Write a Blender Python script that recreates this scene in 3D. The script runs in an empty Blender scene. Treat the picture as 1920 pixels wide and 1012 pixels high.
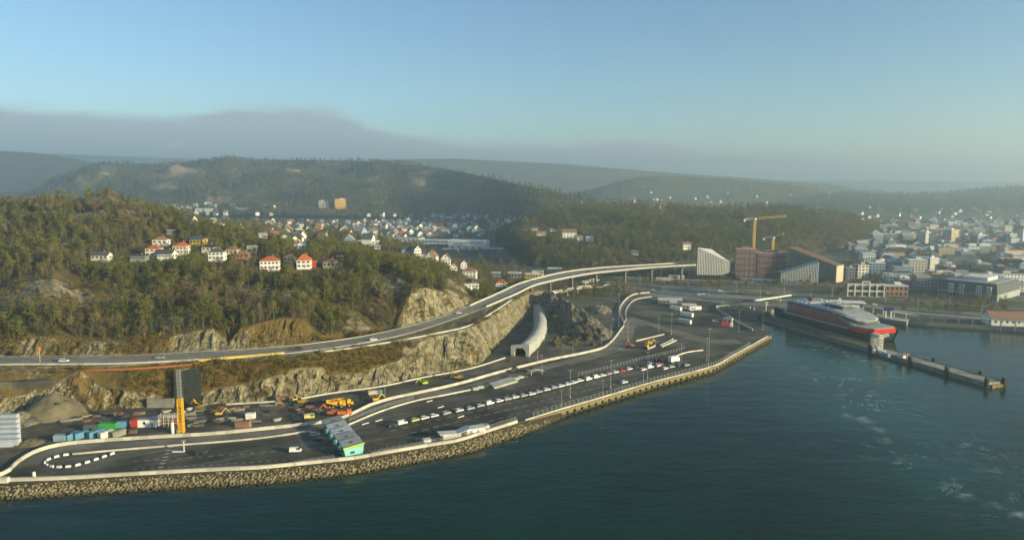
import bpy, math, random
import numpy as np
from mathutils import Vector, Matrix
S = bpy.context.scene
COL = S.collection
R = math.radians
rng = random.Random(7)
NR = np.random.RandomState(11)
# ------------------------------------------------------------------ camera
F, HOR, CAMZ = 1321.0, 345.0, 110.0            # focal length in 1920-px units, horizon row, flying height
PITCH = math.atan((506 - HOR) / F)
cam_d = bpy.data.cameras.new('camera'); cam = bpy.data.objects.new('camera', cam_d); COL.objects.link(cam)
cam_d.sensor_width = 36; cam_d.lens = 36 * F / 1920
cam_d.clip_start = 1; cam_d.clip_end = 40000
cam.location = (0, 0, CAMZ); cam.rotation_euler = (R(90) - PITCH, 0, 0)
S.camera = cam
# ------------------------------------------------------------------ light
SUN_AZ, SUN_EL = 117.0, 12.5                    # clockwise from +Y, degrees
S.view_settings.view_transform = 'Standard'; S.view_settings.look = 'None'
S.view_settings.gamma = 1.0; S.view_settings.use_curve_mapping = False
S.view_settings.exposure = 1.08
S.render.engine = 'CYCLES'
S.cycles.use_denoising = True; S.cycles.sample_clamp_indirect = 2.0; S.cycles.sample_clamp_direct = 12.0
S.cycles.max_bounces = 6; S.cycles.diffuse_bounces = 2; S.cycles.glossy_bounces = 2
S.cycles.transmission_bounces = 2; S.cycles.transparent_max_bounces = 6; S.cycles.volume_bounces = 1
S.cycles.caustics_reflective = False; S.cycles.caustics_refractive = False
W = bpy.data.worlds.new('World'); S.world = W; W.use_nodes = True
def build_world():
    nt = W.node_tree; N = nt.nodes; L = nt.links; N.clear()
    out = N.new('ShaderNodeOutputWorld'); bg = N.new('ShaderNodeBackground')
    sky = N.new('ShaderNodeTexSky'); sky.sky_type = 'NISHITA'; sky.sun_disc = False
    sky.sun_elevation = R(SUN_EL); sky.sun_rotation = R(SUN_AZ)
    sky.air_density = 1.0; sky.dust_density = 0.1; sky.ozone_density = 2.6; sky.altitude = 100
    tint = N.new('ShaderNodeMixRGB'); tint.blend_type = 'MULTIPLY'; tint.inputs[0].default_value = 1; tint.inputs[2].default_value = (.90, .975, .965, 1); L.new(sky.outputs[0], tint.inputs[1])   # white balance of the camera
    bg.inputs['Strength'].default_value = 0.083
    tc = N.new('ShaderNodeTexCoord'); sep = N.new('ShaderNodeSeparateXYZ')
    L.new(tc.outputs['Generated'], sep.inputs[0])
    at = N.new('ShaderNodeMath'); at.operation = 'ARCTAN2'; L.new(sep.outputs[0], at.inputs[0]); L.new(sep.outputs[1], at.inputs[1])
    mr = N.new('ShaderNodeMapRange'); mr.inputs[1].default_value = -math.pi; mr.inputs[2].default_value = math.pi
    L.new(at.outputs[0], mr.inputs[0])
    fc = N.new('ShaderNodeFloatCurve'); L.new(mr.outputs[0], fc.inputs[1])
    # height of the stratus bank (sine of elevation / 0.2) against the compass direction
    pts = [(0, .42), (.12, .36), (.22, .43), (.30, .45), (.36, .475), (.40, .45), (.425, .42), (.437, .475), (.449, .505), (.460, .50),
           (.467, .41), (.482, .325), (.5, .285), (.512, .29), (.525, .295), (.54, .25), (.56, .19), (.60, .13), (.68, .20), (.78, .30), (.9, .36), (1, .42)]
    cv = fc.mapping.curves[0]
    cv.points[0].location = pts[0]; cv.points[1].location = pts[-1]
    for p in pts[1:-1]: cv.points.new(*p)
    for p in cv.points: p.handle_type = 'AUTO_CLAMPED'
    fc.mapping.update()
    top = N.new('ShaderNodeMath'); top.operation = 'MULTIPLY'; top.inputs[1].default_value = 0.2; L.new(fc.outputs[0], top.inputs[0])
    cmb = N.new('ShaderNodeCombineXYZ'); m1 = N.new('ShaderNodeMath'); m1.operation = 'MULTIPLY'; m1.inputs[1].default_value = 9
    m2 = N.new('ShaderNodeMath'); m2.operation = 'MULTIPLY'; m2.inputs[1].default_value = 60
    L.new(at.outputs[0], m1.inputs[0]); L.new(sep.outputs[2], m2.inputs[0]); L.new(m1.outputs[0], cmb.inputs[0]); L.new(m2.outputs[0], cmb.inputs[1])
    nz = N.new('ShaderNodeTexNoise'); nz.inputs['Scale'].default_value = 1.0; nz.inputs['Detail'].default_value = 6; nz.inputs['Roughness'].default_value = .6
    L.new(cmb.outputs[0], nz.inputs['Vector'])
    ma = N.new('ShaderNodeMath'); ma.operation = 'MULTIPLY_ADD'; ma.inputs[1].default_value = 0.03; ma.inputs[2].default_value = -0.015
    L.new(nz.outputs[0], ma.inputs[0])
    su = N.new('ShaderNodeMath'); su.operation = 'SUBTRACT'; L.new(top.outputs[0], su.inputs[0]); L.new(sep.outputs[2], su.inputs[1])
    ad = N.new('ShaderNodeMath'); ad.operation = 'ADD'; L.new(su.outputs[0], ad.inputs[0]); L.new(ma.outputs[0], ad.inputs[1])
    ss = N.new('ShaderNodeMapRange'); ss.interpolation_type = 'SMOOTHSTEP'; ss.inputs[1].default_value = -0.006; ss.inputs[2].default_value = 0.012
    ss.inputs[4].default_value = 0.82
    L.new(ad.outputs[0], ss.inputs[0])
    # bank: mauve sunlit upper rim, greyer body
    cr = N.new('ShaderNodeMapRange'); cr.inputs[1].default_value = 0.0; cr.inputs[2].default_value = 0.035; L.new(ad.outputs[0], cr.inputs[0])
    cc = N.new('ShaderNodeMixRGB'); cc.inputs[1].default_value = (2.95, 3.05, 3.4, 1); cc.inputs[2].default_value = (2.45, 2.75, 3.0, 1)
    L.new(cr.outputs[0], cc.inputs[0])
    mx = N.new('ShaderNodeMixRGB'); L.new(ss.outputs[0], mx.inputs[0]); L.new(tint.outputs[0], mx.inputs[1]); L.new(cc.outputs[0], mx.inputs[2])
    L.new(mx.outputs[0], bg.inputs['Color']); L.new(bg.outputs[0], out.inputs['Surface'])
build_world()
sd = bpy.data.lights.new('sun', 'SUN'); so = bpy.data.objects.new('sun', sd); COL.objects.link(so)
sd.energy = 5.0; sd.angle = R(0.6); sd.color = (1.0, 0.82, 0.48)
sdir = Vector((math.cos(R(SUN_EL)) * math.sin(R(SUN_AZ)), math.cos(R(SUN_EL)) * math.cos(R(SUN_AZ)), math.sin(R(SUN_EL))))
so.rotation_euler = sdir.to_track_quat('Z', 'Y').to_euler(); so.location = (300, -200, 400)

# ------------------------------------------------------------------ helpers
CP, SP = math.cos(PITCH), math.sin(PITCH)
def ray(px, py):                                # (x/y, z/y) of a line of sight
    v = (506 - py) / F; Yd = CP + v * SP
    return (px - 960) / F / Yd, (-SP + v * CP) / Yd
def at(px, py, z=3.0):                          # map position of a surveyed point at height z
    a, b = ray(px, py); y = (z - CAMZ) / b
    return Vector((a * y, y, z))
def aty(px, py, y):
    a, b = ray(px, py)
    return Vector((a * y, y, CAMZ + b * y))
def pxm(y): return F / y                        # px (1920) per metre at depth y
def _hash(ix, iy, s):
    h = (ix.astype(np.int64) * 374761393 + iy.astype(np.int64) * 668265263 + s * 144665) & 0xffffffff
    h = ((h ^ (h >> 13)) * 1274126177) & 0xffffffff
    return ((h ^ (h >> 16)) & 0xffff) / 65535.0
def vn(x, y, s=0):
    x = np.asarray(x, float); y = np.asarray(y, float)
    ix = np.floor(x); iy = np.floor(y); fx = x - ix; fy = y - iy
    fx = fx * fx * (3 - 2 * fx); fy = fy * fy * (3 - 2 * fy)
    a = _hash(ix, iy, s); b = _hash(ix + 1, iy, s); c = _hash(ix, iy + 1, s); d = _hash(ix + 1, iy + 1, s)
    return (a * (1 - fx) + b * fx) * (1 - fy) + (c * (1 - fx) + d * fx) * fy
def fbm(x, y, o=4, s=0):
    v = 0; a = .5; t = 0
    for i in range(o):
        v = v + a * vn(np.asarray(x) * 2 ** i, np.asarray(y) * 2 ** i, s + i * 17); t += a; a *= .5
    return v / t * 2 - 1
KIDS = {}
def kid(parent, o):
    o.parent = parent
    if parent is not None: KIDS.setdefault(parent.name, []).append(o)
    return o
def mesh_obj(name, verts, faces, mats, parent=None, midx=None, smooth=False):
    me = bpy.data.meshes.new(name); me.from_pydata(verts, [], faces)
    for m in (mats if isinstance(mats, (list, tuple)) else [mats]): me.materials.append(m)
    if midx is not None: me.polygons.foreach_set('material_index', midx)
    if smooth: me.polygons.foreach_set('use_smooth', [True] * len(me.polygons))
    me.update()
    o = bpy.data.objects.new(name, me); COL.objects.link(o); kid(parent, o)
    return o
def tag(o, label=None, cat=None, group=None, kind=None):
    if label: o['label'] = label
    if cat: o['category'] = cat
    if group: o['group'] = group
    if kind: o['kind'] = kind
    return o
def thing(name, label, cat, loc=(0, 0, 0), rz=0.0, group=None):
    o = bpy.data.objects.new(name, None); COL.objects.link(o); o.empty_display_size = .5
    o.location = loc; o.rotation_euler = (0, 0, rz)
    return tag(o, label, cat, group)
def copy_tree(o, parent=None):
    c = o.copy(); COL.objects.link(c); kid(parent, c)
    for ch in KIDS.get(o.name, []): copy_tree(ch, c)
    return c
class MB:
    def __init__(s): s.v = []; s.f = []; s.m = []
    def add(s, vs, fs, m=0):
        n = len(s.v); s.v += [tuple(v) for v in vs]; s.f += [tuple(i + n for i in f) for f in fs]; s.m += [m] * len(fs); return s
    def box(s, cx, cy, z0, sx, sy, sz, rz=0.0, m=0, top=1.0):
        c, d = math.cos(rz), math.sin(rz); vs = []
        for z, k in ((z0, 1.0), (z0 + sz, top)):
            for a, b in ((-1, -1), (1, -1), (1, 1), (-1, 1)):
                x, y = a * sx / 2 * k, b * sy / 2 * k; vs.append((cx + x * c - y * d, cy + x * d + y * c, z))
        return s.add(vs, [(3, 2, 1, 0), (4, 5, 6, 7), (0, 1, 5, 4), (1, 2, 6, 5), (2, 3, 7, 6), (3, 0, 4, 7)], m)
    def bar(s, p, q, w, h, m=0):                # box beam from p to q, cross section w (sideways) x h
        p, q = Vector(p), Vector(q); d = (q - p).normalized()
        up = Vector((0, 0, 1)) if abs(d.z) < .9 else Vector((0, 1, 0))
        r = d.cross(up).normalized() * w / 2; u = r.cross(d).normalized() * h / 2
        vs = [p - r - u, p + r - u, p + r + u, p - r + u, q - r - u, q + r - u, q + r + u, q - r + u]
        return s.add(vs, [(0, 1, 2, 3), (7, 6, 5, 4), (0, 4, 5, 1), (1, 5, 6, 2), (2, 6, 7, 3), (3, 7, 4, 0)], m)
    def prism(s, poly, z0, z1, m=0):
        n = len(poly); vs = [(p[0], p[1], z0) for p in poly] + [(p[0], p[1], z1) for p in poly]
        return s.add(vs, [tuple(range(n - 1, -1, -1)), tuple(range(n, 2 * n))] + [(i, (i + 1) % n, n + (i + 1) % n, n + i) for i in range(n)], m)
    def tube(s, pts, rad, n=8, m=0, cap=True):
        P = [Vector(p) for p in pts]; rs = rad if isinstance(rad, (list, tuple)) else [rad] * len(P); vs = []
        for i, p in enumerate(P):
            d = (P[min(i + 1, len(P) - 1)] - P[max(i - 1, 0)]).normalized()
            up = Vector((0, 0, 1)) if abs(d.z) < .9 else Vector((1, 0, 0))
            r = d.cross(up).normalized(); u = r.cross(d)
            for k in range(n):
                a = 2 * math.pi * k / n; vs.append(p + (r * math.cos(a) + u * math.sin(a)) * rs[i])
        fs = [(i * n + k, i * n + (k + 1) % n, (i + 1) * n + (k + 1) % n, (i + 1) * n + k) for i in range(len(P) - 1) for k in range(n)]
        if cap: fs += [tuple(range(n - 1, -1, -1)), tuple((len(P) - 1) * n + k for k in range(n))]
        return s.add(vs, fs, m)
    def ball(s, c, r, n=8, m=0, sz=1.0):
        vs = [(c[0], c[1], c[2] - r * sz)]
        k = n // 2
        for i in range(1, k):
            a = -math.pi / 2 + math.pi * i / k
            for j in range(n):
                b = 2 * math.pi * j / n; vs.append((c[0] + r * math.cos(a) * math.cos(b), c[1] + r * math.cos(a) * math.sin(b), c[2] + r * sz * math.sin(a)))
        vs.append((c[0], c[1], c[2] + r * sz)); t = len(vs) - 1; fs = []
        for j in range(n): fs.append((0, 1 + (j + 1) % n, 1 + j)); fs.append((t, 1 + (k - 2) * n + j, 1 + (k - 2) * n + (j + 1) % n))
        for i in range(k - 2):
            for j in range(n): fs.append((1 + i * n + j, 1 + i * n + (j + 1) % n, 1 + (i + 1) * n + (j + 1) % n, 1 + (i + 1) * n + j))
        return s.add(vs, fs, m)
    def build(s, name, mats, parent=None, smooth=False):
        return mesh_obj(name, s.v, s.f, mats, parent, s.m, smooth)
def resample(pts, step):
    P = [Vector(p) for p in pts]; out = [P[0]]; acc = 0.0
    for a, b in zip(P, P[1:]):
        L = (b - a).length; t = step - acc
        while t <= L:
            out.append(a + (b - a) * (t / L)); t += step
        acc = (acc + L) % step if True else 0
        acc = L - (t - step)
    return out
def smooth_line(pts, n=6):                       # Catmull-Rom through the points
    P = [Vector(p) for p in pts]; P = [P[0] * 2 - P[1]] + P + [P[-1] * 2 - P[-2]]; out = []
    for i in range(1, len(P) - 2):
        for k in range(n):
            t = k / n; a, b, c, d = P[i - 1], P[i], P[i + 1], P[i + 2]
            out.append(.5 * ((2 * b) + (c - a) * t + (2 * a - 5 * b + 4 * c - d) * t * t + (3 * b - a - 3 * c + d) * t ** 3))
    out.append(P[-2]); return out
# ------------------------------------------------------------------ materials
def mat(name, c1, c2=None, scale=.3, rough=.85, bump=0.0, bscale=None, metal=0.0, spec=.3, detail=4, rnd=0.0, stretch=None, c3=None, emit=None):
    m = bpy.data.materials.new(name); m.use_nodes = True; nt = m.node_tree; N = nt.nodes; L = nt.links
    b = N['Principled BSDF']; b.inputs['Roughness'].default_value = rough; b.inputs['Metallic'].default_value = metal
    b.inputs['Specular IOR Level'].default_value = spec
    col = None
    tc = N.new('ShaderNodeTexCoord'); vec = tc.outputs['Object']
    if stretch:
        mp = N.new('ShaderNodeMapping'); mp.inputs['Scale'].default_value = stretch; L.new(vec, mp.inputs[0]); vec = mp.outputs[0]
    if c2 is not None:
        nz = N.new('ShaderNodeTexNoise'); nz.inputs['Scale'].default_value = scale; nz.inputs['Detail'].default_value = detail; nz.inputs['Roughness'].default_value = .62
        L.new(vec, nz.inputs['Vector'])
        rp = N.new('ShaderNodeValToRGB'); e = rp.color_ramp.elements
        e[0].position = .36; e[0].color = (*c1, 1); e[1].position = .64; e[1].color = (*c2, 1)
        if c3 is not None: x = e.new(.5); x.color = (*c3, 1)
        L.new(nz.outputs[0], rp.inputs[0]); col = rp.outputs[0]
    else:
        b.inputs['Base Color'].default_value = (*c1, 1)
    if rnd:
        oi = N.new('ShaderNodeObjectInfo'); mr = N.new('ShaderNodeMapRange'); mr.inputs[3].default_value = 1 - rnd; mr.inputs[4].default_value = 1 + rnd
        L.new(oi.outputs['Random'], mr.inputs[0])
        mu = N.new('ShaderNodeMixRGB'); mu.blend_type = 'MULTIPLY'; mu.inputs[0].default_value = 1
        if col: L.new(col, mu.inputs[1])
        else: mu.inputs[1].default_value = (*c1, 1)
        L.new(mr.outputs[0], mu.inputs[2]); col = mu.outputs[0]
    if col: L.new(col, b.inputs['Base Color'])
    if bump:
        n2 = N.new('ShaderNodeTexNoise'); n2.inputs['Scale'].default_value = bscale or scale * 4; n2.inputs['Detail'].default_value = 5
        L.new(vec, n2.inputs['Vector']); bp = N.new('ShaderNodeBump'); bp.inputs['Strength'].default_value = 1; bp.inputs['Distance'].default_value = bump
        L.new(n2.outputs[0], bp.inputs['Height']); L.new(bp.outputs[0], b.inputs['Normal'])
    if emit: b.inputs['Emission Color'].default_value = (*emit, 1); b.inputs['Emission Strength'].default_value = 1
    return m
M = {}
M['asphalt_plain'] = mat('asphalt', (.040, .044, .038), (.092, .090, .072), .05, .9, .05, 2, detail=9, stretch=(.45, 1.6, 1))
M['asphalt_worn'] = mat('asphalt_worn', (.11, .11, .092), (.215, .20, .16), .07, .9, .05, 2, detail=8)
M['road'] = mat('road', (.16, .162, .148), (.24, .232, .20), .08, .9, .03, 2)
def asphalt_mat():
    m = bpy.data.materials.new('asphalt'); m.use_nodes = True; nt = m.node_tree; N = nt.nodes; L = nt.links; b = N['Principled BSDF']; b.inputs['Roughness'].default_value = .88; b.inputs['Specular IOR Level'].default_value = .155
    tc = N.new('ShaderNodeTexCoord'); mp = N.new('ShaderNodeMapping'); mp.inputs['Rotation'].default_value = (0, 0, R(-28)); L.new(tc.outputs['Object'], mp.inputs[0])
    def noise(sc, st, det=8, ro=.65):
        q = N.new('ShaderNodeMapping'); q.inputs['Scale'].default_value = st; L.new(mp.outputs[0], q.inputs[0]); n = N.new('ShaderNodeTexNoise'); n.inputs['Scale'].default_value = sc; n.inputs['Detail'].default_value = det; n.inputs['Roughness'].default_value = ro; L.new(q.outputs[0], n.inputs['Vector']); return n.outputs[0]
    def rng_(f, a, z, lo, hi):
        r = N.new('ShaderNodeMapRange'); r.inputs[1].default_value = a; r.inputs[2].default_value = z; r.inputs[3].default_value = lo; r.inputs[4].default_value = hi; L.new(f, r.inputs[0]); return r.outputs[0]
    def mul(a, c):
        x = N.new('ShaderNodeMath'); x.operation = 'MULTIPLY'; L.new(a, x.inputs[0]); L.new(c, x.inputs[1]); return x.outputs[0]
    streak = rng_(noise(.5, (.05, 1.0, 1), 6), .35, .66, .58, 1.45)      # tyre tracks along the lanes
    patch = rng_(noise(.03, (1, 1, 1), 9), .38, .62, .55, 1.6)          # resurfaced and stained areas
    vo = N.new('ShaderNodeTexVoronoi'); vo.inputs['Scale'].default_value = .045; vo.distance = 'CHEBYCHEV'; L.new(mp.outputs[0], vo.inputs['Vector'])
    sp = N.new('ShaderNodeSeparateXYZ'); L.new(vo.outputs['Color'], sp.inputs[0]); cell = rng_(sp.outputs[0], 0, 1, .85, 1.18)
    oil = rng_(noise(.35, (1, 1, 1), 5, .75), .62, .74, 1.0, .55)
    f = mul(mul(mul(streak, patch), cell), oil); mx = N.new('ShaderNodeMixRGB'); mx.blend_type = 'MULTIPLY'; mx.inputs[0].default_value = 1; mx.inputs[1].default_value = (.076, .075, .059, 1); L.new(f, mx.inputs[2]); L.new(mx.outputs[0], b.inputs['Base Color']); return m
M['asphalt'] = asphalt_mat()
M['gravel'] = mat('gravel', (.040, .042, .036), (.17, .145, .10), .07, .95, .4, .8, detail=10, c3=(.085, .08, .06))
M['town_ground'] = mat('town_ground', (.045, .06, .032), (.15, .14, .11), .02, .95, .3, .3, detail=10, c3=(.075, .075, .05))
M['concrete'] = mat('concrete', (.40, .39, .34), (.56, .54, .47), .5, .85, .02, 3, rnd=.1)
M['concrete_white'] = mat('concrete_white', (.40, .385, .33), (.54, .52, .45), .35, .8, .02, 3, rnd=.2)
M['concrete_dark'] = mat('concrete_dark', (.16, .16, .14), (.27, .26, .22), .3, .9, .03, 2)
M['quay_stone'] = mat('quay_stone', (.10, .085, .035), (.27, .23, .12), .35, .9, .1, 2, detail=8)
M['white'] = mat('white_paint', (.78, .77, .73), (.68, .68, .65), .4, .55, rnd=.06)
M['offwhite'] = mat('offwhite_render', (.66, .63, .54), (.58, .55, .48), .4, .8, rnd=.12)
M['cream'] = mat('cream_render', (.60, .52, .34), (.52, .45, .30), .4, .8)
M['yellow_wall'] = mat('yellow_boards', (.62, .42, .08), (.52, .34, .07), .6, .75)
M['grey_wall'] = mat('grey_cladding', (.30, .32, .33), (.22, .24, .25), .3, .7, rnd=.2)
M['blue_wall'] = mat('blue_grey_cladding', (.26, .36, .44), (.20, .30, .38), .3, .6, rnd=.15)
M['brick'] = mat('brick', (.22, .11, .075), (.30, .17, .12), .6, .9)
M['beige_wall'] = mat('beige_wall', (.52, .44, .32), (.46, .39, .29), .4, .8, rnd=.1)
M['teal_panel'] = mat('teal_panel', (.20, .50, .47), (.26, .58, .54), .8, .5)
M['lime'] = mat('lime_edge', (.45, .60, .03), None, 1, .5)
M['glass'] = mat('window_glass', (.025, .035, .04), None, 1, .08, spec=.6)
M['glass_blue'] = mat('facade_glass', (.05, .09, .10), (.09, .13, .13), .15, .12, spec=.7)
M['roof_red'] = mat('red_tiles', (.46, .12, .035), (.34, .085, .03), 1.2, .75, .04, 5, rnd=.2)
M['roof_brown'] = mat('brown_tiles', (.20, .11, .07), (.26, .15, .09), 1.2, .8, .04, 5, rnd=.2)
M['roof_dark'] = mat('dark_slate', (.045, .055, .06), (.085, .095, .10), 1.0, .65, .04, 5, rnd=.25)
M['roof_grey'] = mat('grey_roof_felt', (.26, .28, .29), (.38, .39, .39), .12, .8, rnd=.25)
M['roof_pale'] = mat('pale_roof_sheet', (.50, .51, .50), (.60, .60, .58), .12, .6, rnd=.15)
M['steel'] = mat('galvanised_steel', (.42, .43, .42), (.52, .52, .50), 2, .45, metal=.6)
M['steel_dark'] = mat('dark_steel', (.05, .06, .06), (.09, .095, .09), 1, .6)
M['black'] = mat('black_rubber', (.018, .018, .018), None, 1, .8)
M['yellow'] = mat('machine_yellow', (.72, .42, .02), (.60, .34, .02), 1, .5)
M['crane_yellow'] = mat('crane_yellow', (.60, .40, .10), (.52, .34, .08), 1, .55)
M['orange'] = mat('orange_paint', (.58, .15, .03), None, 1, .5)
M['net_orange'] = mat('faded_orange_net', (.36, .12, .045), (.26, .10, .04), .8, .8)
M['red'] = mat('red_paint', (.42, .045, .03), (.34, .04, .03), 1, .55)
M['blue'] = mat('container_blue', (.07, .21, .33), (.11, .27, .39), .8, .6)
M['cabin_blue'] = mat('cabin_pale_blue', (.33, .37, .43), (.42, .46, .52), .6, .6, rnd=.1)
M['green'] = mat('container_green', (.035, .30, .05), (.05, .34, .07), .8, .5)
M['hivis'] = mat('hivis_green', (.45, .62, .02), None, 1, .6)
M['wood'] = mat('timber', (.30, .22, .12), (.40, .31, .18), .6, .85)
M['paint_white'] = mat('road_paint', (.70, .69, .64), None, 1, .7)
M['paint_yellow'] = mat('yellow_line', (.62, .46, .10), None, 1, .7)
M['bark'] = mat('bark', (.10, .08, .06), (.20, .16, .12), 1.5, .95, rnd=.25)
M['birch_bark'] = mat('birch_bark', (.24, .21, .16), (.09, .075, .055), 1.2, .9, rnd=.4)
def leaf_mat(name, a, b, rnd=.35, tr=.25):
    m = mat(name, a, b, .35, .8, rnd=rnd, spec=.15); nt = m.node_tree; N = nt.nodes; L = nt.links
    bs = N['Principled BSDF']; out = N['Material Output']
    t = N.new('ShaderNodeBsdfTranslucent'); src = bs.inputs['Base Color'].links[0].from_socket; L.new(src, t.inputs[0])
    mx = N.new('ShaderNodeMixShader'); mx.inputs[0].default_value = tr
    L.new(bs.outputs[0], mx.inputs[1]); L.new(t.outputs[0], mx.inputs[2]); L.new(mx.outputs[0], out.inputs[0]); return m
M['needles'] = leaf_mat('pine_needles', (.085, .098, .018), (.170, .168, .032))
M['spruce'] = leaf_mat('spruce_needles', (.045, .070, .020), (.080, .100, .028))
M['twigs'] = leaf_mat('bare_twigs', (.12, .100, .038), (.215, .168, .064), .45)
M['shrub'] = leaf_mat('heath_scrub', (.10, .10, .024), (.24, .16, .035), .6)
def terrain_mat(name, rock1, rock2, soil1, soil2, rscale=.12, vert=True, mixs=.09):
    m = bpy.data.materials.new(name); m.use_nodes = True; nt = m.node_tree; N = nt.nodes; L = nt.links
    b = N['Principled BSDF']; b.inputs['Roughness'].default_value = .95; b.inputs['Specular IOR Level'].default_value = .15
    tc = N.new('ShaderNodeTexCoord')
    mp = N.new('ShaderNodeMapping'); mp.inputs['Scale'].default_value = (1, 1, .5 if vert else 1); L.new(tc.outputs['Object'], mp.inputs[0])
    def noise(vec, sc, det=6, ro=.65):
        n = N.new('ShaderNodeTexNoise'); n.inputs['Scale'].default_value = sc; n.inputs['Detail'].default_value = det; n.inputs['Roughness'].default_value = ro
        L.new(vec, n.inputs['Vector']); return n.outputs[0]
    def ramp(f, c1, c2, a=.38, z=.62):
        r = N.new('ShaderNodeValToRGB'); e = r.color_ramp.elements; e[0].position = a; e[0].color = (*c1, 1); e[1].position = z; e[1].color = (*c2, 1)
        L.new(f, r.inputs[0]); return r.outputs[0]
    vo = N.new('ShaderNodeTexVoronoi'); vo.feature = 'DISTANCE_TO_EDGE'; vo.inputs['Scale'].default_value = rscale * 2.2; L.new(mp.outputs[0], vo.inputs['Vector'])
    rk = ramp(noise(mp.outputs[0], rscale, 8, .7), rock1, rock2)
    ck = N.new('ShaderNodeMapRange'); ck.inputs[1].default_value = 0; ck.inputs[2].default_value = .09; ck.inputs[3].default_value = .62; L.new(vo.outputs[0], ck.inputs[0]); ck.inputs[3].default_value = .38
    mu = N.new('ShaderNodeMixRGB'); mu.blend_type = 'MULTIPLY'; mu.inputs[0].default_value = 1; L.new(rk, mu.inputs[1]); L.new(ck.outputs[0], mu.inputs[2])
    so_ = ramp(noise(tc.outputs['Object'], .06, 9, .7), soil1, soil2, .35, .65)
    a = N.new('ShaderNodeAttribute'); a.attribute_name = 'rock'
    rn = N.new('ShaderNodeMath'); rn.operation = 'MULTIPLY_ADD'; rn.inputs[1].default_value = 1.1; rn.inputs[2].default_value = -.55
    L.new(noise(tc.outputs['Object'], mixs, 7, .7), rn.inputs[0])
    ra = N.new('ShaderNodeMath'); ra.operation = 'ADD'; L.new(a.outputs['Fac'], ra.inputs[0]); L.new(rn.outputs[0], ra.inputs[1])
    rs = N.new('ShaderNodeMapRange'); rs.interpolation_type = 'SMOOTHSTEP'; rs.inputs[1].default_value = .42; rs.inputs[2].default_value = .58; L.new(ra.outputs[0], rs.inputs[0])
    mx = N.new('ShaderNodeMixRGB'); L.new(rs.outputs[0], mx.inputs[0]); L.new(so_, mx.inputs[1]); L.new(mu.outputs[0], mx.inputs[2])
    L.new(mx.outputs[0], b.inputs['Base Color'])
    bp = N.new('ShaderNodeBump'); bp.inputs['Distance'].default_value = 1.4; bp.inputs['Strength'].default_value = .9
    L.new(noise(mp.outputs[0], rscale * 2.5, 8, .7), bp.inputs['Height']); L.new(bp.outputs[0], b.inputs['Normal'])
    return m
M['hill'] = terrain_mat('hillside', (.13, .11, .07), (.34, .30, .20), (.05, .048, .020), (.15, .115, .042))
M['cut'] = terrain_mat('rock_cut', (.095, .085, .05), (.36, .32, .20), (.075, .062, .022), (.17, .11, .032), .22, mixs=.3)
M['far_hill'] = terrain_mat('wooded_hill', (.15, .12, .075), (.29, .24, .16), (.045, .052, .022), (.10, .092, .036), .03)
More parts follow.
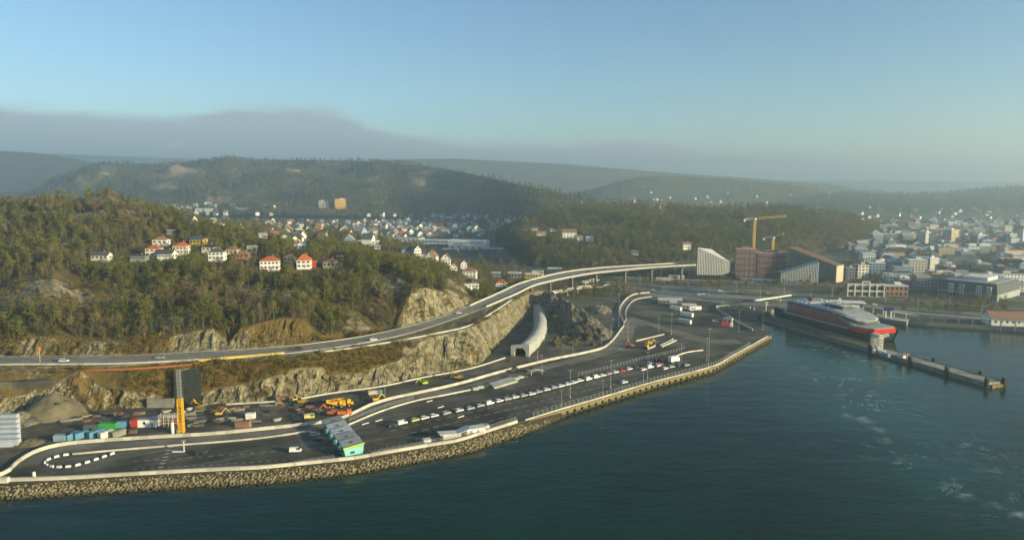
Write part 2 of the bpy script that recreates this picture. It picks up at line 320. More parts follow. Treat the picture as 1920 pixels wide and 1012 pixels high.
def water_mat():
    m = bpy.data.materials.new('sea_water'); m.use_nodes = True; nt = m.node_tree; N = nt.nodes; L = nt.links
    b = N['Principled BSDF']; b.inputs['Roughness'].default_value = .09; b.inputs['IOR'].default_value = 1.333; b.inputs['Specular IOR Level'].default_value = .15
    tc = N.new('ShaderNodeTexCoord')
    def noise(sc, det, ro=.6, st=(1, 1, 1), rot=0, dist=0):
        mp = N.new('ShaderNodeMapping'); mp.inputs['Scale'].default_value = st; mp.inputs['Rotation'].default_value = (0, 0, rot); L.new(tc.outputs['Object'], mp.inputs[0])
        n = N.new('ShaderNodeTexNoise'); n.inputs['Scale'].default_value = sc; n.inputs['Detail'].default_value = det; n.inputs['Roughness'].default_value = ro; n.inputs['Distortion'].default_value = dist
        L.new(mp.outputs[0], n.inputs['Vector']); return n.outputs[0]
    b1 = N.new('ShaderNodeBump'); b1.inputs['Distance'].default_value = .15; L.new(noise(.22, 5, .62, (1, 1.6, 1), .5), b1.inputs['Height'])
    b2 = N.new('ShaderNodeBump'); b2.inputs['Distance'].default_value = .35; L.new(noise(.05, 3, .5, (1, 2.2, 1), -.2), b2.inputs['Height']); L.new(b1.outputs[0], b2.inputs['Normal'])
    L.new(b2.outputs[0], b.inputs['Normal'])
    # foam left by the ferries' turning wash: thin curling filaments inside a few patches
    sp = N.new('ShaderNodeSeparateXYZ'); L.new(tc.outputs['Object'], sp.inputs[0])
    fil = noise(.022, 7, .68, (1, 1, 1), .3, 1.2)
    ab = N.new('ShaderNodeMath'); ab.operation = 'SUBTRACT'; ab.inputs[1].default_value = .5; L.new(fil, ab.inputs[0])
    ab2 = N.new('ShaderNodeMath'); ab2.operation = 'ABSOLUTE'; L.new(ab.outputs[0], ab2.inputs[0])
    th = N.new('ShaderNodeMapRange'); th.inputs[1].default_value = .0; th.inputs[2].default_value = .011; th.inputs[3].default_value = 1; th.inputs[4].default_value = 0; L.new(ab2.outputs[0], th.inputs[0])
    at_ = N.new('ShaderNodeAttribute'); at_.attribute_name = 'foam'
    br = noise(.12, 5, .7)
    bm = N.new('ShaderNodeMapRange'); bm.inputs[1].default_value = .44; bm.inputs[2].default_value = .58; L.new(br, bm.inputs[0])
    m1 = N.new('ShaderNodeMath'); m1.operation = 'MULTIPLY'; L.new(th.outputs[0], m1.inputs[0]); L.new(at_.outputs['Fac'], m1.inputs[1])
    m2 = N.new('ShaderNodeMath'); m2.operation = 'MULTIPLY'; L.new(m1.outputs[0], m2.inputs[0]); L.new(bm.outputs[0], m2.inputs[1])
    al = N.new('ShaderNodeAttribute'); al.attribute_name = 'wake'
    bm2 = N.new('ShaderNodeMapRange'); bm2.inputs[1].default_value = .42; bm2.inputs[2].default_value = .6; L.new(br, bm2.inputs[0])
    m4 = N.new('ShaderNodeMath'); m4.operation = 'MULTIPLY'; L.new(al.outputs['Fac'], m4.inputs[0]); L.new(bm2.outputs[0], m4.inputs[1])
    m3 = N.new('ShaderNodeMath'); m3.operation = 'MAXIMUM'; L.new(m2.outputs[0], m3.inputs[0]); L.new(m4.outputs[0], m3.inputs[1])
    mx = N.new('ShaderNodeMixRGB'); mx.inputs[2].default_value = (.55, .62, .60, 1)
    r = N.new('ShaderNodeValToRGB'); e = r.color_ramp.elements; e[0].color = (.002, .013, .007, 1); e[1].color = (.005, .042, .031, 1); e[0].position = .35; e[1].position = .7
    L.new(noise(.006, 4, .55, (1, 1, 1), 0, .6), r.inputs[0]); tq = N.new('ShaderNodeMixRGB'); tq.inputs[2].default_value = (.012, .085, .078, 1); tf = N.new('ShaderNodeAttribute'); tf.attribute_name = 'churn'; L.new(tf.outputs['Fac'], tq.inputs[0])   # water full of fine bubbles
    L.new(r.outputs[0], tq.inputs[1]); L.new(tq.outputs[0], mx.inputs[1]); L.new(m3.outputs[0], mx.inputs[0])
    L.new(mx.outputs[0], b.inputs['Base Color'])
    ro = N.new('ShaderNodeMapRange'); ro.inputs[3].default_value = .09; ro.inputs[4].default_value = .7; L.new(m3.outputs[0], ro.inputs[0]); L.new(ro.outputs[0], b.inputs['Roughness'])
    return m
M['water'] = water_mat()
# ================================================================== THE SETTING
# ------------------------------------------------------------------ hills as surveyed profile lines joined into slopes
def line(pts):                                   # [(px, py, 'z' or 'y', value)] -> arrays over bearing u = x / y
    P = []
    for px, py, k, v in pts:
        p = at(px, py, v) if k == 'z' else aty(px, py, v)
        P.append((p.x / p.y, p.y, p.z))
    P.sort(); A = np.array(P); return A[:, 0], A[:, 1], A[:, 2]
def sm(u, Y, n=1):                               # light smoothing along the bearing
    k = np.array([1, 2, 3, 2, 1.]); k /= k.sum()
    for _ in range(n): Y = np.convolve(np.pad(Y, 2, mode='edge'), k, 'valid')
    return Y
def blocks(x, z, w, h, s):                      # stepped, jointed rock: each block stands out by its own amount
    xx = x / w + .5 * fbm(x / 9., z / 9., 2, s + 40); c = np.floor(xx); zz_ = z / h + _hash(c, c * 0, s) * 3 + .25 * fbm(x / 5., z / 5., 2, s + 50)
    return _hash(c, np.floor(zz_), s + 7)
class Fan:
    def __init__(s, lines, ustep=.0022, smooth=2, noise=None, u0=None, u1=None):
        s.u = np.arange(u0 if u0 is not None else max(l[0][0] for l in lines), u1 if u1 is not None else min(l[0][-1] for l in lines), ustep)
        s.Y = np.array([sm(s.u, np.interp(s.u, l[0], l[1]), smooth) for l in lines]); s.Z = np.array([sm(s.u, np.interp(s.u, l[0], l[2]), smooth) for l in lines])
        for k in range(1, len(lines)): s.Y[k] = np.maximum(s.Y[k], s.Y[k - 1] + .5)
        s.ymin, s.ymax = s.Y.min(), s.Y.max()
        s.noise = noise or [(0, 60)] * (len(lines) - 1)
    zref = 0
    def dz(s, k, t, x, y, zb=None):
        amp, sc = s.noise[k]
        if s.zref: amp = amp * np.clip((zb - 20) / s.zref, .08, 1)
        return amp * fbm(x / sc, y / sc, 5, 3 + k) * np.clip(np.minimum(t, 1 - t) * (5 if not s.zref else 3), 0, 1)
    def h(s, x, y):
        x = np.asarray(x, float); y = np.asarray(y, float); shp = np.shape(x); x = np.ravel(x); y = np.ravel(y); u = x / np.maximum(y, 1)
        z = np.full(len(x), -99.); J = np.where((u > s.u[0]) & (u < s.u[-1]) & (y > s.ymin) & (y < s.ymax))[0]
        if not len(J): return z.reshape(shp)
        u, xs, ys = u[J], x[J], y[J]; fi = (u - s.u[0]) / (s.u[1] - s.u[0]); i0 = np.clip(fi.astype(int), 0, len(s.u) - 2); fr = fi - i0
        Yk = s.Y[:, i0] * (1 - fr) + s.Y[:, i0 + 1] * fr; Zk = s.Z[:, i0] * (1 - fr) + s.Z[:, i0 + 1] * fr
        for k in range(len(Yk) - 1):
            m = np.where((ys >= Yk[k]) & (ys <= Yk[k + 1]))[0]
            if not len(m): continue
            t = (ys[m] - Yk[k, m]) / (Yk[k + 1, m] - Yk[k, m])
            zb = Zk[k, m] + (Zk[k + 1, m] - Zk[k, m]) * t; z[J[m]] = zb + s.dz(k, t, xs[m], ys[m], zb)
        return z.reshape(shp)
    def mesh(s, name, rows, mats, strip_mat, rock, jag=None, label=None):
        n = len(s.u); V = []; RK = []; MI = []; SK = []; nr = 0
        for k, r in enumerate(rows):
            last = k == len(rows) - 1
            for i in range(r + (1 if last else 0)):
                t = i / r; y = s.Y[k] * (1 - t) + s.Y[k + 1] * t; z = s.Z[k] * (1 - t) + s.Z[k + 1] * t
                x = s.u * y; z = z + s.dz(k, np.full(n, t), x, y, z)
                if jag and jag[k]:
                    a = jag[k]; w = min(t, 1 - t) * 6 if k else (min(1, (1 - t) * 6)); w = min(w, 1)
                    d = a * (.7 * fbm(x / 14., z / 30., 4, 5) + blocks(x, z, 5.0, 8.0, 3) * .75 + blocks(x, z, 2.2, 4.5, 8) * .5 + .35 * np.abs(fbm(x / 1.5, z / 3., 2, 29)) - .65) * w
                    y = y + d; x = x + a * .5 * fbm(x / 5., z / 5., 3, 21) * w
                V.append(np.stack([x, y, z], 1)); RK.append(rock(k, t, x, y, z)); nr += 1
                if not (last and i == r): MI.append(np.full(n - 1, strip_mat[k])); SK.append(np.full(n - 1, k))
        V = np.concatenate(V); RK = np.concatenate(RK)
        a = np.arange(nr - 1)[:, None] * n + np.arange(n - 1)[None, :]
        Fc = np.stack([a, a + 1, a + 1 + n, a + n], -1).reshape(-1, 4)
        o = grid_obj(name, V, Fc, mats, np.concatenate(MI))
        at_ = o.data.attributes.new('rock', 'FLOAT', 'POINT'); at_.data.foreach_set('value', RK.astype(np.float32))
        if jag:
            fl = np.ones(len(o.data.polygons), bool); fl[np.isin(np.concatenate(SK), [k for k, a in enumerate(jag) if a > 1])] = False; o.data.polygons.foreach_set('use_smooth', fl)
        return tag(o, kind='structure')
def grid_obj(name, V, Fc, mats, mi=None, smooth=True):
    me = bpy.data.meshes.new(name); me.vertices.add(len(V)); me.vertices.foreach_set('co', V.astype(np.float32).ravel())
    me.loops.add(Fc.size); me.loops.foreach_set('vertex_index', Fc.astype(np.int32).ravel())
    me.polygons.add(len(Fc)); k = Fc.shape[1]; me.polygons.foreach_set('loop_start', np.arange(0, Fc.size, k, dtype=np.int32))
    for m in mats: me.materials.append(m)
    if mi is not None: me.polygons.foreach_set('material_index', mi.astype(np.int32))
    me.update(calc_edges=True); me.validate()
    if smooth: me.polygons.foreach_set('use_smooth', [True] * len(me.polygons))
    o = bpy.data.objects.new(name, me); COL.objects.link(o); return o

# --- highway edges (surveyed at road height 20 m)
HWY_NEAR = [(-500, 694), (-300, 690), (0, 684), (190, 683), (300, 679), (421, 672), (520, 666), (660, 648), (765, 626), (843, 601), (900, 580), (964, 553), (1000, 536), (1034, 527), (1079, 518), (1117, 512), (1156, 508), (1219, 502), (1305, 497), (1420, 493)]
HWY_FAR = [(-500, 680), (-300, 676), (0, 671), (221, 669), (380, 661), (462, 657), (593, 645), (712, 626), (830, 595), (897, 567), (940, 548), (978, 531), (1034, 516), (1070, 509), (1103, 505), (1147, 501), (1219, 497), (1305, 492), (1420, 488.5)]
RAMP_NEAR = [(600, 660), (680, 650), (759, 637), (820, 625), (874, 613), (905, 597), (940, 575), (962, 560)]
def zz(l, z): return [(a, b, 'z', z) for a, b in l]
b0 = line(zz([(-600, 800), (-300, 792), (0, 783), (110, 773), (240, 765), (424, 757), (542, 749), (621, 735), (716, 722), (795, 705), (880, 689), (906, 679), (925, 660), (945, 636), (965, 615), (985, 598), (1000, 588), (1030, 575)], 2.9))
near_px = [(-600, 702), (-300, 700), (0, 700), (110, 694), (190, 690), (300, 685), (421, 677), (520, 670), (600, 660), (680, 651), (759, 638), (820, 627), (874, 615), (905, 600), (940, 578), (962, 563), (985, 553), (1003, 548), (1030, 543)]
b1 = line([(a, b, 'z', 20.0 if a < 930 else (17.5 if a < 990 else (6 if a > 1020 else 12))) for a, b in near_px])
far_px = [(-600, 679), (-300, 673), (0, 668), (221, 666), (380, 658), (462, 655), (593, 643), (712, 624), (830, 593), (897, 565), (930, 552)]
b2 = line(zz(far_px, 20.0) + [(960, 541, 'z', 10), (1000, 530, 'z', 4), (1040, 524, 'z', 2)])
def rel(a, c, pts):                              # a line between/behind two lines: y from fraction, height from the picture row
    out = []
    for px, py, f in pts:
        u = ray(px, py)[0]; ya = np.interp(u, a[0], a[1]); yc = np.interp(u, c[0], c[1]) if c is not None else ya + 1
        out.append((px, py, 'y', ya + (yc - ya) * f))
    return line(out)
b05 = rel(b0, b1, [(-600, 752, .5), (-300, 750, .5), (0, 745, .5), (80, 735, .5), (112, 712, .6), (150, 692, .75), (178, 715, .5), (200, 728, .35), (270, 735, .35), (330, 742, .3), (400, 731, .3), (470, 716, .3), (520, 702, .3), (564, 688, .35), (605, 688, .35), (614, 703, .3), (669, 700, .3), (748, 676, .35), (775, 655, .6), (790, 640, .75), (880, 614, .8), (906, 603, .8), (940, 585, .8), (960, 575, .8), (985, 562, .8), (1003, 555, .8), (1030, 549, .8)])
b3 = rel(b2, None, [(-600, 640, 8), (-300, 640, 8), (0, 638, 8), (80, 630, 8), (230, 642, 7), (320, 630, 9), (400, 614, 10), (430, 640, 7), (450, 614, 10), (525, 597, 10), (570, 597, 10), (592, 628, 8), (650, 634, 8), (738, 614, 6), (752, 588, 9), (770, 550, 13), (796, 538, 14), (830, 547, 14), (858, 557, 12), (884, 563, 9), (900, 562, 5), (930, 550, 4), (960, 540, 4), (1040, 523, 4)])
b4 = line([(-600, 545, 'y', 440), (-300, 545, 'y', 440), (0, 540, 'y', 437), (40, 528, 'y', 432), (100, 521, 'y', 430), (150, 540, 'y', 445), (200, 502, 'y', 490), (300, 497, 'y', 500), (420, 499, 'y', 500), (507, 508, 'y', 498), (571, 506, 'y', 498), (640, 508, 'y', 500), (700, 512, 'y', 500), (770, 520, 'y', 500), (830, 538, 'y', 508), (870, 556, 'y', 520), (892, 566, 'y', 545), (910, 559, 'z', 12), (930, 548, 'z', 5), (1040, 523, 'z', 1)])
b45 = line([(-600, 470, 'y', 520), (-300, 470, 'y', 520), (0, 470, 'y', 520), (100, 462, 'y', 525), (200, 455, 'y', 545), (300, 460, 'y', 548), (340, 466, 'y', 545), (420, 470, 'y', 545), (500, 480, 'y', 545), (571, 482, 'y', 545), (640, 486, 'y', 545), (700, 496, 'y', 540), (770, 510, 'y', 535), (830, 530, 'y', 545), (870, 548, 'y', 560), (892, 558, 'y', 580), (910, 552, 'z', 8), (930, 540, 'z', 4), (1040, 515, 'z', 1)])
b5 = line([(-600, 400, 'y', 640), (-300, 395, 'y', 640), (0, 392, 'y', 640), (60, 384, 'y', 630), (120, 378, 'y', 622), (170, 370, 'y', 615), (205, 366, 'y', 610), (240, 378, 'y', 612), (290, 398, 'y', 615), (330, 410, 'y', 620), (400, 432, 'y', 625), (480, 450, 'y', 630), (560, 466, 'y', 630), (640, 474, 'y', 640), (700, 482, 'y', 640), (780, 498, 'y', 640), (840, 516, 'y', 640), (870, 530, 'y', 635), (892, 545, 'y', 640), (910, 545, 'z', 4), (930, 535, 'z', 3), (1040, 508, 'z', 1)])
b6 = line([(-600, 430, 'y', 760), (-300, 420, 'y', 760), (0, 405, 'y', 760), (120, 392, 'y', 740), (205, 388, 'y', 720), (290, 405, 'y', 730), (400, 428, 'y', 780), (480, 440, 'y', 800), (560, 448, 'y', 800), (640, 452, 'y', 790), (700, 462, 'y', 780), (780, 480, 'y', 740), (840, 498, 'y', 720), (870, 508, 'y', 715), (892, 520, 'y', 720), (910, 530, 'z', 3), (930, 525, 'z', 3), (1040, 495, 'z', 1)])
b65 = line([(-600, 430, 'z', 20), (-300, 430, 'z', 20), (0, 425, 'y', 1000), (205, 420, 'y', 980), (400, 425, 'y', 940), (480, 426, 'y', 920), (560, 436, 'y', 900), (640, 436, 'y', 900), (700, 450, 'y', 880), (780, 470, 'y', 810), (840, 490, 'y', 770), (892, 512, 'z', 6), (930, 515, 'z', 2), (1040, 490, 'z', 1)])
b7 = line([(-600, 430, 'z', 8), (0, 445, 'z', 2), (480, 450, 'z', 2), (700, 462, 'z', 2), (840, 480, 'z', 2), (930, 495, 'z', 1), (1040, 480, 'z', .5)])
NEAR = Fan([b0, b05, b1, b2, b3, b4, b45, b5, b6, b65, b7], .0016, 1,
           [(.8, 12), (1.0, 9), (0, 9), (.6, 8), (4.0, 45), (2.0, 40), (6.0, 60), (4, 60), (5, 60), (3, 60)], u0=-.80, u1=.052)
def near_rock(k, t, x, y, z):
    n = fbm(x / 22., y / 22., 4, 31)
    if k == 0: return np.clip(.66 + .5 * n + .22 * (x > -110), 0, 1)
    if k == 1: return np.clip(.12 + .45 * n + np.where(x > -62, .7, 0) + np.where(x < -190, .32, 0), 0, 1)
    if k == 2: return np.full(len(x), .5)
    if k == 3: return np.clip(.50 + .7 * n + .35 * (x > -70) - .4 * ((x > -128) & (x < -76)) , 0, 1)
    r = .12 + .35 * n
    if k in (4, 6): r = r + .75 * np.clip((-.16 - fbm(x / 40, y / 40, 3, 77)) * 4, 0, 1)
    if k == 4: r = r + .75 * np.exp(-(((x + 300) / 62) ** 2 + ((y - 425) / 26) ** 2)) * 1.0
    if k in (6, 7): r = r + .8 * np.exp(-(((x + 348) / 14) ** 2 + ((y - 606) / 14) ** 2)) + .4 * np.exp(-(((x + 262) / 20) ** 2 + ((y - 560) / 9) ** 2))
    return np.clip(r, 0, 1)
hill = NEAR.mesh('hillside', [24, 8, 2, 20, 34, 10, 22, 10, 8, 6], [M['cut'], M['hill']], [0, 0, 0, 0, 1, 1, 1, 1, 1, 1], near_rock, [3.6, .8, 0, 3.2, 0, 0, 0, 0, 0, 0])

# --- wooded hill behind the viaduct
h1a = line([(930, 470, 'z', 2), (1000, 500, 'z', 4), (1100, 505, 'z', 4), (1200, 503, 'z', 4), (1300, 495, 'z', 4), (1400, 488, 'z', 4), (1500, 480, 'z', 4), (1600, 462, 'z', 4), (1660, 440, 'z', 3), (1700, 432, 'z', 1)])
h1b = line([(930, 455, 'z', 2), (985, 462, 'y', 960), (1040, 460, 'y', 960), (1110, 460, 'y', 980), (1200, 462, 'y', 980), (1300, 462, 'y', 1000), (1400, 458, 'y', 1050), (1500, 450, 'y', 1120), (1600, 436, 'y', 1300), (1660, 430, 'z', 3), (1700, 425, 'z', 1)])
h1c = line([(930, 440, 'z', 2), (965, 425, 'y', 1330), (1000, 408, 'y', 1350), (1060, 396, 'y', 1400), (1100, 391, 'y', 1400), (1200, 392, 'y', 1420), (1300, 393, 'y', 1420), (1400, 391, 'y', 1450), (1500, 396, 'y', 1500), (1560, 401, 'y', 1550), (1610, 412, 'y', 1600), (1660, 424, 'z', 3), (1700, 415, 'z', 1)])
h1d = line([(930, 425, 'z', 1), (1000, 420, 'z', 1), (1300, 412, 'z', 1), (1600, 405, 'z', 1), (1700, 402, 'z', .5)])
WOOD = Fan([h1a, h1b, h1c, h1d], .004, 2, [(5, 70), (12, 110), (8, 110)])
WOOD.mesh('wooded_hill', [14, 40, 12], [M['far_hill']], [0, 0, 0], lambda k, t, x, y, z: np.clip(.05 + .3 * fbm(x / 60, y / 60, 4, 8), 0, 1))

# --- the long rocky ridge beyond the valley
h2a = line([(-300, 404, 'z', 14), (60, 404, 'z', 14), (200, 404, 'z', 16), (380, 402, 'z', 18), (560, 403, 'z', 18), (700, 405, 'z', 14), (780, 405, 'z', 12), (850, 409, 'z', 10), (900, 414, 'z', 10), (960, 424, 'z', 8), (1000, 434, 'z', 8), (1060, 440, 'z', 5), (1200, 420, 'z', 4), (1400, 400, 'z', 2)])
h2b = line([(-300, 384, 'y', 2400), (60, 380, 'y', 2400), (200, 362, 'y', 2450), (300, 345, 'y', 2480), (380, 352, 'y', 2440), (470, 338, 'y', 2500), (560, 356, 'y', 2420), (640, 350, 'y', 2440), (700, 352, 'y', 2430), (760, 362, 'y', 2330), (830, 366, 'y', 2200), (900, 378, 'y', 1990), (960, 388, 'y', 1760), (1010, 398, 'y', 1560), (1060, 405, 'y', 1560), (1200, 398, 'y', 1900), (1400, 396, 'z', 3)])
h2c = line([(-300, 372, 'y', 2700), (60, 366, 'y', 2750), (100, 340, 'y', 2800), (150, 326, 'y', 2800), (220, 314, 'y', 2850), (300, 309, 'y', 2900), (380, 304, 'y', 2900), (480, 299, 'y', 2900), (560, 300, 'y', 2900), (640, 301, 'y', 2900), (700, 303, 'y', 2880), (760, 308, 'y', 2760), (830, 316, 'y', 2560), (900, 330, 'y', 2280), (960, 343, 'y', 2020), (1010, 354, 'y', 1840), (1060, 364, 'y', 1780), (1150, 378, 'y', 1850), (1300, 384, 'y', 2300), (1400, 387, 'z', 3)])
h2d = line([(-300, 365, 'z', 2), (100, 365, 'z', 2), (900, 365, 'z', 2), (1200, 367, 'z', 2), (1400, 370, 'z', 1)])
RIDGE = Fan([h2a, h2b, h2c, h2d], .003, 1, [(130, 190), (95, 230), (8, 200)]); RIDGE.zref = 130.0
def ridge_rock(k, t, x, y, z):
    r = .24 + .62 * fbm(x / 70, y / 70, 5, 8)
    for cx, cy, w, hh in ((-1180, 2560, 90, 60), (-1010, 2640, 110, 80), (-800, 2620, 60, 50), (-500, 2520, 60, 50), (-300, 2460, 50, 40), (-1250, 2650, 120, 60)):
        r = r + .36 * np.exp(-(((x - cx) / w) ** 2 + ((y - cy) / hh) ** 2))
    return np.clip(r, 0, 1)
RIDGE.mesh('rocky_ridge', [40, 40, 8], [M['far_hill']], [0, 0, 0], ridge_rock)

def far_ridge(name, foot, crest, amp, sc, us=.004):
    a = line(foot); c = line(crest)
    lo, hi = max(a[0][0], c[0][0]), min(a[0][-1], c[0][-1])
    d = (c[0], c[1] * 1.25, np.full(len(c[0]), 1.0))
    f = Fan([a, c, d], us, 2, [(amp, sc), (amp * .4, sc)])
    f.mesh(name, [30, 6], [M['far_hill']], [0, 0], lambda k, t, x, y, z: np.clip(.08 + .3 * fbm(x / 150, y / 150, 4, 8), 0, 1)); return f
FARR = [
 far_ridge('distant_hill', [(600, 372, 'z', 5), (2000, 372, 'z', 5)], [(600, 325, 'y', 4300), (690, 296, 'y', 4400), (760, 291, 'y', 4500), (850, 290, 'y', 4500), (950, 296, 'y', 4500), (1060, 302, 'y', 4500), (1150, 311, 'y', 4500), (1280, 323, 'y', 4500), (1400, 332, 'y', 4500), (1560, 346, 'y', 4500), (1700, 365, 'z', 10), (2000, 366, 'z', 5)], 40, 420),
 far_ridge('distant_hill', [(1000, 385, 'z', 5), (1700, 385, 'z', 5)], [(1000, 372, 'z', 10), (1120, 352, 'y', 3600), (1180, 336, 'y', 3600), (1230, 329, 'y', 3600), (1300, 332, 'y', 3600), (1400, 339, 'y', 3600), (1480, 346, 'y', 3600), (1560, 357, 'y', 3600), (1640, 372, 'z', 10), (1700, 374, 'z', 5)], 26, 300),
 far_ridge('distant_hill', [(-600, 378, 'z', 10), (420, 378, 'z', 10)], [(-600, 268, 'y', 3800), (-300, 266, 'y', 3800), (-80, 274, 'y', 3800), (0, 279, 'y', 3800), (60, 282, 'y', 3800), (120, 291, 'y', 3800), (170, 301, 'y', 3800), (260, 316, 'y', 3800), (420, 345, 'y', 3800)], 40, 350),
 far_ridge('distant_hill', [(1450, 402, 'z', 5), (2600, 402, 'z', 5)], [(1450, 380, 'z', 10), (1530, 366, 'y', 3700), (1600, 362, 'y', 3700), (1700, 366, 'y', 3700), (1800, 361, 'y', 3700), (1870, 353, 'y', 3700), (1920, 351, 'y', 3700), (2100, 344, 'y', 3700), (2600, 340, 'y', 3700)], 22, 300),
 far_ridge('distant_hill', [(-1200, 362, 'z', 5), (3200, 362, 'z', 5)], [(-1200, 300, 'y', 7600), (-300, 283, 'y', 7600), (0, 279, 'y', 7600), (200, 288, 'y', 7600), (420, 296, 'y', 7600), (800, 305, 'y', 7600), (1100, 322, 'y', 7600), (1350, 338, 'y', 7600), (1600, 338, 'y', 7600), (1920, 341, 'y', 7600), (2400, 332, 'y', 7600), (3200, 320, 'y', 7600)], 50, 700, .006)]
ALL = [NEAR, WOOD, RIDGE] + FARR
def ground(x, y):
    z = np.full(np.shape(np.asarray(x, float)), 3.0)
    for f in ALL: z = np.maximum(z, f.h(x, y))
    return z
_ys = np.concatenate([np.arange(200, 1000, .5), np.arange(1000, 5000, 2.0)])
def on(px, py):                                  # where a line of sight meets the land
    a, b = ray(px, py); c = _ys[::12]; i = int(np.argmax(CAMZ + b * c <= ground(a * c, c))) * 12
    f = _ys[max(0, i - 12):i + 1]; g = ground(a * f, f); j = int(np.argmax(CAMZ + b * f <= g))
    return Vector((a * f[j], f[j], g[j]))

# ------------------------------------------------------------------ sea, land
def water():
    us = np.linspace(-2.2, 2.2, 420); ys = np.concatenate([np.linspace(-900, 120, 20), np.geomspace(125, 1200, 220), [2000, 4000, 9000]])
    X, Y = np.meshgrid(us, ys); X = X * np.maximum(np.abs(Y), 420) ; V = np.stack([X, Y, np.zeros_like(X)], -1).reshape(-1, 3)
    n = len(us); a = np.arange(len(ys) - 1)[:, None] * n + np.arange(n - 1)[None, :]
    o = grid_obj('sea', V, np.stack([a, a + 1, a + 1 + n, a + n], -1).reshape(-1, 4), [M['water']]); tag(o, kind='structure')
    foam = np.zeros(len(V)); wake = np.zeros(len(V))
    for px, py, wx, wy, s in ((1600, 720, 70, 50, .9), (1640, 780, 50, 40, .9), (1700, 860, 70, 50, .6), (1830, 940, 90, 60, .5), (1560, 660, 40, 25, .8), (1660, 690, 50, 25, .6), (1860, 860, 60, 60, .45)):
        p = at(px, py, 0); a = at(px + wx, py, 0); b = at(px, py + wy, 0); rx = abs(a.x - p.x); ry = abs(b.y - p.y)
        foam = np.maximum(foam, s * np.exp(-(((V[:, 0] - p.x) / rx) ** 2 + ((V[:, 1] - p.y) / ry) ** 2)))
    ch = np.zeros(len(V))
    for px, py, wx, wy, s in ((1560, 680, 130, 60, .9), (1650, 780, 160, 90, .75), (1800, 900, 220, 120, .65)):
        p = at(px, py, 0); a = at(px + wx, py, 0); b = at(px, py + wy, 0)
        ch = np.maximum(ch, s * np.exp(-(((V[:, 0] - p.x) / abs(a.x - p.x)) ** 2 + ((V[:, 1] - p.y) / abs(b.y - p.y)) ** 2)))
    co = o.data.attributes.new('churn', 'FLOAT', 'POINT'); co.data.foreach_set('value', (ch * np.clip(.75 + .5 * fbm(V[:, 0] / 30, V[:, 1] / 30, 3, 5), 0, 1)).astype(np.float32))
    fo = o.data.attributes.new('foam', 'FLOAT', 'POINT'); fo.data.foreach_set('value', foam.astype(np.float32))
    def seg(pts, w, s):
        P = [at(a, b, 0) for a, b in pts]; d = np.full(len(V), 1e9)
        for p, q in zip(P, P[1:]):
            ax, ay = q.x - p.x, q.y - p.y; t = np.clip(((V[:, 0] - p.x) * ax + (V[:, 1] - p.y) * ay) / (ax * ax + ay * ay), 0, 1)
            d = np.minimum(d, np.hypot(V[:, 0] - p.x - t * ax, V[:, 1] - p.y - t * ay))
        return s * np.exp(-(d / w) ** 2)
    for pts, w, s in (([(1522, 640), (1560, 655), (1600, 668), (1640, 685), (1668, 700)], 1.0, .75), ([(1800, 925), (1850, 945), (1920, 968)], 0.9, .6), ([(1575, 775), (1620, 785), (1650, 810), (1660, 830)], 0.9, .5)):
        wake = np.maximum(wake, seg(pts, w, s))
    wo = o.data.attributes.new('wake', 'FLOAT', 'POINT'); wo.data.foreach_set('value', wake.astype(np.float32))
    return o
water()
from mathutils.geometry import tessellate_polygon
def sheet(name, poly, z, m, skirt=None, parent=None, kind='structure'):
    P = [Vector((p[0], p[1], z)) for p in poly]; tri = tessellate_polygon([P]); vs = [tuple(p) for p in P]
    fs = []
    for t in tri:
        a, b, c = (P[i] for i in t); fs.append(tuple(t) if (b - a).cross(c - a).z > 0 else tuple(reversed(t)))
    n = len(vs)
    if skirt is not None:
        vs += [(p[0], p[1], skirt) for p in poly]; fs += [(i, (i + 1) % n, n + (i + 1) % n, n + i) for i in range(n)]
    o = mesh_obj(name, vs, fs, m, parent)
    if kind: tag(o, kind=kind)
    return o
OUTER = [(-700, 960), (-350, 930), (-120, 912), (0, 903), (32, 905), (120, 899), (253, 891), (400, 883), (489, 879), (590, 869), (666, 861), (716, 852), (811, 836), (859, 828), (918, 809), (978, 790), (1017, 778), (1060, 765), (1140, 742), (1223, 717), (1334, 688), (1370, 669), (1410, 647), (1445, 628)]
outer = [at(a, b, 3) for a, b in OUTER]
inner_shore = [at(a, b, 3) for a, b in [(1441, 616), (1425, 603), (1418, 593), (1440, 582), (1480, 574), (1560, 575), (1620, 586), (1698, 599), (1780, 605), (1920, 614), (2300, 640), (2900, 690)]]
far_land = [(3500, 700), (9000, 1500), (9000, 9000), (-9000, 9000), (-9000, 300), (-900, 260)]
sheet('land', [p.xy for p in outer + inner_shore] + far_land, 2.95, M['town_ground'], -2.0)
# ------------------------------------------------------------------ paved areas
def pz(l, z=3.0): return [at(a, b, z) for a, b in l]
W1 = [(-120, 925), (0, 893), (32, 869), (63, 850), (111, 836), (190, 828), (316, 820), (400, 815), (511, 804), (605, 793), (647, 783), (710, 755), (779, 739), (860, 721), (937, 699), (1034, 675), (1117, 658), (1144, 644), (1164, 619), (1170, 607), (1161, 586), (1169, 567), (1188, 553), (1219, 549.5)]
W1w = smooth_line(pz(W1), 5)
quay_poly = pz([(-130, 914), (0, 902.5), (32, 904.5), (120, 898.5), (253, 890.5), (400, 882.5), (489, 878.5), (590, 868.5), (666, 860.5), (716, 851.5), (811, 835.5), (859, 827.5), (918, 808.5), (978, 789.5), (1017, 777.5), (1060, 764.5), (1140, 741.5), (1223, 716.5), (1334, 687.5), (1370, 668.5), (1410, 646.7), (1444, 628), (1424, 604), (1417, 593.5), (1400, 584), (1360, 572), (1330, 560), (1260, 552)])
sheet('quay_apron', [p.xy for p in quay_poly] + [p.xy for p in reversed(W1w[1:])], 3.0, M['asphalt'])
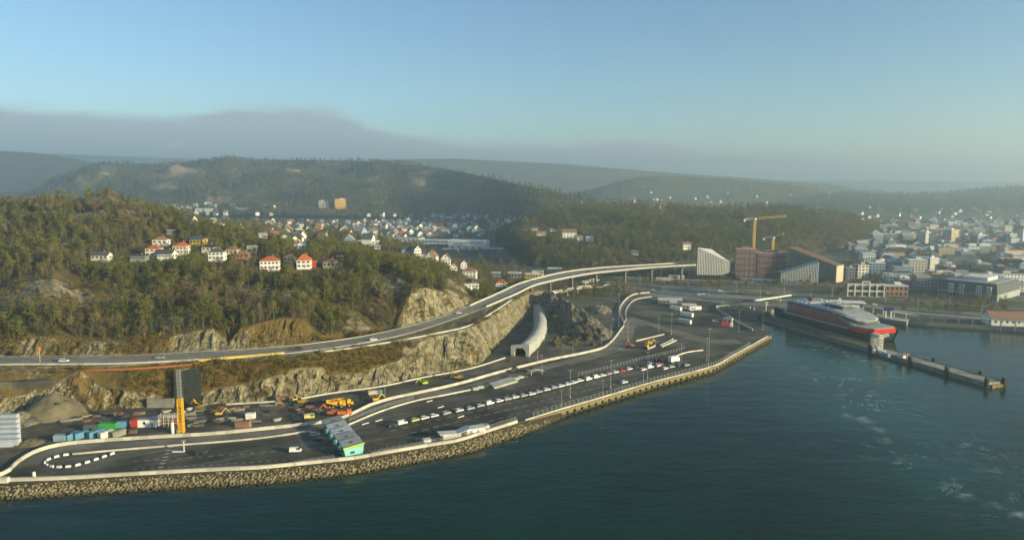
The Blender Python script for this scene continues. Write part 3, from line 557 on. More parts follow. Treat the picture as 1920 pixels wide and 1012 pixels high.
# construction yard, between the inner wall and the rock face
yard = pz([(-300, 900), (-130, 925)]) + W1w[1:] + pz([(1180, 547), (1100, 552), (1040, 562), (1000, 580), (960, 612), (925, 662), (906, 683), (795, 707), (621, 737), (542, 751), (424, 759), (240, 767), (110, 775), (0, 785), (-300, 794)])
sheet('construction_yard', [p.xy for p in yard], 3.03, M['gravel'])
# worn light loop road and lanes on the apron
def ribbon(name, left, right, z, m, n=None, thick=0.0, parent=None, kind='structure'):
    V = []; Fc = []
    for a, b in zip(left, right): V += [(a[0], a[1], z if z is not None else a[2]), (b[0], b[1], z if z is not None else b[2])]
    k = len(left)
    for i in range(k - 1): Fc.append((2 * i, 2 * i + 1, 2 * i + 3, 2 * i + 2))
    if thick:
        V += [(v[0], v[1], v[2] - thick) for v in V]; o = 2 * k
        for i in range(k - 1):
            Fc += [(o + 2 * i + 2, o + 2 * i + 3, o + 2 * i + 1, o + 2 * i), (2 * i, 2 * i + 2, o + 2 * i + 2, o + 2 * i), (2 * i + 1, o + 2 * i + 1, o + 2 * i + 3, 2 * i + 3)]
    b = mesh_obj(name, V, Fc, m, parent)
    if kind: tag(b, kind=kind)
    return b
def stroke(name, pts, w, z, m, kind='structure', parent=None, sm_=4):
    P = smooth_line(pts, sm_) if sm_ else [Vector(p) for p in pts]; Lf = []; Rt = []
    for i, p in enumerate(P):
        d = P[min(i + 1, len(P) - 1)] - P[max(i - 1, 0)]; d.z = 0; d.normalize(); nrm = Vector((-d.y, d.x, 0)) * w / 2
        Lf.append(p + nrm); Rt.append(p - nrm)
    return ribbon(name, Lf, Rt, z, m, parent=parent, kind=kind)
stroke('lane', pz([(1160, 600), (1166, 580), (1180, 563), (1215, 556), (1260, 553)]), 11, 3.05, M['asphalt_worn'])
stroke('lane', pz([(1176, 596), (1220, 610), (1270, 623), (1330, 640), (1385, 640)]), 13, 3.06, M['asphalt_worn'])
stroke('lane', pz([(1148, 655), (1165, 632), (1176, 612), (1180, 598)]), 15, 3.07, M['asphalt_worn'])
stroke('lane', pz([(960, 705), (1040, 684), (1120, 664), (1150, 650)]), 8, 3.08, M['asphalt_worn'])
stroke('lane', pz([(60, 870), (110, 843), (190, 836), (316, 828), (400, 822), (511, 811), (605, 799), (660, 786), (712, 763), (780, 745), (880, 725), (940, 708)]), 6.5, 3.09, M['asphalt_worn'])
sheet('planted_bed', [p.xy for p in pz([(1190, 614), (1215, 609), (1262, 626), (1225, 634), (1190, 631)])], 3.10, mat('bare_soil', (.05, .05, .04), (.08, .075, .055), .3, .95, .1))
# ------------------------------------------------------------------ painted markings
def marking(pts, w, m='paint_white', z=3.11, name='lane_marking'):
    return stroke(name, pz(pts), w, z, M[m], sm_=0)
for y0, y1 in (((732, 808), (1180, 703)), ((770, 812), (1200, 708)), ((800, 820), (1215, 713)), ((716, 800), (1050, 716))):
    a, b = at(*y0), at(*y1); n = 26
    for i in range(n): stroke('lane_marking', [a + (b - a) * (i / n), a + (b - a) * ((i + .55) / n)], .22, 3.11, M['paint_white'], sm_=0)
marking([(1066, 684), (1110, 673), (1150, 661), (1166, 654)], .5, 'paint_yellow')
for i in range(9):
    p = at(290 + i * 3.2, 888 - i * 6.2); stroke('lane_marking', [p, p + Vector((1.8, .4, 0))], .5, 3.12, M['paint_white'], sm_=0)
for a in ((250, 865, 640, 838), (250, 880, 560, 861), (690, 845, 900, 800)):
    p, q = at(a[0], a[1]), at(a[2], a[3]); n = 20
    for i in range(n): stroke('lane_marking', [p + (q - p) * (i / n), p + (q - p) * ((i + .4) / n)], .2, 3.11, M['paint_white'], sm_=0)
# white kerbed wedges that split the waiting lanes
for px, py in ((686, 794), (711, 788), (806, 752), (827, 763), (865, 781)):
    p = at(px, py); o = MB().prism([(-2, -.7), (1.6, .4), (1.6, .7), (-2, -.5)], 0, .3).build('kerb_island', M['paint_white'])
    o.location = p; o.rotation_euler.z = R(28); tag(o, {686: 'white kerb wedge nearest the teal check-in booths', 711: 'white kerb wedge just behind the one nearest the booths', 806: 'white kerb wedge below the long white yard wall', 827: 'white kerb wedge between the wall and the row of parked cars', 865: 'white kerb wedge on the seaward side of the parked cars'}[px], 'kerb', 'white kerb wedges between waiting lanes')
# ------------------------------------------------------------------ walls
def wall(name, pts, seg, h, t, m, label, cat='wall', group=None, z=3.0, gap=.05, cap=None, smn=5, part='panel'):
    P = resample(smooth_line(pts, smn), seg); root = thing(name, label, cat, P[0], 0, group)
    base = MB().box(0, 0, 0, 1, t, h); bm = None
    for a, b in zip(P, P[1:]):
        c = (a + b) / 2; d = b - a
        if bm is None:
            o = base.build(part, m, root); bm = o.data
        else:
            o = bpy.data.objects.new(part, bm); COL.objects.link(o); o.parent = root
        o.location = c - P[0] + Vector((0, 0, z - P[0].z)) if z is not None else c - P[0]
        o.rotation_euler.z = math.atan2(d.y, d.x); o.scale = (d.length - gap, 1, 1 + rng.uniform(-.015, .015))
    return root
wall('sea_wall', pz([(0, 902), (120, 898), (253, 890), (400, 882), (489, 878), (590, 868), (666, 860), (716, 851), (811, 835), (859, 827), (918, 808), (978, 789)]), 6, 1.25, .9, M['concrete_white'], 'long pale concrete parapet on top of the rock armour facing the sea')
wall('sea_wall', pz([(984, 788), (1017, 777.5), (1060, 764.5), (1140, 741.5), (1223, 716.5), (1334, 687.5), (1370, 668.5), (1410, 646.7), (1442, 629)]), 6, .55, .9, M['concrete_white'], 'low pale concrete kerb wall along the quay edge under the post fence')
wall('sea_wall', pz([(-130, 914), (-60, 908), (0, 903.5), (30, 904.5)]), 5, 1.9, 1.6, M['concrete'], 'grey concrete corner wall at the left end of the sea wall')
wall('yard_wall', [W1w[i] for i in range(0, len(W1w), 3)] + [W1w[-1]], 3.4, 1.45, .55, M['concrete_white'], 'tall white concrete panel wall between the construction yard and the quay road', smn=3)
wall('road_barrier', pz([(136, 852), (237, 843), (348, 834), (480, 823), (600, 806)]), 4, .7, .45, M['concrete_white'], 'low white concrete barrier beside the quay road left of the booths', 'barrier')
wall('road_barrier', pz([(653, 797), (716, 771), (779, 752), (835, 741), (889, 730)]), 4, .75, .5, M['concrete_white'], 'low white concrete barrier beside the quay road right of the booths', 'barrier')
wall('road_barrier', pz([(424, 759), (542, 751), (621, 738), (716, 725), (795, 708), (880, 692), (952, 670)]), 4, .8, .5, M['concrete'], 'low concrete barrier along the foot of the blasted rock face', 'barrier')
wall('road_barrier', pz([(1192, 640), (1248, 627)]), 4, .9, .5, M['concrete'], 'pale concrete barrier above the two diggers on the apron', 'barrier')
wall('road_barrier', pz([(1214, 655), (1222, 652), (1230, 648)]), 3, .9, .5, M['concrete'], 'short curved concrete barrier below the two diggers', 'barrier')
wall('road_barrier', pz([(1237, 649), (1266, 635)]), 4, .9, .5, M['concrete'], 'straight concrete barrier right of the yellow diggers, upper one', 'barrier')
wall('road_barrier', pz([(1241, 651), (1270, 638)]), 4, .9, .4, M['concrete'], 'straight concrete barrier right of the yellow diggers, lower one', 'barrier')
wall('road_barrier', pz([(1252, 676), (1284, 662), (1325, 656)]), 4, .7, .5, M['offwhite'], 'pale kerb behind the crowded end of the parked cars', 'barrier')
wall('road_barrier', pz([(1170, 606), (1174, 598), (1172, 588), (1178, 574), (1192, 562), (1225, 556)]), 3, .8, .4, M['concrete'], 'curved inner kerb of the loop road at the bend', 'barrier')
wall('ramp_wall', pz([(1342, 577), (1348, 583), (1362, 592), (1385, 606), (1412, 620)]), 4, 1.5, .6, M['concrete'], 'curving concrete wall beside the ferry ramp', 'wall')
wall('ramp_wall', pz([(1342, 577), (1358, 573), (1390, 575), (1412, 579)]), 4, 1.6, .6, M['concrete'], 'concrete wall along the top of the ferry ramp', 'wall')
# black-and-white delineator blocks round the turning loop
loop = resample(smooth_line(pz([(133, 852), (112, 855), (95, 860), (84, 866), (88, 873), (108, 876.5), (140, 874), (180, 862), (228, 845)]), 8), 3.3)
for i, (a, b) in enumerate(zip(loop, loop[1:])):
    d = b - a
    if i == 0:
        blk0 = MB().box(0, 0, 0, 1.9, .6, .8, top=.85).build('delineator_block', M['paint_white'])
        o = blk0
    else:
        o = blk0.copy(); COL.objects.link(o)
    o.location = (a + b) / 2; o.rotation_euler.z = math.atan2(d.y, d.x)
    tag(o, 'white delineator block in the dashed loop on the quay road', 'block', 'white blocks round the turning loop')
# ------------------------------------------------------------------ rock armour and quay face
def riprap():
    base = np.array([(0, 0, 1), (.894, 0, .447), (.276, .851, .447), (-.724, .526, .447), (-.724, -.526, .447), (.276, -.851, .447), (.724, .526, -.447), (-.276, .851, -.447), (-.894, 0, -.447), (-.276, -.851, -.447), (.724, -.526, -.447), (0, 0, -1)])
    fc = np.array([(0, 1, 2), (0, 2, 3), (0, 3, 4), (0, 4, 5), (0, 5, 1), (1, 6, 2), (2, 7, 3), (3, 8, 4), (4, 9, 5), (5, 10, 1), (6, 7, 2), (7, 8, 3), (8, 9, 4), (9, 10, 5), (10, 6, 1), (11, 7, 6), (11, 8, 7), (11, 9, 8), (11, 10, 9), (11, 6, 10)])
    top = [at(a, b, 3) for a, b in OUTER[2:]]; V = []; Fs = []; n = 0
    P = resample(top, .55)
    for i, p in enumerate(P[1:-1]):
        d = (P[i + 2] - P[i]); d.normalize(); out = Vector((d.y, -d.x, 0)); w = 8.5 if p.x < 5 else max(1.5, 8.5 - (p.x - 5) * .35)
        nk = 11 if p.x < 25 else 4
        for k in range(nk):
            t = (k + NR.rand()) / nk; r = NR.uniform(.34, .74)
            c = p + out * ((.2 if p.x < 12 else .9) + t * w) + d * NR.uniform(-.5, .5); zc = (2.5 if p.x < 5 else max(.55, 2.5 - (p.x - 5) * .12)) * (1 - t) ** 1.1 - .35 + NR.uniform(-.25, .35)
            q = base * NR.uniform(.65, 1.2, (12, 1)) * np.array([r * NR.uniform(.8, 1.3), r * NR.uniform(.8, 1.3), r * .75])
            a = NR.rand() * 6.28; ca, sa = math.cos(a), math.sin(a)
            q = np.stack([q[:, 0] * ca - q[:, 1] * sa, q[:, 0] * sa + q[:, 1] * ca, q[:, 2]], 1) + np.array([c.x, c.y, zc])
            V.append(q); Fs.append(fc + n); n += 12
    o = grid_obj('rock_armour', np.concatenate(V), np.concatenate(Fs), [mat('armour_stone', (.12, .10, .05), (.32, .27, .16), .7, .9, .05, 4, detail=6)], smooth=False)
    m = o.data.materials[0]; nt = m.node_tree; N = nt.nodes; L = nt.links; bs = N['Principled BSDF']; src = bs.inputs['Base Color'].links[0].from_socket      # weed and wet below the tide line
    g = N.new('ShaderNodeNewGeometry'); sp = N.new('ShaderNodeSeparateXYZ'); L.new(g.outputs['Position'], sp.inputs[0]); mr = N.new('ShaderNodeMapRange'); mr.inputs[1].default_value = .25; mr.inputs[2].default_value = .8; L.new(sp.outputs[2], mr.inputs[0])
    mx = N.new('ShaderNodeMixRGB'); mx.inputs[1].default_value = (.03, .03, .012, 1); L.new(mr.outputs[0], mx.inputs[0]); L.new(src, mx.inputs[2]); L.new(mx.outputs[0], bs.inputs['Base Color'])
    tag(o, 'rough boulders of the rock armour sloping into the sea', 'boulders', kind='stuff')
    # the bank under the stones
    P = [p for p in P if p.x < 22]; Lf = [p + Vector((0, 0, -.2)) for p in P]; Rt = []
    for i, p in enumerate(P):
        d = P[min(i + 1, len(P) - 1)] - P[max(i - 1, 0)]; d.normalize(); w = 9.5 if p.x < 5 else max(2.0, 9.5 - (p.x - 5) * .35)
        Rt.append(p + Vector((d.y, -d.x, 0)) * w + Vector((0, 0, -4.2)))
    ribbon('shore_bank', Rt, Lf, None, mat('wet_rubble', (.03, .028, .015), (.07, .06, .03), .8, .9, .2, 2))
riprap()
def quay_face():
    P = resample([at(a, b, 3) for a, b in [(990, 786)] + OUTER[16:]], 5)
    root = thing('quay_wall', 'weathered yellowish concrete quay face with black fenders above the water', 'quay wall', P[0])
    mb = MB(); bm = MB()
    fend = None
    for i, (a, b) in enumerate(zip(P, P[1:])):
        d = (b - a).normalized(); o = Vector((d.y, -d.x, 0)) * .45
        c = (a + b) / 2 + o
        q = mb if fend is not None else MB(); q.v, q.f, q.m = [], [], []
        piece = MB().box(0, 0, -1.6, (b - a).length - .06, .7, 4.5).build('panel', M['quay_stone'], root); piece.location = c - P[0] + Vector((0, 0, -P[0].z)); piece.rotation_euler.z = math.atan2(d.y, d.x)
        if i > 3:
            if fend is None:
                fend = MB().tube([(0, 0, .1), (0, 0, 1.7)], .75, 8).build('fender', M['black'], root); f = fend
            else:
                f = fend.copy(); COL.objects.link(f)
            f.location = a + o * 2.0 - P[0] + Vector((0, 0, -P[0].z))
    t = P[-1]; return root
quay_face()
# ------------------------------------------------------------------ fences
def posts(P, w, h, m, root):
    o = MB().box(0, 0, 0, w, w, h).build('post', m, root)
    for p in P[1:]:
        c = o.copy(); COL.objects.link(c); c.location = p - P[0]
def fence(pts, step, h, label, z=3.0, rail=True, mesh=False, pw=.1, m='steel', mm='steel', group=None):
    P = resample(smooth_line(pts, 4), step); root = thing('fence', label, 'fence', P[0], 0, group); mb = MB(); rb = MB()
    posts(P, pw, h, M[m], root)
    for a, b in zip(P, P[1:]):
        a = a - P[0]; b = b - P[0]; Z = Vector((0, 0, 1))
        for k in ((.08, .3, .52, .74, .97) if mesh else (.5, .95)): rb.bar(a + Z * h * k, b + Z * h * k, .05, .06 if not mesh else .05)
        if mesh:
            for j in range(1, 6): c = a + (b - a) * (j / 6); rb.bar(c + Z * .05, c + Z * h, .045, .045)
    rb.build('rail', M[mm], root); return root
fence(pz([(552, 873), (590, 867), (635, 861)]), 3, 2.0, 'wire mesh fence left of the booths behind the sea wall', mesh=True)
fence(pz([(696, 856), (760, 843), (811, 832), (859, 824), (918, 805), (975, 787)]), 3, 2.2, 'wire mesh fence right of the booths behind the sea wall', mesh=True)
fence(pz([(1000, 781), (1060, 763.5), (1140, 740.5), (1223, 715.5), (1334, 686.5), (1370, 667.5), (1408, 646)]), 3, 2.3, 'steel post fence along the quay edge above the fenders', pw=.22)
fence(pz([(1085, 706), (1140, 692), (1200, 676), (1252, 664), (1285, 655)]), 3, 2.2, 'steel post fence behind the row of parked cars', pw=.2)
fence(pz([(655, 791), (716, 766), (780, 747)]), 3, 1.8, 'thin mesh fence on the low barrier right of the booths', mesh=True)
# ------------------------------------------------------------------ highway, viaduct
def highway():
    nl = smooth_line([at(a, b, 20.25) for a, b in HWY_NEAR[:-1]], 6); fl = smooth_line([at(a, b, 20.25) for a, b in HWY_FAR], 40)
    fl = [min(fl, key=lambda q: (q - p).length_squared) for p in nl]
    ribbon('highway', nl, fl, 20.25, M['road'], thick=.9)
    mid = [(a + b) / 2 for a, b in zip(nl, fl)]
    for off, m_ in ((.08, 'paint_white'), (.92, 'paint_white'), (.5, 'paint_yellow')):
        ln = [a + (b - a) * off for a, b in zip(nl, fl)]; stroke('lane_marking', ln, .3, 20.27, M[m_], sm_=0)
    n = len(nl)
    def rng_of(lst, lo, hi): return [p for p in lst if lo <= p.x <= hi]
    def outward(lst, ref, d):
        return [p + (p - q).normalized() * d for p, q in zip(lst, ref)]
    no, fo = outward(nl, fl, .3), outward(fl, nl, .3)
    wall('parapet', [p for p in rng_of(no, -290, -150)][::3], 4, .9, .5, M['concrete_white'], 'white concrete road barrier on the highway above the orange netting', 'barrier', z=20.2, smn=3)
    for lst, lab in ((rng_of(no, -148, -28), 'steel guardrail on the seaward side of the highway above the rusty slope'), (rng_of(fo, -300, -20), 'steel guardrail on the hill side of the highway below the wood')):
        P = resample(lst, 4); g = thing('guardrail', lab, 'guardrail', P[0]); mb = MB(); rb = MB()
        posts(P, .12, .75, M['steel'], g)
        for a, b in zip(P, P[1:]): rb.bar(a - P[0] + Vector((0, 0, .62)), b - P[0] + Vector((0, 0, .62)), .1, .34)
        rb.build('rail', M['steel'], g)
    # bridge: girder, parapets, piers
    i0 = next(i for i, p in enumerate(nl) if p.x > -22); root = thing('viaduct', 'curved concrete highway viaduct on slim piers crossing the valley mouth', 'viaduct', (nl[i0].x, nl[i0].y, 0))
    O = Vector((nl[i0].x, nl[i0].y, 0)); V = []; Fs = []
    for i in range(i0, n):
        a, b = nl[i] - O, fl[i] - O; c = (a + b) / 2
        V += [tuple(a + (a - b).normalized() * .6 + Vector((0, 0, -.05))), tuple(a + (c - a) * .35 + Vector((0, 0, -2.0))), tuple(b + (c - b) * .35 + Vector((0, 0, -2.0))), tuple(b + (b - a).normalized() * .6 + Vector((0, 0, -.05)))]
    k = n - i0
    for i in range(k - 1):
        for j in range(4): Fs.append((4 * i + j, 4 * i + (j + 1) % 4, 4 * i + 4 + (j + 1) % 4, 4 * i + 4 + j))
    mesh_obj('deck_girder', V, Fs, M['concrete'], root)
    for lst in (no, fo):
        mb = MB()
        for a, b in zip(lst[i0:], lst[i0 + 1:]): mb.bar(a - O + Vector((0, 0, .55)), b - O + Vector((0, 0, .55)), .35, 1.1)
        mb.build('parapet', M['concrete'], root)
    acc = 0; pier = None
    for i in range(i0 + 2, n - 1):
        acc += (nl[i + 1] - nl[i]).length
        if acc > 34:
            acc = 0; c = (nl[i] + fl[i]) / 2; g = max(3.0, float(ground(c.x, c.y)))
            if g > 16: continue
            p = MB().box(0, 0, 2.5, 1.2, 3.0, 14.2).box(0, 0, 16.7, 1.8, 7.0, 1.6).build('pier', M['concrete_dark'], root)
            d = nl[i + 1] - nl[i]; p.location = (c.x - O.x, c.y - O.y, 0); p.rotation_euler.z = math.atan2(d.y, d.x)
    return nl, fl
nl, fl = highway()
# slip road that leaves the highway on the seaward side
rn = smooth_line([at(a, b, 20.2) for a, b in RAMP_NEAR], 5)
rf = [p + Vector((-2.0, 6.0, 0)) for p in rn]
ribbon('slip_road', rn, rf, 20.21, M['asphalt_worn'], thick=.7)
wall('parapet', [p + Vector((.1, -.35, 0)) for p in rn[::2]], 4, .8, .4, M['concrete'], 'concrete edge of the slip road above the blasted rock', 'barrier', z=20.15, smn=2)
# hoardings and netting under the highway, left
def ongr(px, py): return on(px, py)
wall('netting', [at(a, b, 20) for a, b in [(105, 694), (190, 693), (260, 690), (330, 685), (400, 678), (432, 674)]], 3, .9, .08, M['net_orange'], 'orange safety netting along the highway edge above the excavation', 'netting', z=19.4)
wall('hoarding', [at(a, b, 20) for a, b in [(372, 679), (421, 674.5), (480, 669.5), (540, 664)]], 3, 1.2, .12, M['paint_yellow'], 'yellow fence along the highway edge above the rusty slope', 'fence', z=20.3)
wall('hoarding', [at(a, b, 20) for a, b in [(70, 688.5), (130, 687.5), (190, 687), (250, 684), (330, 679), (380, 675.5)]], 3, 1.5, .12, mat('pale_mesh_panel', (.36, .36, .22), (.46, .45, .30), .6, .8), 'pale mesh hoarding under the white highway barrier', 'fence', z=18.6)
sheet('work_platform', [p.xy for p in [at(a, b, 17) for a, b in [(-300, 730), (105, 712), (108, 700), (-300, 704)]]], 17.0, M['gravel'], 13)
wall('hoarding', [at(a, b, 17) for a, b in [(-60, 711), (0, 709.5), (40, 710), (70, 707.5), (104, 703)]], 3, 2.6, .3, M['crane_yellow'], 'yellow timber shuttering at the left end of the work platform', 'fence', z=15.6)
# ------------------------------------------------------------------ roads beyond the apron
for i, (pts, w, z) in enumerate([([(905, 603), (960, 575), (1000, 558), (1040, 548), (1084, 541), (1127, 537), (1180, 540), (1240, 547), (1330, 555), (1460, 562), (1560, 566), (1700, 578), (1920, 596)], 9, 3.2),
        ([(1130, 531), (1200, 534), (1300, 541), (1400, 548), (1500, 553), (1600, 556), (1750, 566), (1920, 580), (2300, 600)], 9, 3.2),
        ([(1080, 520), (1180, 523), (1300, 529), (1420, 533), (1560, 535), (1700, 540), (1920, 556), (2200, 575)], 8, 3.2),
        ([(1225, 554), (1290, 560), (1350, 566), (1420, 571), (1480, 573)], 10, 3.25)]):
    stroke('road', pz(pts), w, z, M['road'])
sheet('rail_yard', [p.xy for p in pz([(1240, 521), (1400, 524), (1600, 530), (1690, 537), (1690, 545), (1560, 542), (1400, 536), (1240, 530)])], 3.12, M['gravel'])
for k in range(5):
    stroke('track', pz([(1240, 522.5 + k * 1.6), (1400, 525.5 + k * 1.9), (1560, 530 + k * 2.1), (1690, 538 + k * 1.6)]), 1.2, 3.3, M['steel_dark'])
wall('retaining_wall', pz([(1225, 541), (1300, 546.5), (1350, 550), (1368, 551)]), 8, 2.2, .6, M['blue_wall'], 'long blue-grey parapet between the roads left of the cranes', 'wall')
wall('retaining_wall', pz([(1388, 525), (1430, 527), (1480, 530), (1512, 532)]), 8, 3.0, .8, M['white'], 'long white hoarding in front of the towers under construction', 'wall')
wall('road_barrier', pz([(1086, 532), (1120, 540), (1140, 534), (1180, 538), (1240, 545), (1330, 553), (1460, 560)]), 8, 1.0, .5, M['concrete_white'], 'pale barrier along the lower road under the viaduct', 'barrier')
wall('road_barrier', pz([(1215, 552), (1280, 556), (1340, 560), (1400, 566)]), 8, .9, .5, M['concrete'], 'pale kerb of the road behind the lorry park', 'barrier')
# lower ramp bridges under the viaduct
for q, lab in (([(1032, 549), (1060, 545), (1090, 539), (1112, 537)], 'low ramp bridge below the viaduct with pale parapet, near the rock mound'), ([(1092, 530), (1110, 526), (1122, 523)], 'short ramp with pale walls between the viaduct piers')):
    P = resample(smooth_line([at(a, b, 8) for a, b in q], 4), 6); rt = thing('ramp_bridge', lab, 'bridge', (P[0].x, P[0].y, 0)); O = Vector((P[0].x, P[0].y, 0)); d1 = MB(); d2 = MB()
    for i, (a, b) in enumerate(zip(P, P[1:])):
        d1.bar(a - O, b - O, 7, 1.0); s = Vector((.1, -3.3, .8)); d2.bar(a - O + s, b - O + s, .4, 1.0); s = Vector((-.1, 3.3, .8)); d2.bar(a - O + s, b - O + s, .4, 1.0)
        if i % 3 == 1: MB().box((a - O).x, (a - O).y, 2.6, 1.2, 4, 5).build('pier', M['concrete'], rt)
    d1.build('deck', M['concrete'], rt); d2.build('parapet', M['concrete_white'], rt)

# green banks and verges between the roads
def verge(name, pts, z, m): sheet(name, [p.xy for p in pz(pts)], z, m)
M['grass'] = mat('rough_grass', (.045, .065, .018), (.12, .11, .035), .15, .95, .3, .8, detail=8)
verge('grass_verge', [(1035, 556), (1090, 546), (1150, 545), (1215, 548), (1180, 551), (1120, 560), (1060, 568)], 3.14, M['grass'])
verge('grass_verge', [(1130, 527), (1300, 536), (1460, 544), (1600, 550), (1600, 553), (1450, 549), (1300, 539.5), (1130, 529.5)], 3.15, M['grass'])
verge('grass_verge', [(1250, 549), (1400, 557), (1560, 562), (1560, 564), (1400, 560), (1250, 551.5)], 3.16, M['grass'])
verge('grass_verge', [(1610, 560), (1720, 570), (1850, 580), (1850, 590), (1760, 584), (1620, 572)], 3.17, M['grass'])
verge('grass_verge', [(1040, 515), (1200, 517), (1300, 519), (1300, 522), (1200, 520.5), (1040, 519)], 3.18, M['grass'])
verge('grass_verge', [(1360, 566), (1420, 568), (1412, 577), (1370, 574)], 3.19, M['grass'])

for pts, lab in (([(1130, 529), (1200, 532), (1300, 538.5), (1400, 545), (1500, 550), (1600, 553)], 'thin pale guardrail along the upper of the roads left of the glass building'), ([(1240, 549.5), (1330, 557), (1460, 564), (1560, 568)], 'thin pale guardrail along the road behind the lorry park'), ([(1080, 518), (1180, 520.5), (1300, 526), (1420, 530)], 'thin pale guardrail beside the tracks under the viaduct end'), ([(1560, 569), (1700, 581), (1850, 595)], 'thin pale guardrail of the waterfront road behind the ferry')):
    P = resample(pz(pts), 9); g = thing('guardrail', lab, 'guardrail', P[0]); rb = MB(); posts(P, .16, .8, M['steel'], g)
    for a, b in zip(P, P[1:]): rb.bar(a - P[0] + Vector((0, 0, .75)), b - P[0] + Vector((0, 0, .75)), .14, .5)
    rb.build('rail', M['offwhite'], g)
# ================================================================== BUILDINGS
def put(o, loc, rz=0.0): o.location = loc; o.rotation_euler.z = rz; return o
def windows(root, rects, m, name='window', frame=None):
    """rects: (face, centre along face, z, width, height); face 0 = front (-y), 1 = right (+x), 2 = left (-x)"""
    cache = {}
    for f, W_, D_, c, z, w, h in rects:
        key = (round(w, 2), round(h, 2), f != 0)
        if key not in cache:
            o = (MB().box(0, 0, 0, w, .16, h) if f == 0 else MB().box(0, 0, 0, .16, w, h)).build(name, m, root); cache[key] = o
        else:
            o = cache[key].copy(); COL.objects.link(o)
        o.location = (c, -D_ / 2 - .02, z) if f == 0 else ((W_ / 2 + .02, c, z) if f == 1 else (-W_ / 2 - .02, c, z))
def roof_mesh(kind, w, d, h, rh, ov=.5):
    W_, D_ = w / 2 + ov, d / 2 + ov; t = .25; mb = MB()
    if kind == 'flat': return mb.box(0, 0, h, w + ov * .6, d + ov * .6, .5)
    if kind == 'hip':
        r = max(0, (w - d) / 2) if w > d else 0; ry = max(0, (d - w) / 2)
        vs = [(-W_, -D_, h), (W_, -D_, h), (W_, D_, h), (-W_, D_, h), (-r, -ry, h + rh), (r, ry, h + rh)]
        fs = [(0, 1, 5, 4), (2, 3, 4, 5), (1, 2, 5), (3, 0, 4), (3, 2, 1, 0)] if w >= d else [(0, 1, 4), (2, 3, 5), (1, 2, 5, 4), (3, 0, 4, 5), (3, 2, 1, 0)]
        return mb.add(vs, fs)
    if kind == 'gx':                              # ridge along x
        vs = [(-W_, -D_, h - .2), (W_, -D_, h - .2), (W_, D_, h - .2), (-W_, D_, h - .2), (-W_, 0, h + rh), (W_, 0, h + rh)]
        vs += [(x, y, z + t) for x, y, z in vs]
        return mb.add(vs, [(0, 4, 5, 1)[::-1], (3, 4, 5, 2), (6, 7, 11, 10), (8, 9, 10, 11), (0, 1, 7, 6), (2, 3, 9, 8), (0, 6, 10, 4), (4, 10, 9, 3), (1, 5, 11, 7), (5, 2, 8, 11)])
    vs = [(-W_, -D_, h - .2), (-W_, D_, h - .2), (W_, D_, h - .2), (W_, -D_, h - .2), (0, -D_, h + rh), (0, D_, h + rh)]
    vs += [(x, y, z + t) for x, y, z in vs]
    return mb.add(vs, [(0, 4, 5, 1), (3, 2, 5, 4), (6, 7, 11, 10), (9, 10, 11, 8), (0, 1, 7, 6), (2, 3, 9, 8), (0, 6, 10, 4), (4, 10, 9, 3), (1, 5, 11, 7), (5, 2, 8, 11)])
def gable_walls(mb, kind, w, d, h, rh):
    if kind == 'gy':
        for s in (-1, 1): mb.add([(-w / 2, s * d / 2, h), (w / 2, s * d / 2, h), (0, s * d / 2, h + rh * .96)], [(0, 1, 2) if s < 0 else (1, 0, 2)])
    if kind == 'gx':
        for s in (-1, 1): mb.add([(s * w / 2, -d / 2, h), (s * w / 2, d / 2, h), (s * w / 2, 0, h + rh * .96)], [(0, 1, 2) if s > 0 else (1, 0, 2)])
def house(loc, w, d, h, kind, wm, rm, rz, label, floors=1, nwin=4, rh=None, group=None, found=2.5, name='house', chimney=True, door=True, lower=None, detail=True):
    root = thing(name, label, 'house', loc, rz, group); rh = rh if rh is not None else (d if kind != 'gy' else w) * .32
    wl = MB().box(0, 0, 0 if lower else -found, w, d, h if lower else h + found); gable_walls(wl, kind, w, d, h, rh); wl.build('wall', M[wm], root)
    if lower: MB().box(0, 0, -found - 2.4, w + .1, d + .1, found + 2.4).build('basement', M[lower], root)
    rf = roof_mesh(kind, w, d, h, rh).build('roof', M[rm], root)
    if chimney: put(MB().box(w * .18, 0, h + rh * .35, .9, .9, rh * .65 + 1.0).build('chimney', M['brick'], rf), (0, 0, 0))
    if detail:
        fh = h / floors; R_ = []
        for fl_ in range(floors):
            for i in range(nwin):
                c = -w / 2 + w * (i + .5) / nwin; R_.append((0, w, d, c, fl_ * fh + fh * .34, min(1.9, w / nwin * .6), fh * .42))
            for i in range(max(1, int(d / 4))):
                c = -d / 2 + d * (i + .5) / max(1, int(d / 4)); R_.append((1, w, d, c, fl_ * fh + fh * .34, 1.4, fh * .42))
        if kind == 'gy': R_.append((0, w, d, 0, h + rh * .2, 1.2, rh * .3))
        windows(root, R_, M['glass'])
        if door: MB().box(w * .08, -d / 2 - .03, 0, 1.1, .14, 2.1).build('door', M['wood'], root)
    CLEAR.append((Vector(loc), max(w, d) * .62 + 3)); return root
CLEAR = []
def hs(px, py, wpx, kind, wm, rm, label, rz=0, dr=.75, h=None, floors=1, nwin=4, **kw):
    p = on(px, py) + Vector((0, 0, .8)); w = wpx / pxm(p.y); h = h or 2.9 * floors; return house(p, w, w * dr, h, kind, wm, rm, R(rz), label, floors, nwin, **kw)
hs(191.5, 488, 31, 'gx', 'white', 'roof_dark', 'long white bungalow with dark roof alone at the wood edge, leftmost on the near hill', 0, .6, nwin=4)
hs(262, 489, 27, 'hip', 'grey_wall', 'roof_dark', 'grey-green glazed house with flat dark roof beside the flagpole', 6, .7, nwin=6, rh=1.2)
hs(290, 481, 25, 'hip', 'offwhite', 'roof_red', 'cream two-storey house with orange-red hipped roof and blue basement', 5, .85, floors=2, nwin=3, h=5.2, lower='blue_wall')
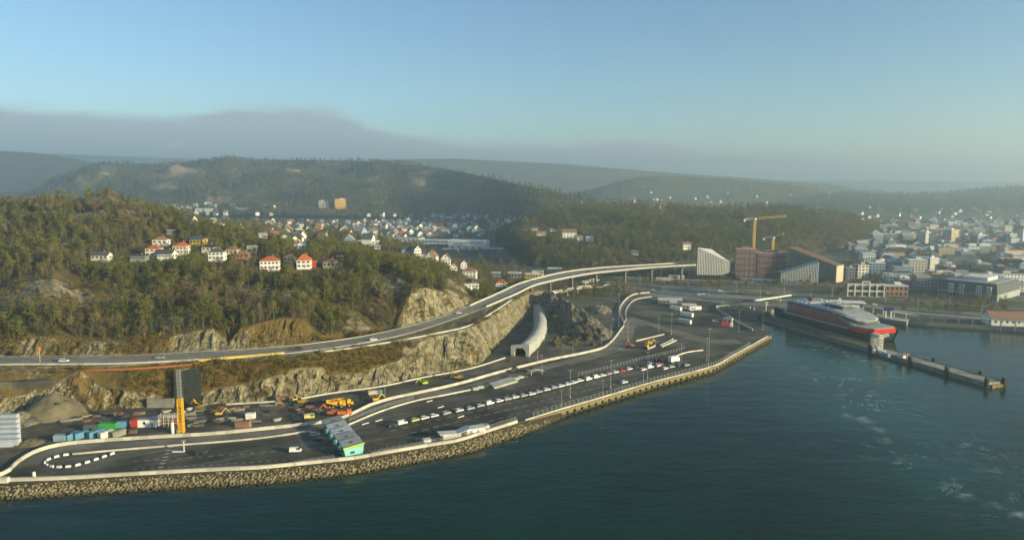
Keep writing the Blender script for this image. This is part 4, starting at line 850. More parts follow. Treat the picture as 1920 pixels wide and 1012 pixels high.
hs(314, 485, 28, 'gx', 'white', 'roof_dark', 'white house with a wall of windows and big dark roof above the lawn', 0, .8, nwin=8, h=3.2)
hs(341, 477, 25, 'hip', 'offwhite', 'roof_red', 'two-storey house with bright red hipped roof in the middle of the hill houses', 5, .85, floors=2, nwin=4, h=5.6)
hs(303, 459, 26, 'hip', 'white', 'roof_brown', 'white house with brown hipped roof, highest row at the left', 5, .7, nwin=3, h=3.2)
hs(322, 440, 14, 'flat', 'grey_wall', 'roof_grey', 'small pale flat-roofed house high up among the pines', 0, .7, chimney=False)
hs(373, 459, 26, 'gx', 'yellow_wall', 'roof_dark', 'yellow house with dark blue-grey roof in the upper row', -4, .7, nwin=4, h=3.6)
hs(393, 472, 22, 'hip', 'offwhite', 'roof_dark', 'pale house with dark hipped roof just below the yellow house', 0, .8, nwin=3)
hs(408, 488, 28, 'hip', 'white', 'roof_dark', 'white two-storey house with dark roof and balcony on stilts', 6, .7, floors=2, nwin=4, h=5.4)
hs(437, 478, 22, 'hip', 'cream', 'roof_brown', 'cream house with brown hipped roof between white and red-brown houses', 0, .8, nwin=3, h=3.4)
hs(457, 485, 25, 'hip', 'brick', 'roof_brown', 'red-brown house with brown roof right of the cream one', 0, .7, nwin=3)
hs(474, 474, 17, 'gx', 'cream', 'roof_grey', 'small cream house with grey roof behind the red-brown house', 8, .8, nwin=2)
hs(507, 506, 34, 'hip', 'white', 'roof_red', 'large white villa with red hipped roof at the front of the hill', 12, .75, floors=2, nwin=5, h=6.0)
hs(545, 491, 21, 'hip', 'cream', 'roof_brown', 'low cream house with brown roof left of the red and white house', 0, .8, nwin=3)
hs(571, 503, 25, 'hip', 'white', 'roof_red', 'white house with steep red roof and red cladding, beside a red shed', 8, .85, floors=2, nwin=3, h=5.4, rh=4.2)
hs(588, 501, 9, 'gx', 'red', 'roof_red', 'small red shed beside the white house with steep red roof', 0, .8, nwin=1, chimney=False, detail=False)
hs(620, 502, 23, 'hip', 'cream', 'roof_brown', 'yellowish house with brown roof, rightmost of the front hill houses', -6, .8, floors=1, nwin=3, h=3.8)
hs(638, 489, 13, 'flat', 'yellow_wall', 'roof_grey', 'small yellow flat house behind the rightmost front house', 0, .8, nwin=2, chimney=False)
mid_houses = [(469, 443, 13, 'hip', 'cream', 'roof_brown', 'tall cream house with chimney on the saddle of the hill', 2), (510, 428, 17, 'gy', 'cream', 'roof_dark', 'large yellow gabled house with dark roof against the valley', 2), (493, 447, 15, 'gx', 'white', 'roof_grey', 'low white house with grey roof below the yellow gable', 1),
 (556, 446, 10, 'gy', 'white', 'roof_dark', 'small white gable right of the yellow gabled house', 1), (563, 433, 9, 'gy', 'white', 'roof_dark', 'narrow white gable, upper left of the town', 2), (585, 435, 7, 'gy', 'white', 'roof_dark', 'thin white gable among trees on the valley side', 2), (598, 436, 12, 'gy', 'beige_wall', 'roof_red', 'orange-beige gabled house on the valley side', 2),
 (580, 460, 20, 'gx', 'white', 'roof_grey', 'wide white house with pale roof on the back of the hill', 1), (565, 467, 20, 'hip', 'offwhite', 'roof_pale', 'low white house with pale roof on the back of the hill', 1), (631, 433, 11, 'gy', 'white', 'roof_brown', 'white gabled house left of a twin at the edge of town', 2), (648, 433, 11, 'gy', 'white', 'roof_brown', 'white gabled house right of a twin at the edge of town', 2),
 (696, 448, 11, 'gy', 'white', 'roof_dark', 'bright white gable above the grey terrace roof', 2), (715, 449, 13, 'gy', 'white', 'roof_dark', 'white gable with dark roof right of the bright one', 2), (733, 446, 9, 'gy', 'offwhite', 'roof_dark', 'narrow off-white gable at the bend of the valley road', 2), (745, 443, 10, 'gx', 'white', 'roof_dark', 'white house with dark roof right of the narrow gable', 1),
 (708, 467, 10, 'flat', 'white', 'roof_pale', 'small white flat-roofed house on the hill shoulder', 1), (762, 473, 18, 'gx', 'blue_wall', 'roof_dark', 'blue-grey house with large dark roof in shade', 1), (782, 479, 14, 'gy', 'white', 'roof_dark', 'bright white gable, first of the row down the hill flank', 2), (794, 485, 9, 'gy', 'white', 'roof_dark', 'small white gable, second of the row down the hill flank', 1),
 (810, 493, 20, 'gy', 'white', 'roof_brown', 'wide white gable, third of the row down the hill flank', 2), (836, 496, 18, 'gy', 'white', 'roof_dark', 'wide white gable, fourth of the row down the hill flank', 2), (851, 507, 13, 'gy', 'white', 'roof_brown', 'white gable with brown roof, fifth down the hill flank', 1), (869, 505, 12, 'gy', 'white', 'roof_dark', 'white gable above the white hipped house', 2),
 (881, 520, 26, 'hip', 'white', 'roof_brown', 'white two-storey house with brown hipped roof at the foot of the hill', 2), (882, 540, 28, 'flat', 'white', 'roof_grey', 'flat-roofed white house below the brown hipped one', 1), (939, 543, 23, 'hip', 'white', 'roof_red', 'white house with orange hipped roof beside the viaduct', 2)]
for px, py, w, k, wm, rm, lab, fl_ in mid_houses:
    hs(px, py, w, k, wm, rm, lab, rng.uniform(-12, 25), .9 if k == 'gy' else .7, floors=fl_, nwin=2 if w < 14 else 4, group='white houses on the valley side', rh=(w / 2 / pxm(on(px, py).y) * 1.1 if k == 'gy' else None))
def win_row(root, w, d, z, h, m, name='window_row', pitch=3.2):
    mb = MB(); n = max(2, int(w / pitch)); k = max(2, int(d / pitch))
    for i in range(n):
        c = -w / 2 + w * (i + .5) / n
        for s in (-1, 1): mb.box(c, s * (d / 2), z, w / n * .5, .14, h)
    for i in range(k):
        c = -d / 2 + d * (i + .5) / k
        for s in (-1, 1): mb.box(s * (w / 2), c, z, .14, d / k * .5, h)
    return tag(mb.build(name, m, root), kind='stuff')
def block(loc, w, d, h, rz, wm, rm, label, floors=4, bays=6, wname='window', cat='building', name='city_block', wmt='glass', group=None, band=False, roofbox=True, base=-2.0):
    root = thing(name, label, cat, loc, rz, group)
    MB().box(0, 0, base, w, d, h - base).build('wall', M[wm], root)
    rf = MB().box(0, 0, h, w + .6, d + .6, .7).build('roof', M[rm], root)
    if roofbox: put(MB().box(w * .15, d * .1, h + .7, w * .28, d * .35, 2.4).build('plant_room', M[rm], rf), (0, 0, 0))
    fh = h / floors
    if band:
        for f in range(floors):
            win_row(root, w, d, f * fh + fh * .32, fh * .45, M[wmt])
    else:
        R_ = []
        for f in range(floors):
            for i in range(bays): R_.append((0, w, d, -w / 2 + w * (i + .5) / bays, f * fh + fh * .3, w / bays * .55, fh * .5))
            nb = max(2, int(bays * d / w))
            for s in (1, 2):
                for i in range(nb): R_.append((s, w, d, -d / 2 + d * (i + .5) / nb, f * fh + fh * .3, d / nb * .55, fh * .5))
        windows(root, R_, M[wmt], wname)
    CLEAR.append((Vector(loc), max(w, d) * .75)); return root
def bl(px, py, wpx, hpx, wm, rm, label, rz=0, dr=.6, z=3.0, **kw):
    p = at(px, py, z); k = pxm(p.y); return block(p, wpx / k, wpx / k * dr, hpx / k, R(rz), wm, rm, label, **kw)
p = on(997, 527); block(p, 26 / pxm(p.y), 13, 8.5, R(-8), 'yellow_wall', 'roof_pale', 'yellow flat-roofed building beside the viaduct', 2, 5)
for a in ((965, 520, 24, 9, 'grey_wall', 'roof_pale', 'pale grey workshop left of the yellow building'), (930, 518, 16, 7, 'blue_wall', 'roof_pale', 'small blue-grey shed near the yellow building'), (1040, 508, 26, 5, 'grey_wall', 'roof_pale', 'long low shed behind the viaduct parapet'), (1010, 514, 18, 6, 'offwhite', 'roof_grey', 'low off-white shed right of the yellow building')):
    p = on(a[0], a[1]); k = pxm(p.y); block(p, a[2] / k, a[2] / k * .6, a[3] / k, R(-8), a[4], a[5], a[6], 1, 4, roofbox=False)
# white houses on the wooded hill
for px, py, w, k, fl_, lab in ((1005, 435, 16, 'hip', 2, 'pale house highest on the left of the wooded hill'), (1015, 442, 18, 'gx', 1, 'grey-white low house left on the wooded hill'), (1036, 434, 14, 'gx', 1, 'shaded teal-grey house in the wooded hill'), (1067, 447, 26, 'gx', 3, 'broad white apartment house in the wooded hill'), (1087, 452, 12, 'gx', 2, 'white house with reddish roof right of the broad white one'), (1106, 452, 16, 'flat', 2, 'white flat-roofed house, rightmost of the houses in the wood'), (1190, 477, 14, 'gx', 1, 'small white house low in the wood above the viaduct'), (1286, 466, 16, 'gx', 2, 'white house at the wood edge left of the striped tower')):
    hs(px, py, w, k, 'white', {'gx': 'roof_brown', 'flat': 'roof_grey', 'hip': 'roof_dark'}[k], lab, rng.uniform(-5, 15), .7, floors=fl_, nwin=4, group='white houses in the wood')
# long white industrial hall and its flat-roofed neighbours
def hall():
    p = at(880, 466, 3); k = pxm(p.y); root = thing('industrial_hall', 'long white industrial hall with curved roof on the valley floor', 'hall', p, R(-14)); w, d, h = 62, 30, 13
    MB().box(0, 0, -1, w, d, h + 1).build('wall', M['white'], root)
    V = []; n = 9
    for x in (-w / 2 - 1, w / 2 + 1):
        for i in range(n): a = i / (n - 1); V.append((x, -d / 2 - .6 + a * (d + 1.2), h + 2.4 * math.sin(a * math.pi)))
    mesh_obj('roof', V, [(i, n + i, n + i + 1, i + 1) for i in range(n - 1)] + [tuple(range(n)), tuple(range(2 * n - 1, n - 1, -1))], M['roof_pale'], root)
    for i in range(5): MB().box(-w / 2 + 6 + i * 12, -d / 2 - .05, .5, 5, .2, 4.5).build('gate', M['grey_wall'], root)
    for i in range(10): MB().box(-w / 2 + 3.5 + i * 6, -d / 2 - .05, h - 3, 4, .2, 1.3).build('window', M['glass'], root)
    CLEAR.append((p, 45))
hall()
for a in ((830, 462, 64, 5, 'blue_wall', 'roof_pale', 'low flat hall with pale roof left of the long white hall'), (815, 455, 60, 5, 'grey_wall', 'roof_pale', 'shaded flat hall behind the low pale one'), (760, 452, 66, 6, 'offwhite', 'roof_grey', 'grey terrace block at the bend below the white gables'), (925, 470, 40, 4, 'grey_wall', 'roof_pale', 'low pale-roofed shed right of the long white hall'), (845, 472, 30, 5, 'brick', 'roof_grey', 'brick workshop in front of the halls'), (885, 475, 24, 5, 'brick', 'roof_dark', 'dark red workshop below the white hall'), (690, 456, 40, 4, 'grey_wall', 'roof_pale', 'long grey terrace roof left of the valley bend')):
    p = on(a[0], a[1]); k = pxm(p.y); block(p, a[2] / k, a[2] / k * .45, a[3] / k, R(-12), a[4], a[5], a[6], 1, 8, name='workshop', roofbox=False)
# tower blocks under the ridge
for px, py, w, h, wm, lab in ((638, 392, 20, 18, 'yellow_wall', 'yellow tower block under the rocky ridge'), (603, 389, 11, 12, 'grey_wall', 'grey tower block left of the yellow tower, shorter'), (612, 389, 8, 10, 'offwhite', 'small pale tower block between the grey and the yellow one')):
    p = on(px, py); k = pxm(p.y); block(p, w / k, w / k * .6, h / k, R(20), wm, 'roof_pale', lab, 9, 6, band=True, name='tower_block')
# school-like white blocks at the foot of the ridge, left
for px, py, w, h, lab in ((366, 388, 8, 6, 'white cube house at the foot of the ridge, left'), (390, 387, 12, 7, 'white block with pale roof at the foot of the ridge'), (385, 396, 30, 5, 'long beige block in front of the white blocks'), (402, 391, 7, 7, 'narrow white gable end right of the white block'), (436, 388, 12, 5, 'pale arched hall right of the beige block'), (345, 391, 9, 4, 'low white house at the hill edge, far left of town'), (326, 388, 8, 4, 'white house second from the left edge of town'), (312, 387, 8, 4, 'white house behind the hill edge, leftmost of town'), (455, 393, 16, 3, 'low pale shed on the valley floor'), (497, 386, 7, 4, 'lone white house under the dark ridge'), (420, 431, 14, 3, 'low white roof between trees left of the yellow gable'), (452, 430, 10, 3, 'low white roof right of a teal one among trees')):
    p = on(px, py); k = pxm(p.y); block(p, w / k, w / k * .6, h / k, R(rng.uniform(-15, 25)), 'offwhite' if 'beige' in lab else 'white', 'roof_pale', lab, 2, 4, band=True, name='town_block', roofbox=False)
# ------------------------------------------------------------------ the small houses of the valley town
def small_house(wm, rm, two):
    r = thing('town_house', '', 'house'); w, d, h, rh = 9, 8, 5.2 if two else 3.2, 4.2
    wl = MB().box(0, 0, -2, w, d, h + 2); gable_walls(wl, 'gy', w, d, h, rh); wl.build('wall', M[wm], r); roof_mesh('gy', w, d, h, rh).build('roof', M[rm], r)
    MB().box(-2, -d / 2 - .03, h * .4, 1.5, .14, 1.5).build('window', M['glass'], r); MB().box(2, -d / 2 - .03, h * .4, 1.5, .14, 1.5).build('window', M['glass'], r)
    return r
SMALL = [small_house(a, b, c) for a, b, c in (('white', 'roof_dark', True), ('white', 'roof_brown', True), ('offwhite', 'roof_dark', False), ('grey_wall', 'roof_dark', True), ('white', 'roof_red', False), ('blue_wall', 'roof_grey', True))]
sused = set(); TOWNP = []
def town(n, x0, x1, y0, y1, lab, grp, seed, sep, f=None):
    r = random.Random(seed); got = 0; tries = 0
    while got < n and tries < n * 12:
        tries += 1; px, py = r.uniform(x0, x1), r.uniform(y0, y1)
        if f and not f(px, py): continue
        p = on(px, py)
        if any((p.x - q.x) ** 2 + (p.y - q.y) ** 2 < sep * sep for q in TOWNP) or any((p.x - q.x) ** 2 + (p.y - q.y) ** 2 < (rd * .9) ** 2 for q, rd in CLEAR): continue
        i = r.choice([0, 0, 0, 1, 1, 2, 2, 3, 4, 5]); o = SMALL[i] if i not in sused else copy_tree(SMALL[i]); sused.add(i)
        o.location = p; o.rotation_euler.z = R(r.choice([0, 90]) + r.uniform(-25, 35)); s = r.uniform(.95, 1.45); o.scale = (s, s, s)
        kind = ['white two-storey gabled house', 'white gabled house with brown roof', 'low off-white gabled house', 'grey gabled house with dark roof', 'low white house with red roof', 'blue-grey gabled house'][i]
        u_ = (px - x0) / (x1 - x0); pos = 'left' if u_ < .33 else ('middle' if u_ < .67 else 'right'); dep = 'back' if (py - y0) / (y1 - y0) < .45 else 'front'
        tag(o, f'{kind} {lab}, {pos} {dep}', 'house', grp); TOWNP.append(p); got += 1
town(150, 690, 990, 400, 450, 'in the dense shaded valley town', 'houses of the shaded valley town', 3, 14, lambda px, py: py > 404 + abs(px - 830) * .03 and py < 450 - (px > 780) * 4)
town(76, 500, 760, 416, 462, 'in the sunlit town quarter', 'houses of the sunlit quarter', 4, 19)
town(36, 300, 520, 390, 440, 'behind the near hill', 'houses behind the near hill', 5, 26)
town(22, 1150, 1560, 362, 385, 'in the far valley behind the wood', 'houses in the far hazy valley', 6, 40)
town(44, 1610, 1920, 388, 420, 'in the hazy suburb behind the city', 'houses of the hazy suburb', 7, 30)
# ------------------------------------------------------------------ the striped tower, towers under construction, slanted glass building
def quad_prism(mb, base, tops, m=0):
    n = len(base); vs = [(b[0], b[1], 0) for b in base] + [(b[0], b[1], t) for b, t in zip(base, tops)]
    return mb.add(vs, [tuple(range(n, 2 * n))] + [(i, (i + 1) % n, n + (i + 1) % n, n + i) for i in range(n)], m)
def fins(root, a, b, za, zb, z0, n, m, dep=.9, wid=.5, name='fin'):
    a, b = Vector((*a, 0)), Vector((*b, 0)); d = (b - a).normalized(); o = Vector((d.y, -d.x, 0)) * (dep / 2)
    for i in range(n):
        t = (i + .5) / n; c = a + (b - a) * t + o; h = za + (zb - za) * t
        f = MB().box(0, 0, z0, wid, dep, h - z0).build(name, m, root); f.location = c; f.rotation_euler.z = math.atan2(d.y, d.x)
def striped():
    L, Fp, Rp = at(1306, 525), at(1352, 525.6), at(1376, 517); Bk = L + (Rp - Fp); O = L.copy(); root = thing('striped_office_tower', 'white striped office tower with slanting roof left of the cranes', 'office building', O)
    q = [(p - O).xy for p in (L, Fp, Rp, Bk)]; hs_ = [36.5, 24.5, 14.5, 31]
    mb = MB(); vs = [(b[0], b[1], 6) for b in q] + [(b[0], b[1], t) for b, t in zip(q, hs_)]
    mb.add(vs, [(3, 2, 1, 0), (4, 5, 7), (5, 6, 7)] + [(i, (i + 1) % 4, 4 + (i + 1) % 4, 4 + i) for i in range(4)]); mb.build('wall', M['steel_dark'], root)
    c = sum((Vector((*b, 0)) for b in q), Vector()) / 4
    MB().prism([tuple((Vector((*b, 0)) * .9 + c * .1).xy) for b in q], 0, 6).build('glazed_ground_floor', M['glass'], root)
    fins(root, q[0], q[1], hs_[0], hs_[1], 6, 15, M['white'], .6, .8); fins(root, q[1], q[2], hs_[1], hs_[2], 6, 10, M['white'], .6, .8)
    rf = mesh_obj('roof', [(*b, t + .15) for b, t in zip(q, hs_)], [(0, 1, 3), (1, 2, 3)], M['roof_pale'], root)
    CLEAR.append((O + c, 40))
striped()
M['pink_slab'] = mat('pinkish_slab', (.40, .27, .23), (.48, .35, .30), .3, .85)
def shell(px, py, wpx, hpx, dr, rz, floors, label, scaf):
    p = at(px, py, 3); k = pxm(p.y); w, h = wpx / k, hpx / k; d = w * dr; root = thing('tower_under_construction', label, 'construction site', p, R(rz), 'towers under construction'); fh = h / floors
    for f in range(floors + 1): MB().box(0, 0, f * fh - .2, w, d, .45).build('floor_slab', M['pink_slab'], root)
    MB().box(0, d * .1, 0, w * .4, d * .4, h + 2).build('lift_core', M['concrete_dark'], root)
    nb = int(w / 4.5)
    for i in range(nb + 1):
        for yy in (-d / 2 + .5, d / 2 - .5): MB().box(-w / 2 + .5 + (w - 1) * i / nb, yy, 0, .5, .5, h).build('column', M['concrete_dark'], root)
    for f in range(floors):                       # set-back inner walls, some bays already glazed
        MB().box(0, 0, f * fh + .25, w * .86, d * .86, fh - .5).build('inner_wall', M[scaf[f % len(scaf)]], root)
    s = MB()                                       # scaffold lattice on the sunny side and the front
    for i in range(nb * 2 + 1):
        x = -w / 2 - .2 + (w + .4) * i / (nb * 2); s.box(x, -d / 2 - 1.0, 0, .16, .16, h + 1.5)
    for f in range(floors * 2): s.bar((-w / 2, -d / 2 - 1.0, f * fh / 2 + 1), (w / 2, -d / 2 - 1.0, f * fh / 2 + 1), .16, .16)
    s.build('scaffold', mat('scaffold_net', (.34, .16, .14), None, 1, .8), root)
    nt_ = MB().box(0, 0, h - fh * .4, w + .4, d + .4, 1.4).build('edge_netting', mat('pink_netting', (.42, .17, .15), (.50, .24, .20), .5, .9), root)
    CLEAR.append((p, w)); return p
shell(1396, 520, 36, 55, .6, -10, 10, 'narrower tower under construction wrapped in pinkish scaffold beside the striped tower', ['brick', 'grey_wall', 'brick', 'blue_wall'])
shell(1444, 520, 55, 48, .7, -8, 9, 'wider tower under construction with open floor slabs, right one of the pair', ['concrete_dark', 'steel_dark'])
M['bronze'] = mat('bronze_roof', (.12, .08, .04), (.17, .11, .055), .3, .7)
def glassblock():
    A, B, C_ = at(1476, 524), at(1567, 530), at(1580, 527); D_ = A + (C_ - B); O = A.copy(); root = thing('slanted_glass_building', 'glass office building with long slanting brown roof and lit end wall', 'office building', O)
    q = [(p - O).xy for p in (A, B, C_, D_)]; t = [36, 18.5, 18.5, 36]
    quad_prism(MB(), q, t).build('wall', M['glass_blue'], root)
    mesh_obj('roof', [(*b, z + .3) for b, z in zip(q, t)] + [(*b, z - .4) for b, z in zip(q, t)], [(0, 1, 2, 3), (0, 4, 5, 1), (1, 5, 6, 2), (2, 6, 7, 3), (3, 7, 4, 0)], M['bronze'], root)
    fins(root, q[0], q[1], t[0], t[1], 3, 26, M['grey_wall'], .4, .35); e = Vector((*(Vector(q[2]) - Vector(q[1])), 0)); n = Vector((e.y, -e.x, 0)).normalized() * .2
    w = quad_prism(MB(), [tuple((Vector((*q[1], 0)) + n * .1).xy), tuple((Vector((*q[1], 0)) + n).xy), tuple((Vector((*q[2], 0)) + n).xy), tuple((Vector((*q[2], 0)) + n * .1).xy)], [18.2] * 4).build('end_wall', M['beige_wall'], root)
    # lower wing in front with white fins
    a, b = at(1463, 531), at(1534, 533); O2 = a.copy(); r2 = thing('low_glass_wing', 'low wing with white vertical fins and rising roof before the slanted glass building', 'office building', O2)
    bk = Vector((2, 14, 0)); q2 = [(p - O2).xy for p in (a, b, b + bk, a + bk)]; t2 = [11, 24, 24, 11]
    quad_prism(MB(), q2, t2).build('wall', M['glass_blue'], r2); fins(r2, q2[0], q2[1], 11, 24, 0, 24, M['white'], .6, .55)
    mesh_obj('roof', [(*x, z + .3) for x, z in zip(q2, t2)], [(0, 1, 2, 3)], M['roof_grey'], r2)
    CLEAR.append((O + Vector((30, 5, 0)), 60))
glassblock()
def lattice(mb, p, q, w, step, t=.16):
    p, q = Vector(p), Vector(q); d = (q - p); L = d.length; d.normalize(); up = Vector((0, 0, 1)) if abs(d.z) < .9 else Vector((0, 1, 0)); r = d.cross(up).normalized() * w / 2; u = r.cross(d).normalized() * w / 2
    cs = [r + u, r - u, -r - u, -r + u]
    for c in cs: mb.bar(p + c, q + c, t * 1.3, t * 1.3)
    n = max(2, int(L / step))
    for i in range(n):
        a = p + d * (L * i / n); b = p + d * (L * (i + 1) / n)
        for j in range(4): mb.bar(a + cs[j], b + cs[(j + 1) % 4], t, t); mb.bar(b + cs[j], b + cs[(j + 1) % 4], t, t)
def tower_crane(px, py, base_z, top_px, top_py, j0, j1, label):
    p = at(px, py, 3); y = p.y; tz = aty(top_px, top_py, y).z; root = thing('tower_crane', label, 'crane', (p.x, y, base_z), 0, 'tower cranes'); H = tz - base_z
    m = MB(); lattice(m, (0, 0, 0), (0, 0, H), 2.2, 2.6, .34); m.build('mast', M['crane_yellow'], root)
    a, b = aty(*j0, y + 3), aty(*j1, y - 8); o = Vector((p.x, y, base_z)); top = Vector((0, 0, H + .8))
    m = MB(); lattice(m, top, b - o, 1.9, 2.4, .32); m.build('jib', M['crane_yellow'], root)
    m = MB(); lattice(m, top, a - o, 1.6, 2.4, .3); m.build('counter_jib', M['white'], root)
    c = a - o; MB().box(c.x, c.y, c.z - 2.6, 2.6, 2.2, 2.8).build('counterweight', M['concrete'], root)
    MB().box(.3, -1.2, H - 1.2, 2.2, 2.2, 2.4).build('cab', M['white'], root)
    h = (b - o) * .7; MB().bar((h.x, h.y, h.z - 1), (h.x, h.y, h.z - 14), .12, .12).build('hoist_rope', M['steel_dark'], root)
tower_crane(1411, 514, 3, 1419, 411, (1396, 411.5), (1473, 405), 'tall yellow tower crane with long jib above the building site')
tower_crane(1447, 512, 3, 1449, 445, (1432, 446), (1469, 438), 'shorter yellow tower crane right of the tall one')
# ------------------------------------------------------------------ the city
def hotel():
    A, B, C_ = at(1759, 553), at(1869, 566), at(1912, 553); D_ = A + (C_ - B); O = A.copy(); root = thing('harbour_hotel', 'long dark harbour hotel with four pale dormers on its front', 'hotel', O); q = [(p - O).xy for p in (A, B, C_, D_)]
    quad_prism(MB(), q, [6] * 4).build('wall', M['grey_wall'], root); c = sum((Vector(x) for x in q), Vector((0, 0))) / 4
    q2 = [tuple(Vector(x) * .94 + c * .06) for x in q]; vs = [(*x, 6) for x in q] + [(*x, 15.5) for x in q2]
    mesh_obj('mansard_roof', vs, [(4, 5, 6, 7)] + [(i, (i + 1) % 4, 4 + (i + 1) % 4, 4 + i) for i in range(4)], M['roof_dark'], root)
    MB().prism([tuple(Vector(x) * .92 + c * .08) for x in q2], 15.5, 16.0).build('roof_deck', M['roof_grey'], root)
    MB().prism([tuple(Vector(x) * .45 + c * .55) for x in q2], 16.0, 19.0).build('roof_house', M['offwhite'], root)
    d = Vector((*(Vector(q[1]) - Vector(q[0])), 0)); L = d.length; d.normalize(); n = Vector((d.y, -d.x, 0))
    for t in (.22, .40, .70, .86):
        o = MB().box(0, 0, 4, 4.2, 4, 9.0).build('dormer', M['offwhite'], root); o.location = d * (L * t) - n * .6; o.rotation_euler.z = math.atan2(d.y, d.x)
        for k in range(3):
            for s in (-1, 1): w = MB().box(s * 1.0, -2.05, 4.8 + k * 2.7, 1.1, .1, 1.6).build('window', M['glass'], o)
    for t in np.linspace(.04, .96, 16): o = MB().box(0, 0, 1.2, 2.4, .2, 3.6).build('window', M['glass'], root); o.location = d * (L * t) + n * .05; o.rotation_euler.z = math.atan2(d.y, d.x)
    CLEAR.append((O + Vector((*c, 0)), 60))
hotel()
def arcade():
    p = at(1622, 556); k = pxm(p.y); w, h = 66 / k, 12; root = thing('white_framed_house', 'pale building with open white frame facade beside the brick block', 'building', p, R(-6))
    MB().box(0, 4, -1, w - 1, 9, h + .5).build('inner_wall', M['grey_wall'], root)
    for i in range(6): MB().box(-w / 2 + i * w / 5, -1, 0, .9, .9, h + (2.5 if i in (2, 3) else 0)).build('column', M['offwhite'], root)
    for z in (5.5, h): MB().box(0, -1, z - .5, w, .8, 1.0).build('beam', M['offwhite'], root)
    MB().box(0, -1, h + 2.0, w / 5 + .9, .8, 1.0).build('beam', M['offwhite'], root)
    for i in range(5):
        for z in (1.0, 6.6): MB().box(-w / 2 + (i + .5) * w / 5, -.55, z, w / 5 - 2, .2, 3.2).build('window', M['glass'], root)
    CLEAR.append((p, 25))
arcade()
bl(1675, 554, 40, 20, 'brick', 'roof_pale', 'red brick block right of the white frame facade', -6, .7, floors=2, bays=5)
bl(1715, 512, 32, 26, 'offwhite', 'roof_pale', 'white office block with balcony bands in the city front', -10, .8, floors=5, band=True)
bl(1744, 506, 20, 22, 'offwhite', 'roof_pale', 'narrow sunlit block right of the white balcony block', 14, .9, floors=5, band=True)
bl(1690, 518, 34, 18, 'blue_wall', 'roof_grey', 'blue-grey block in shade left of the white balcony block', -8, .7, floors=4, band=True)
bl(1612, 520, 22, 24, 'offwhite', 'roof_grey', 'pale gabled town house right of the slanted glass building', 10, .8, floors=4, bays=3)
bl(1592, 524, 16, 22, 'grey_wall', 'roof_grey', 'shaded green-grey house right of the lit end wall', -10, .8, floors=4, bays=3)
bl(1640, 512, 28, 20, 'blue_wall', 'roof_pale', 'blue-white office block behind the gabled town house', -8, .8, floors=4, band=True)
bl(1735, 455, 20, 20, 'offwhite', 'roof_pale', 'cream block with stair tower in the middle of the city', 20, .8, floors=6, band=True)
bl(1781, 456, 22, 25, 'beige_wall', 'roof_pale', 'sunlit beige apartment block, tallest in mid city', 25, .8, floors=8, band=True)
bl(1834, 457, 24, 17, 'blue_wall', 'roof_pale', 'pale blue tower block with white edge', 18, .7, floors=7, band=True)
bl(1893, 459, 20, 20, 'blue_wall', 'roof_pale', 'light blue slab block beside the rightmost white tower', 16, .7, floors=8, band=True)
bl(1915, 459, 14, 27, 'white', 'roof_pale', 'white balcony tower at the right edge of the city', 20, .9, floors=9, band=True)
def terminal():
    p = at(1588, 578); k = pxm(p.y); root = thing('ferry_terminal', 'low ferry terminal with white roof and dark glass behind the ferry', 'terminal', p, R(-14)); w = 56 / k
    MB().box(0, 0, -1, w, 9, 6.4).build('wall', M['glass_blue'], root); MB().box(0, 0, 5.4, w + 2, 11, .8).build('roof', M['white'], root); MB().box(w * .22, -4.6, 1.5, w * .25, .3, 2.6).build('panel', M['white'], root)
    MB().box(0, -4.8, 1.2, w, .5, .5).build('ledge', M['white'], root); CLEAR.append((p, 25))
    p = at(1886, 608); root = thing('quay_warehouse', 'white quay warehouse with red tiled roof at the right edge', 'warehouse', p, R(-10)); w, d, h, rh = 44, 16, 5.5, 4.2; p2 = p + Vector((9, 0, 0)); root.location = p2
    wl = MB().box(0, 0, -1, w, d, h + 1); gable_walls(wl, 'gx', w, d, h, rh); wl.build('wall', M['white'], root); roof_mesh('gx', w, d, h, rh).build('roof', M['roof_brown'], root)
    windows(root, [(0, w, d, -w / 2 + 3 + i * 4, 2.2, 1.3, 1.6) for i in range(10)] + [(2, w, d, c, 2.2, 1.3, 1.6) for c in (-4, 0, 4)], M['glass']); CLEAR.append((p2, 30))
terminal()
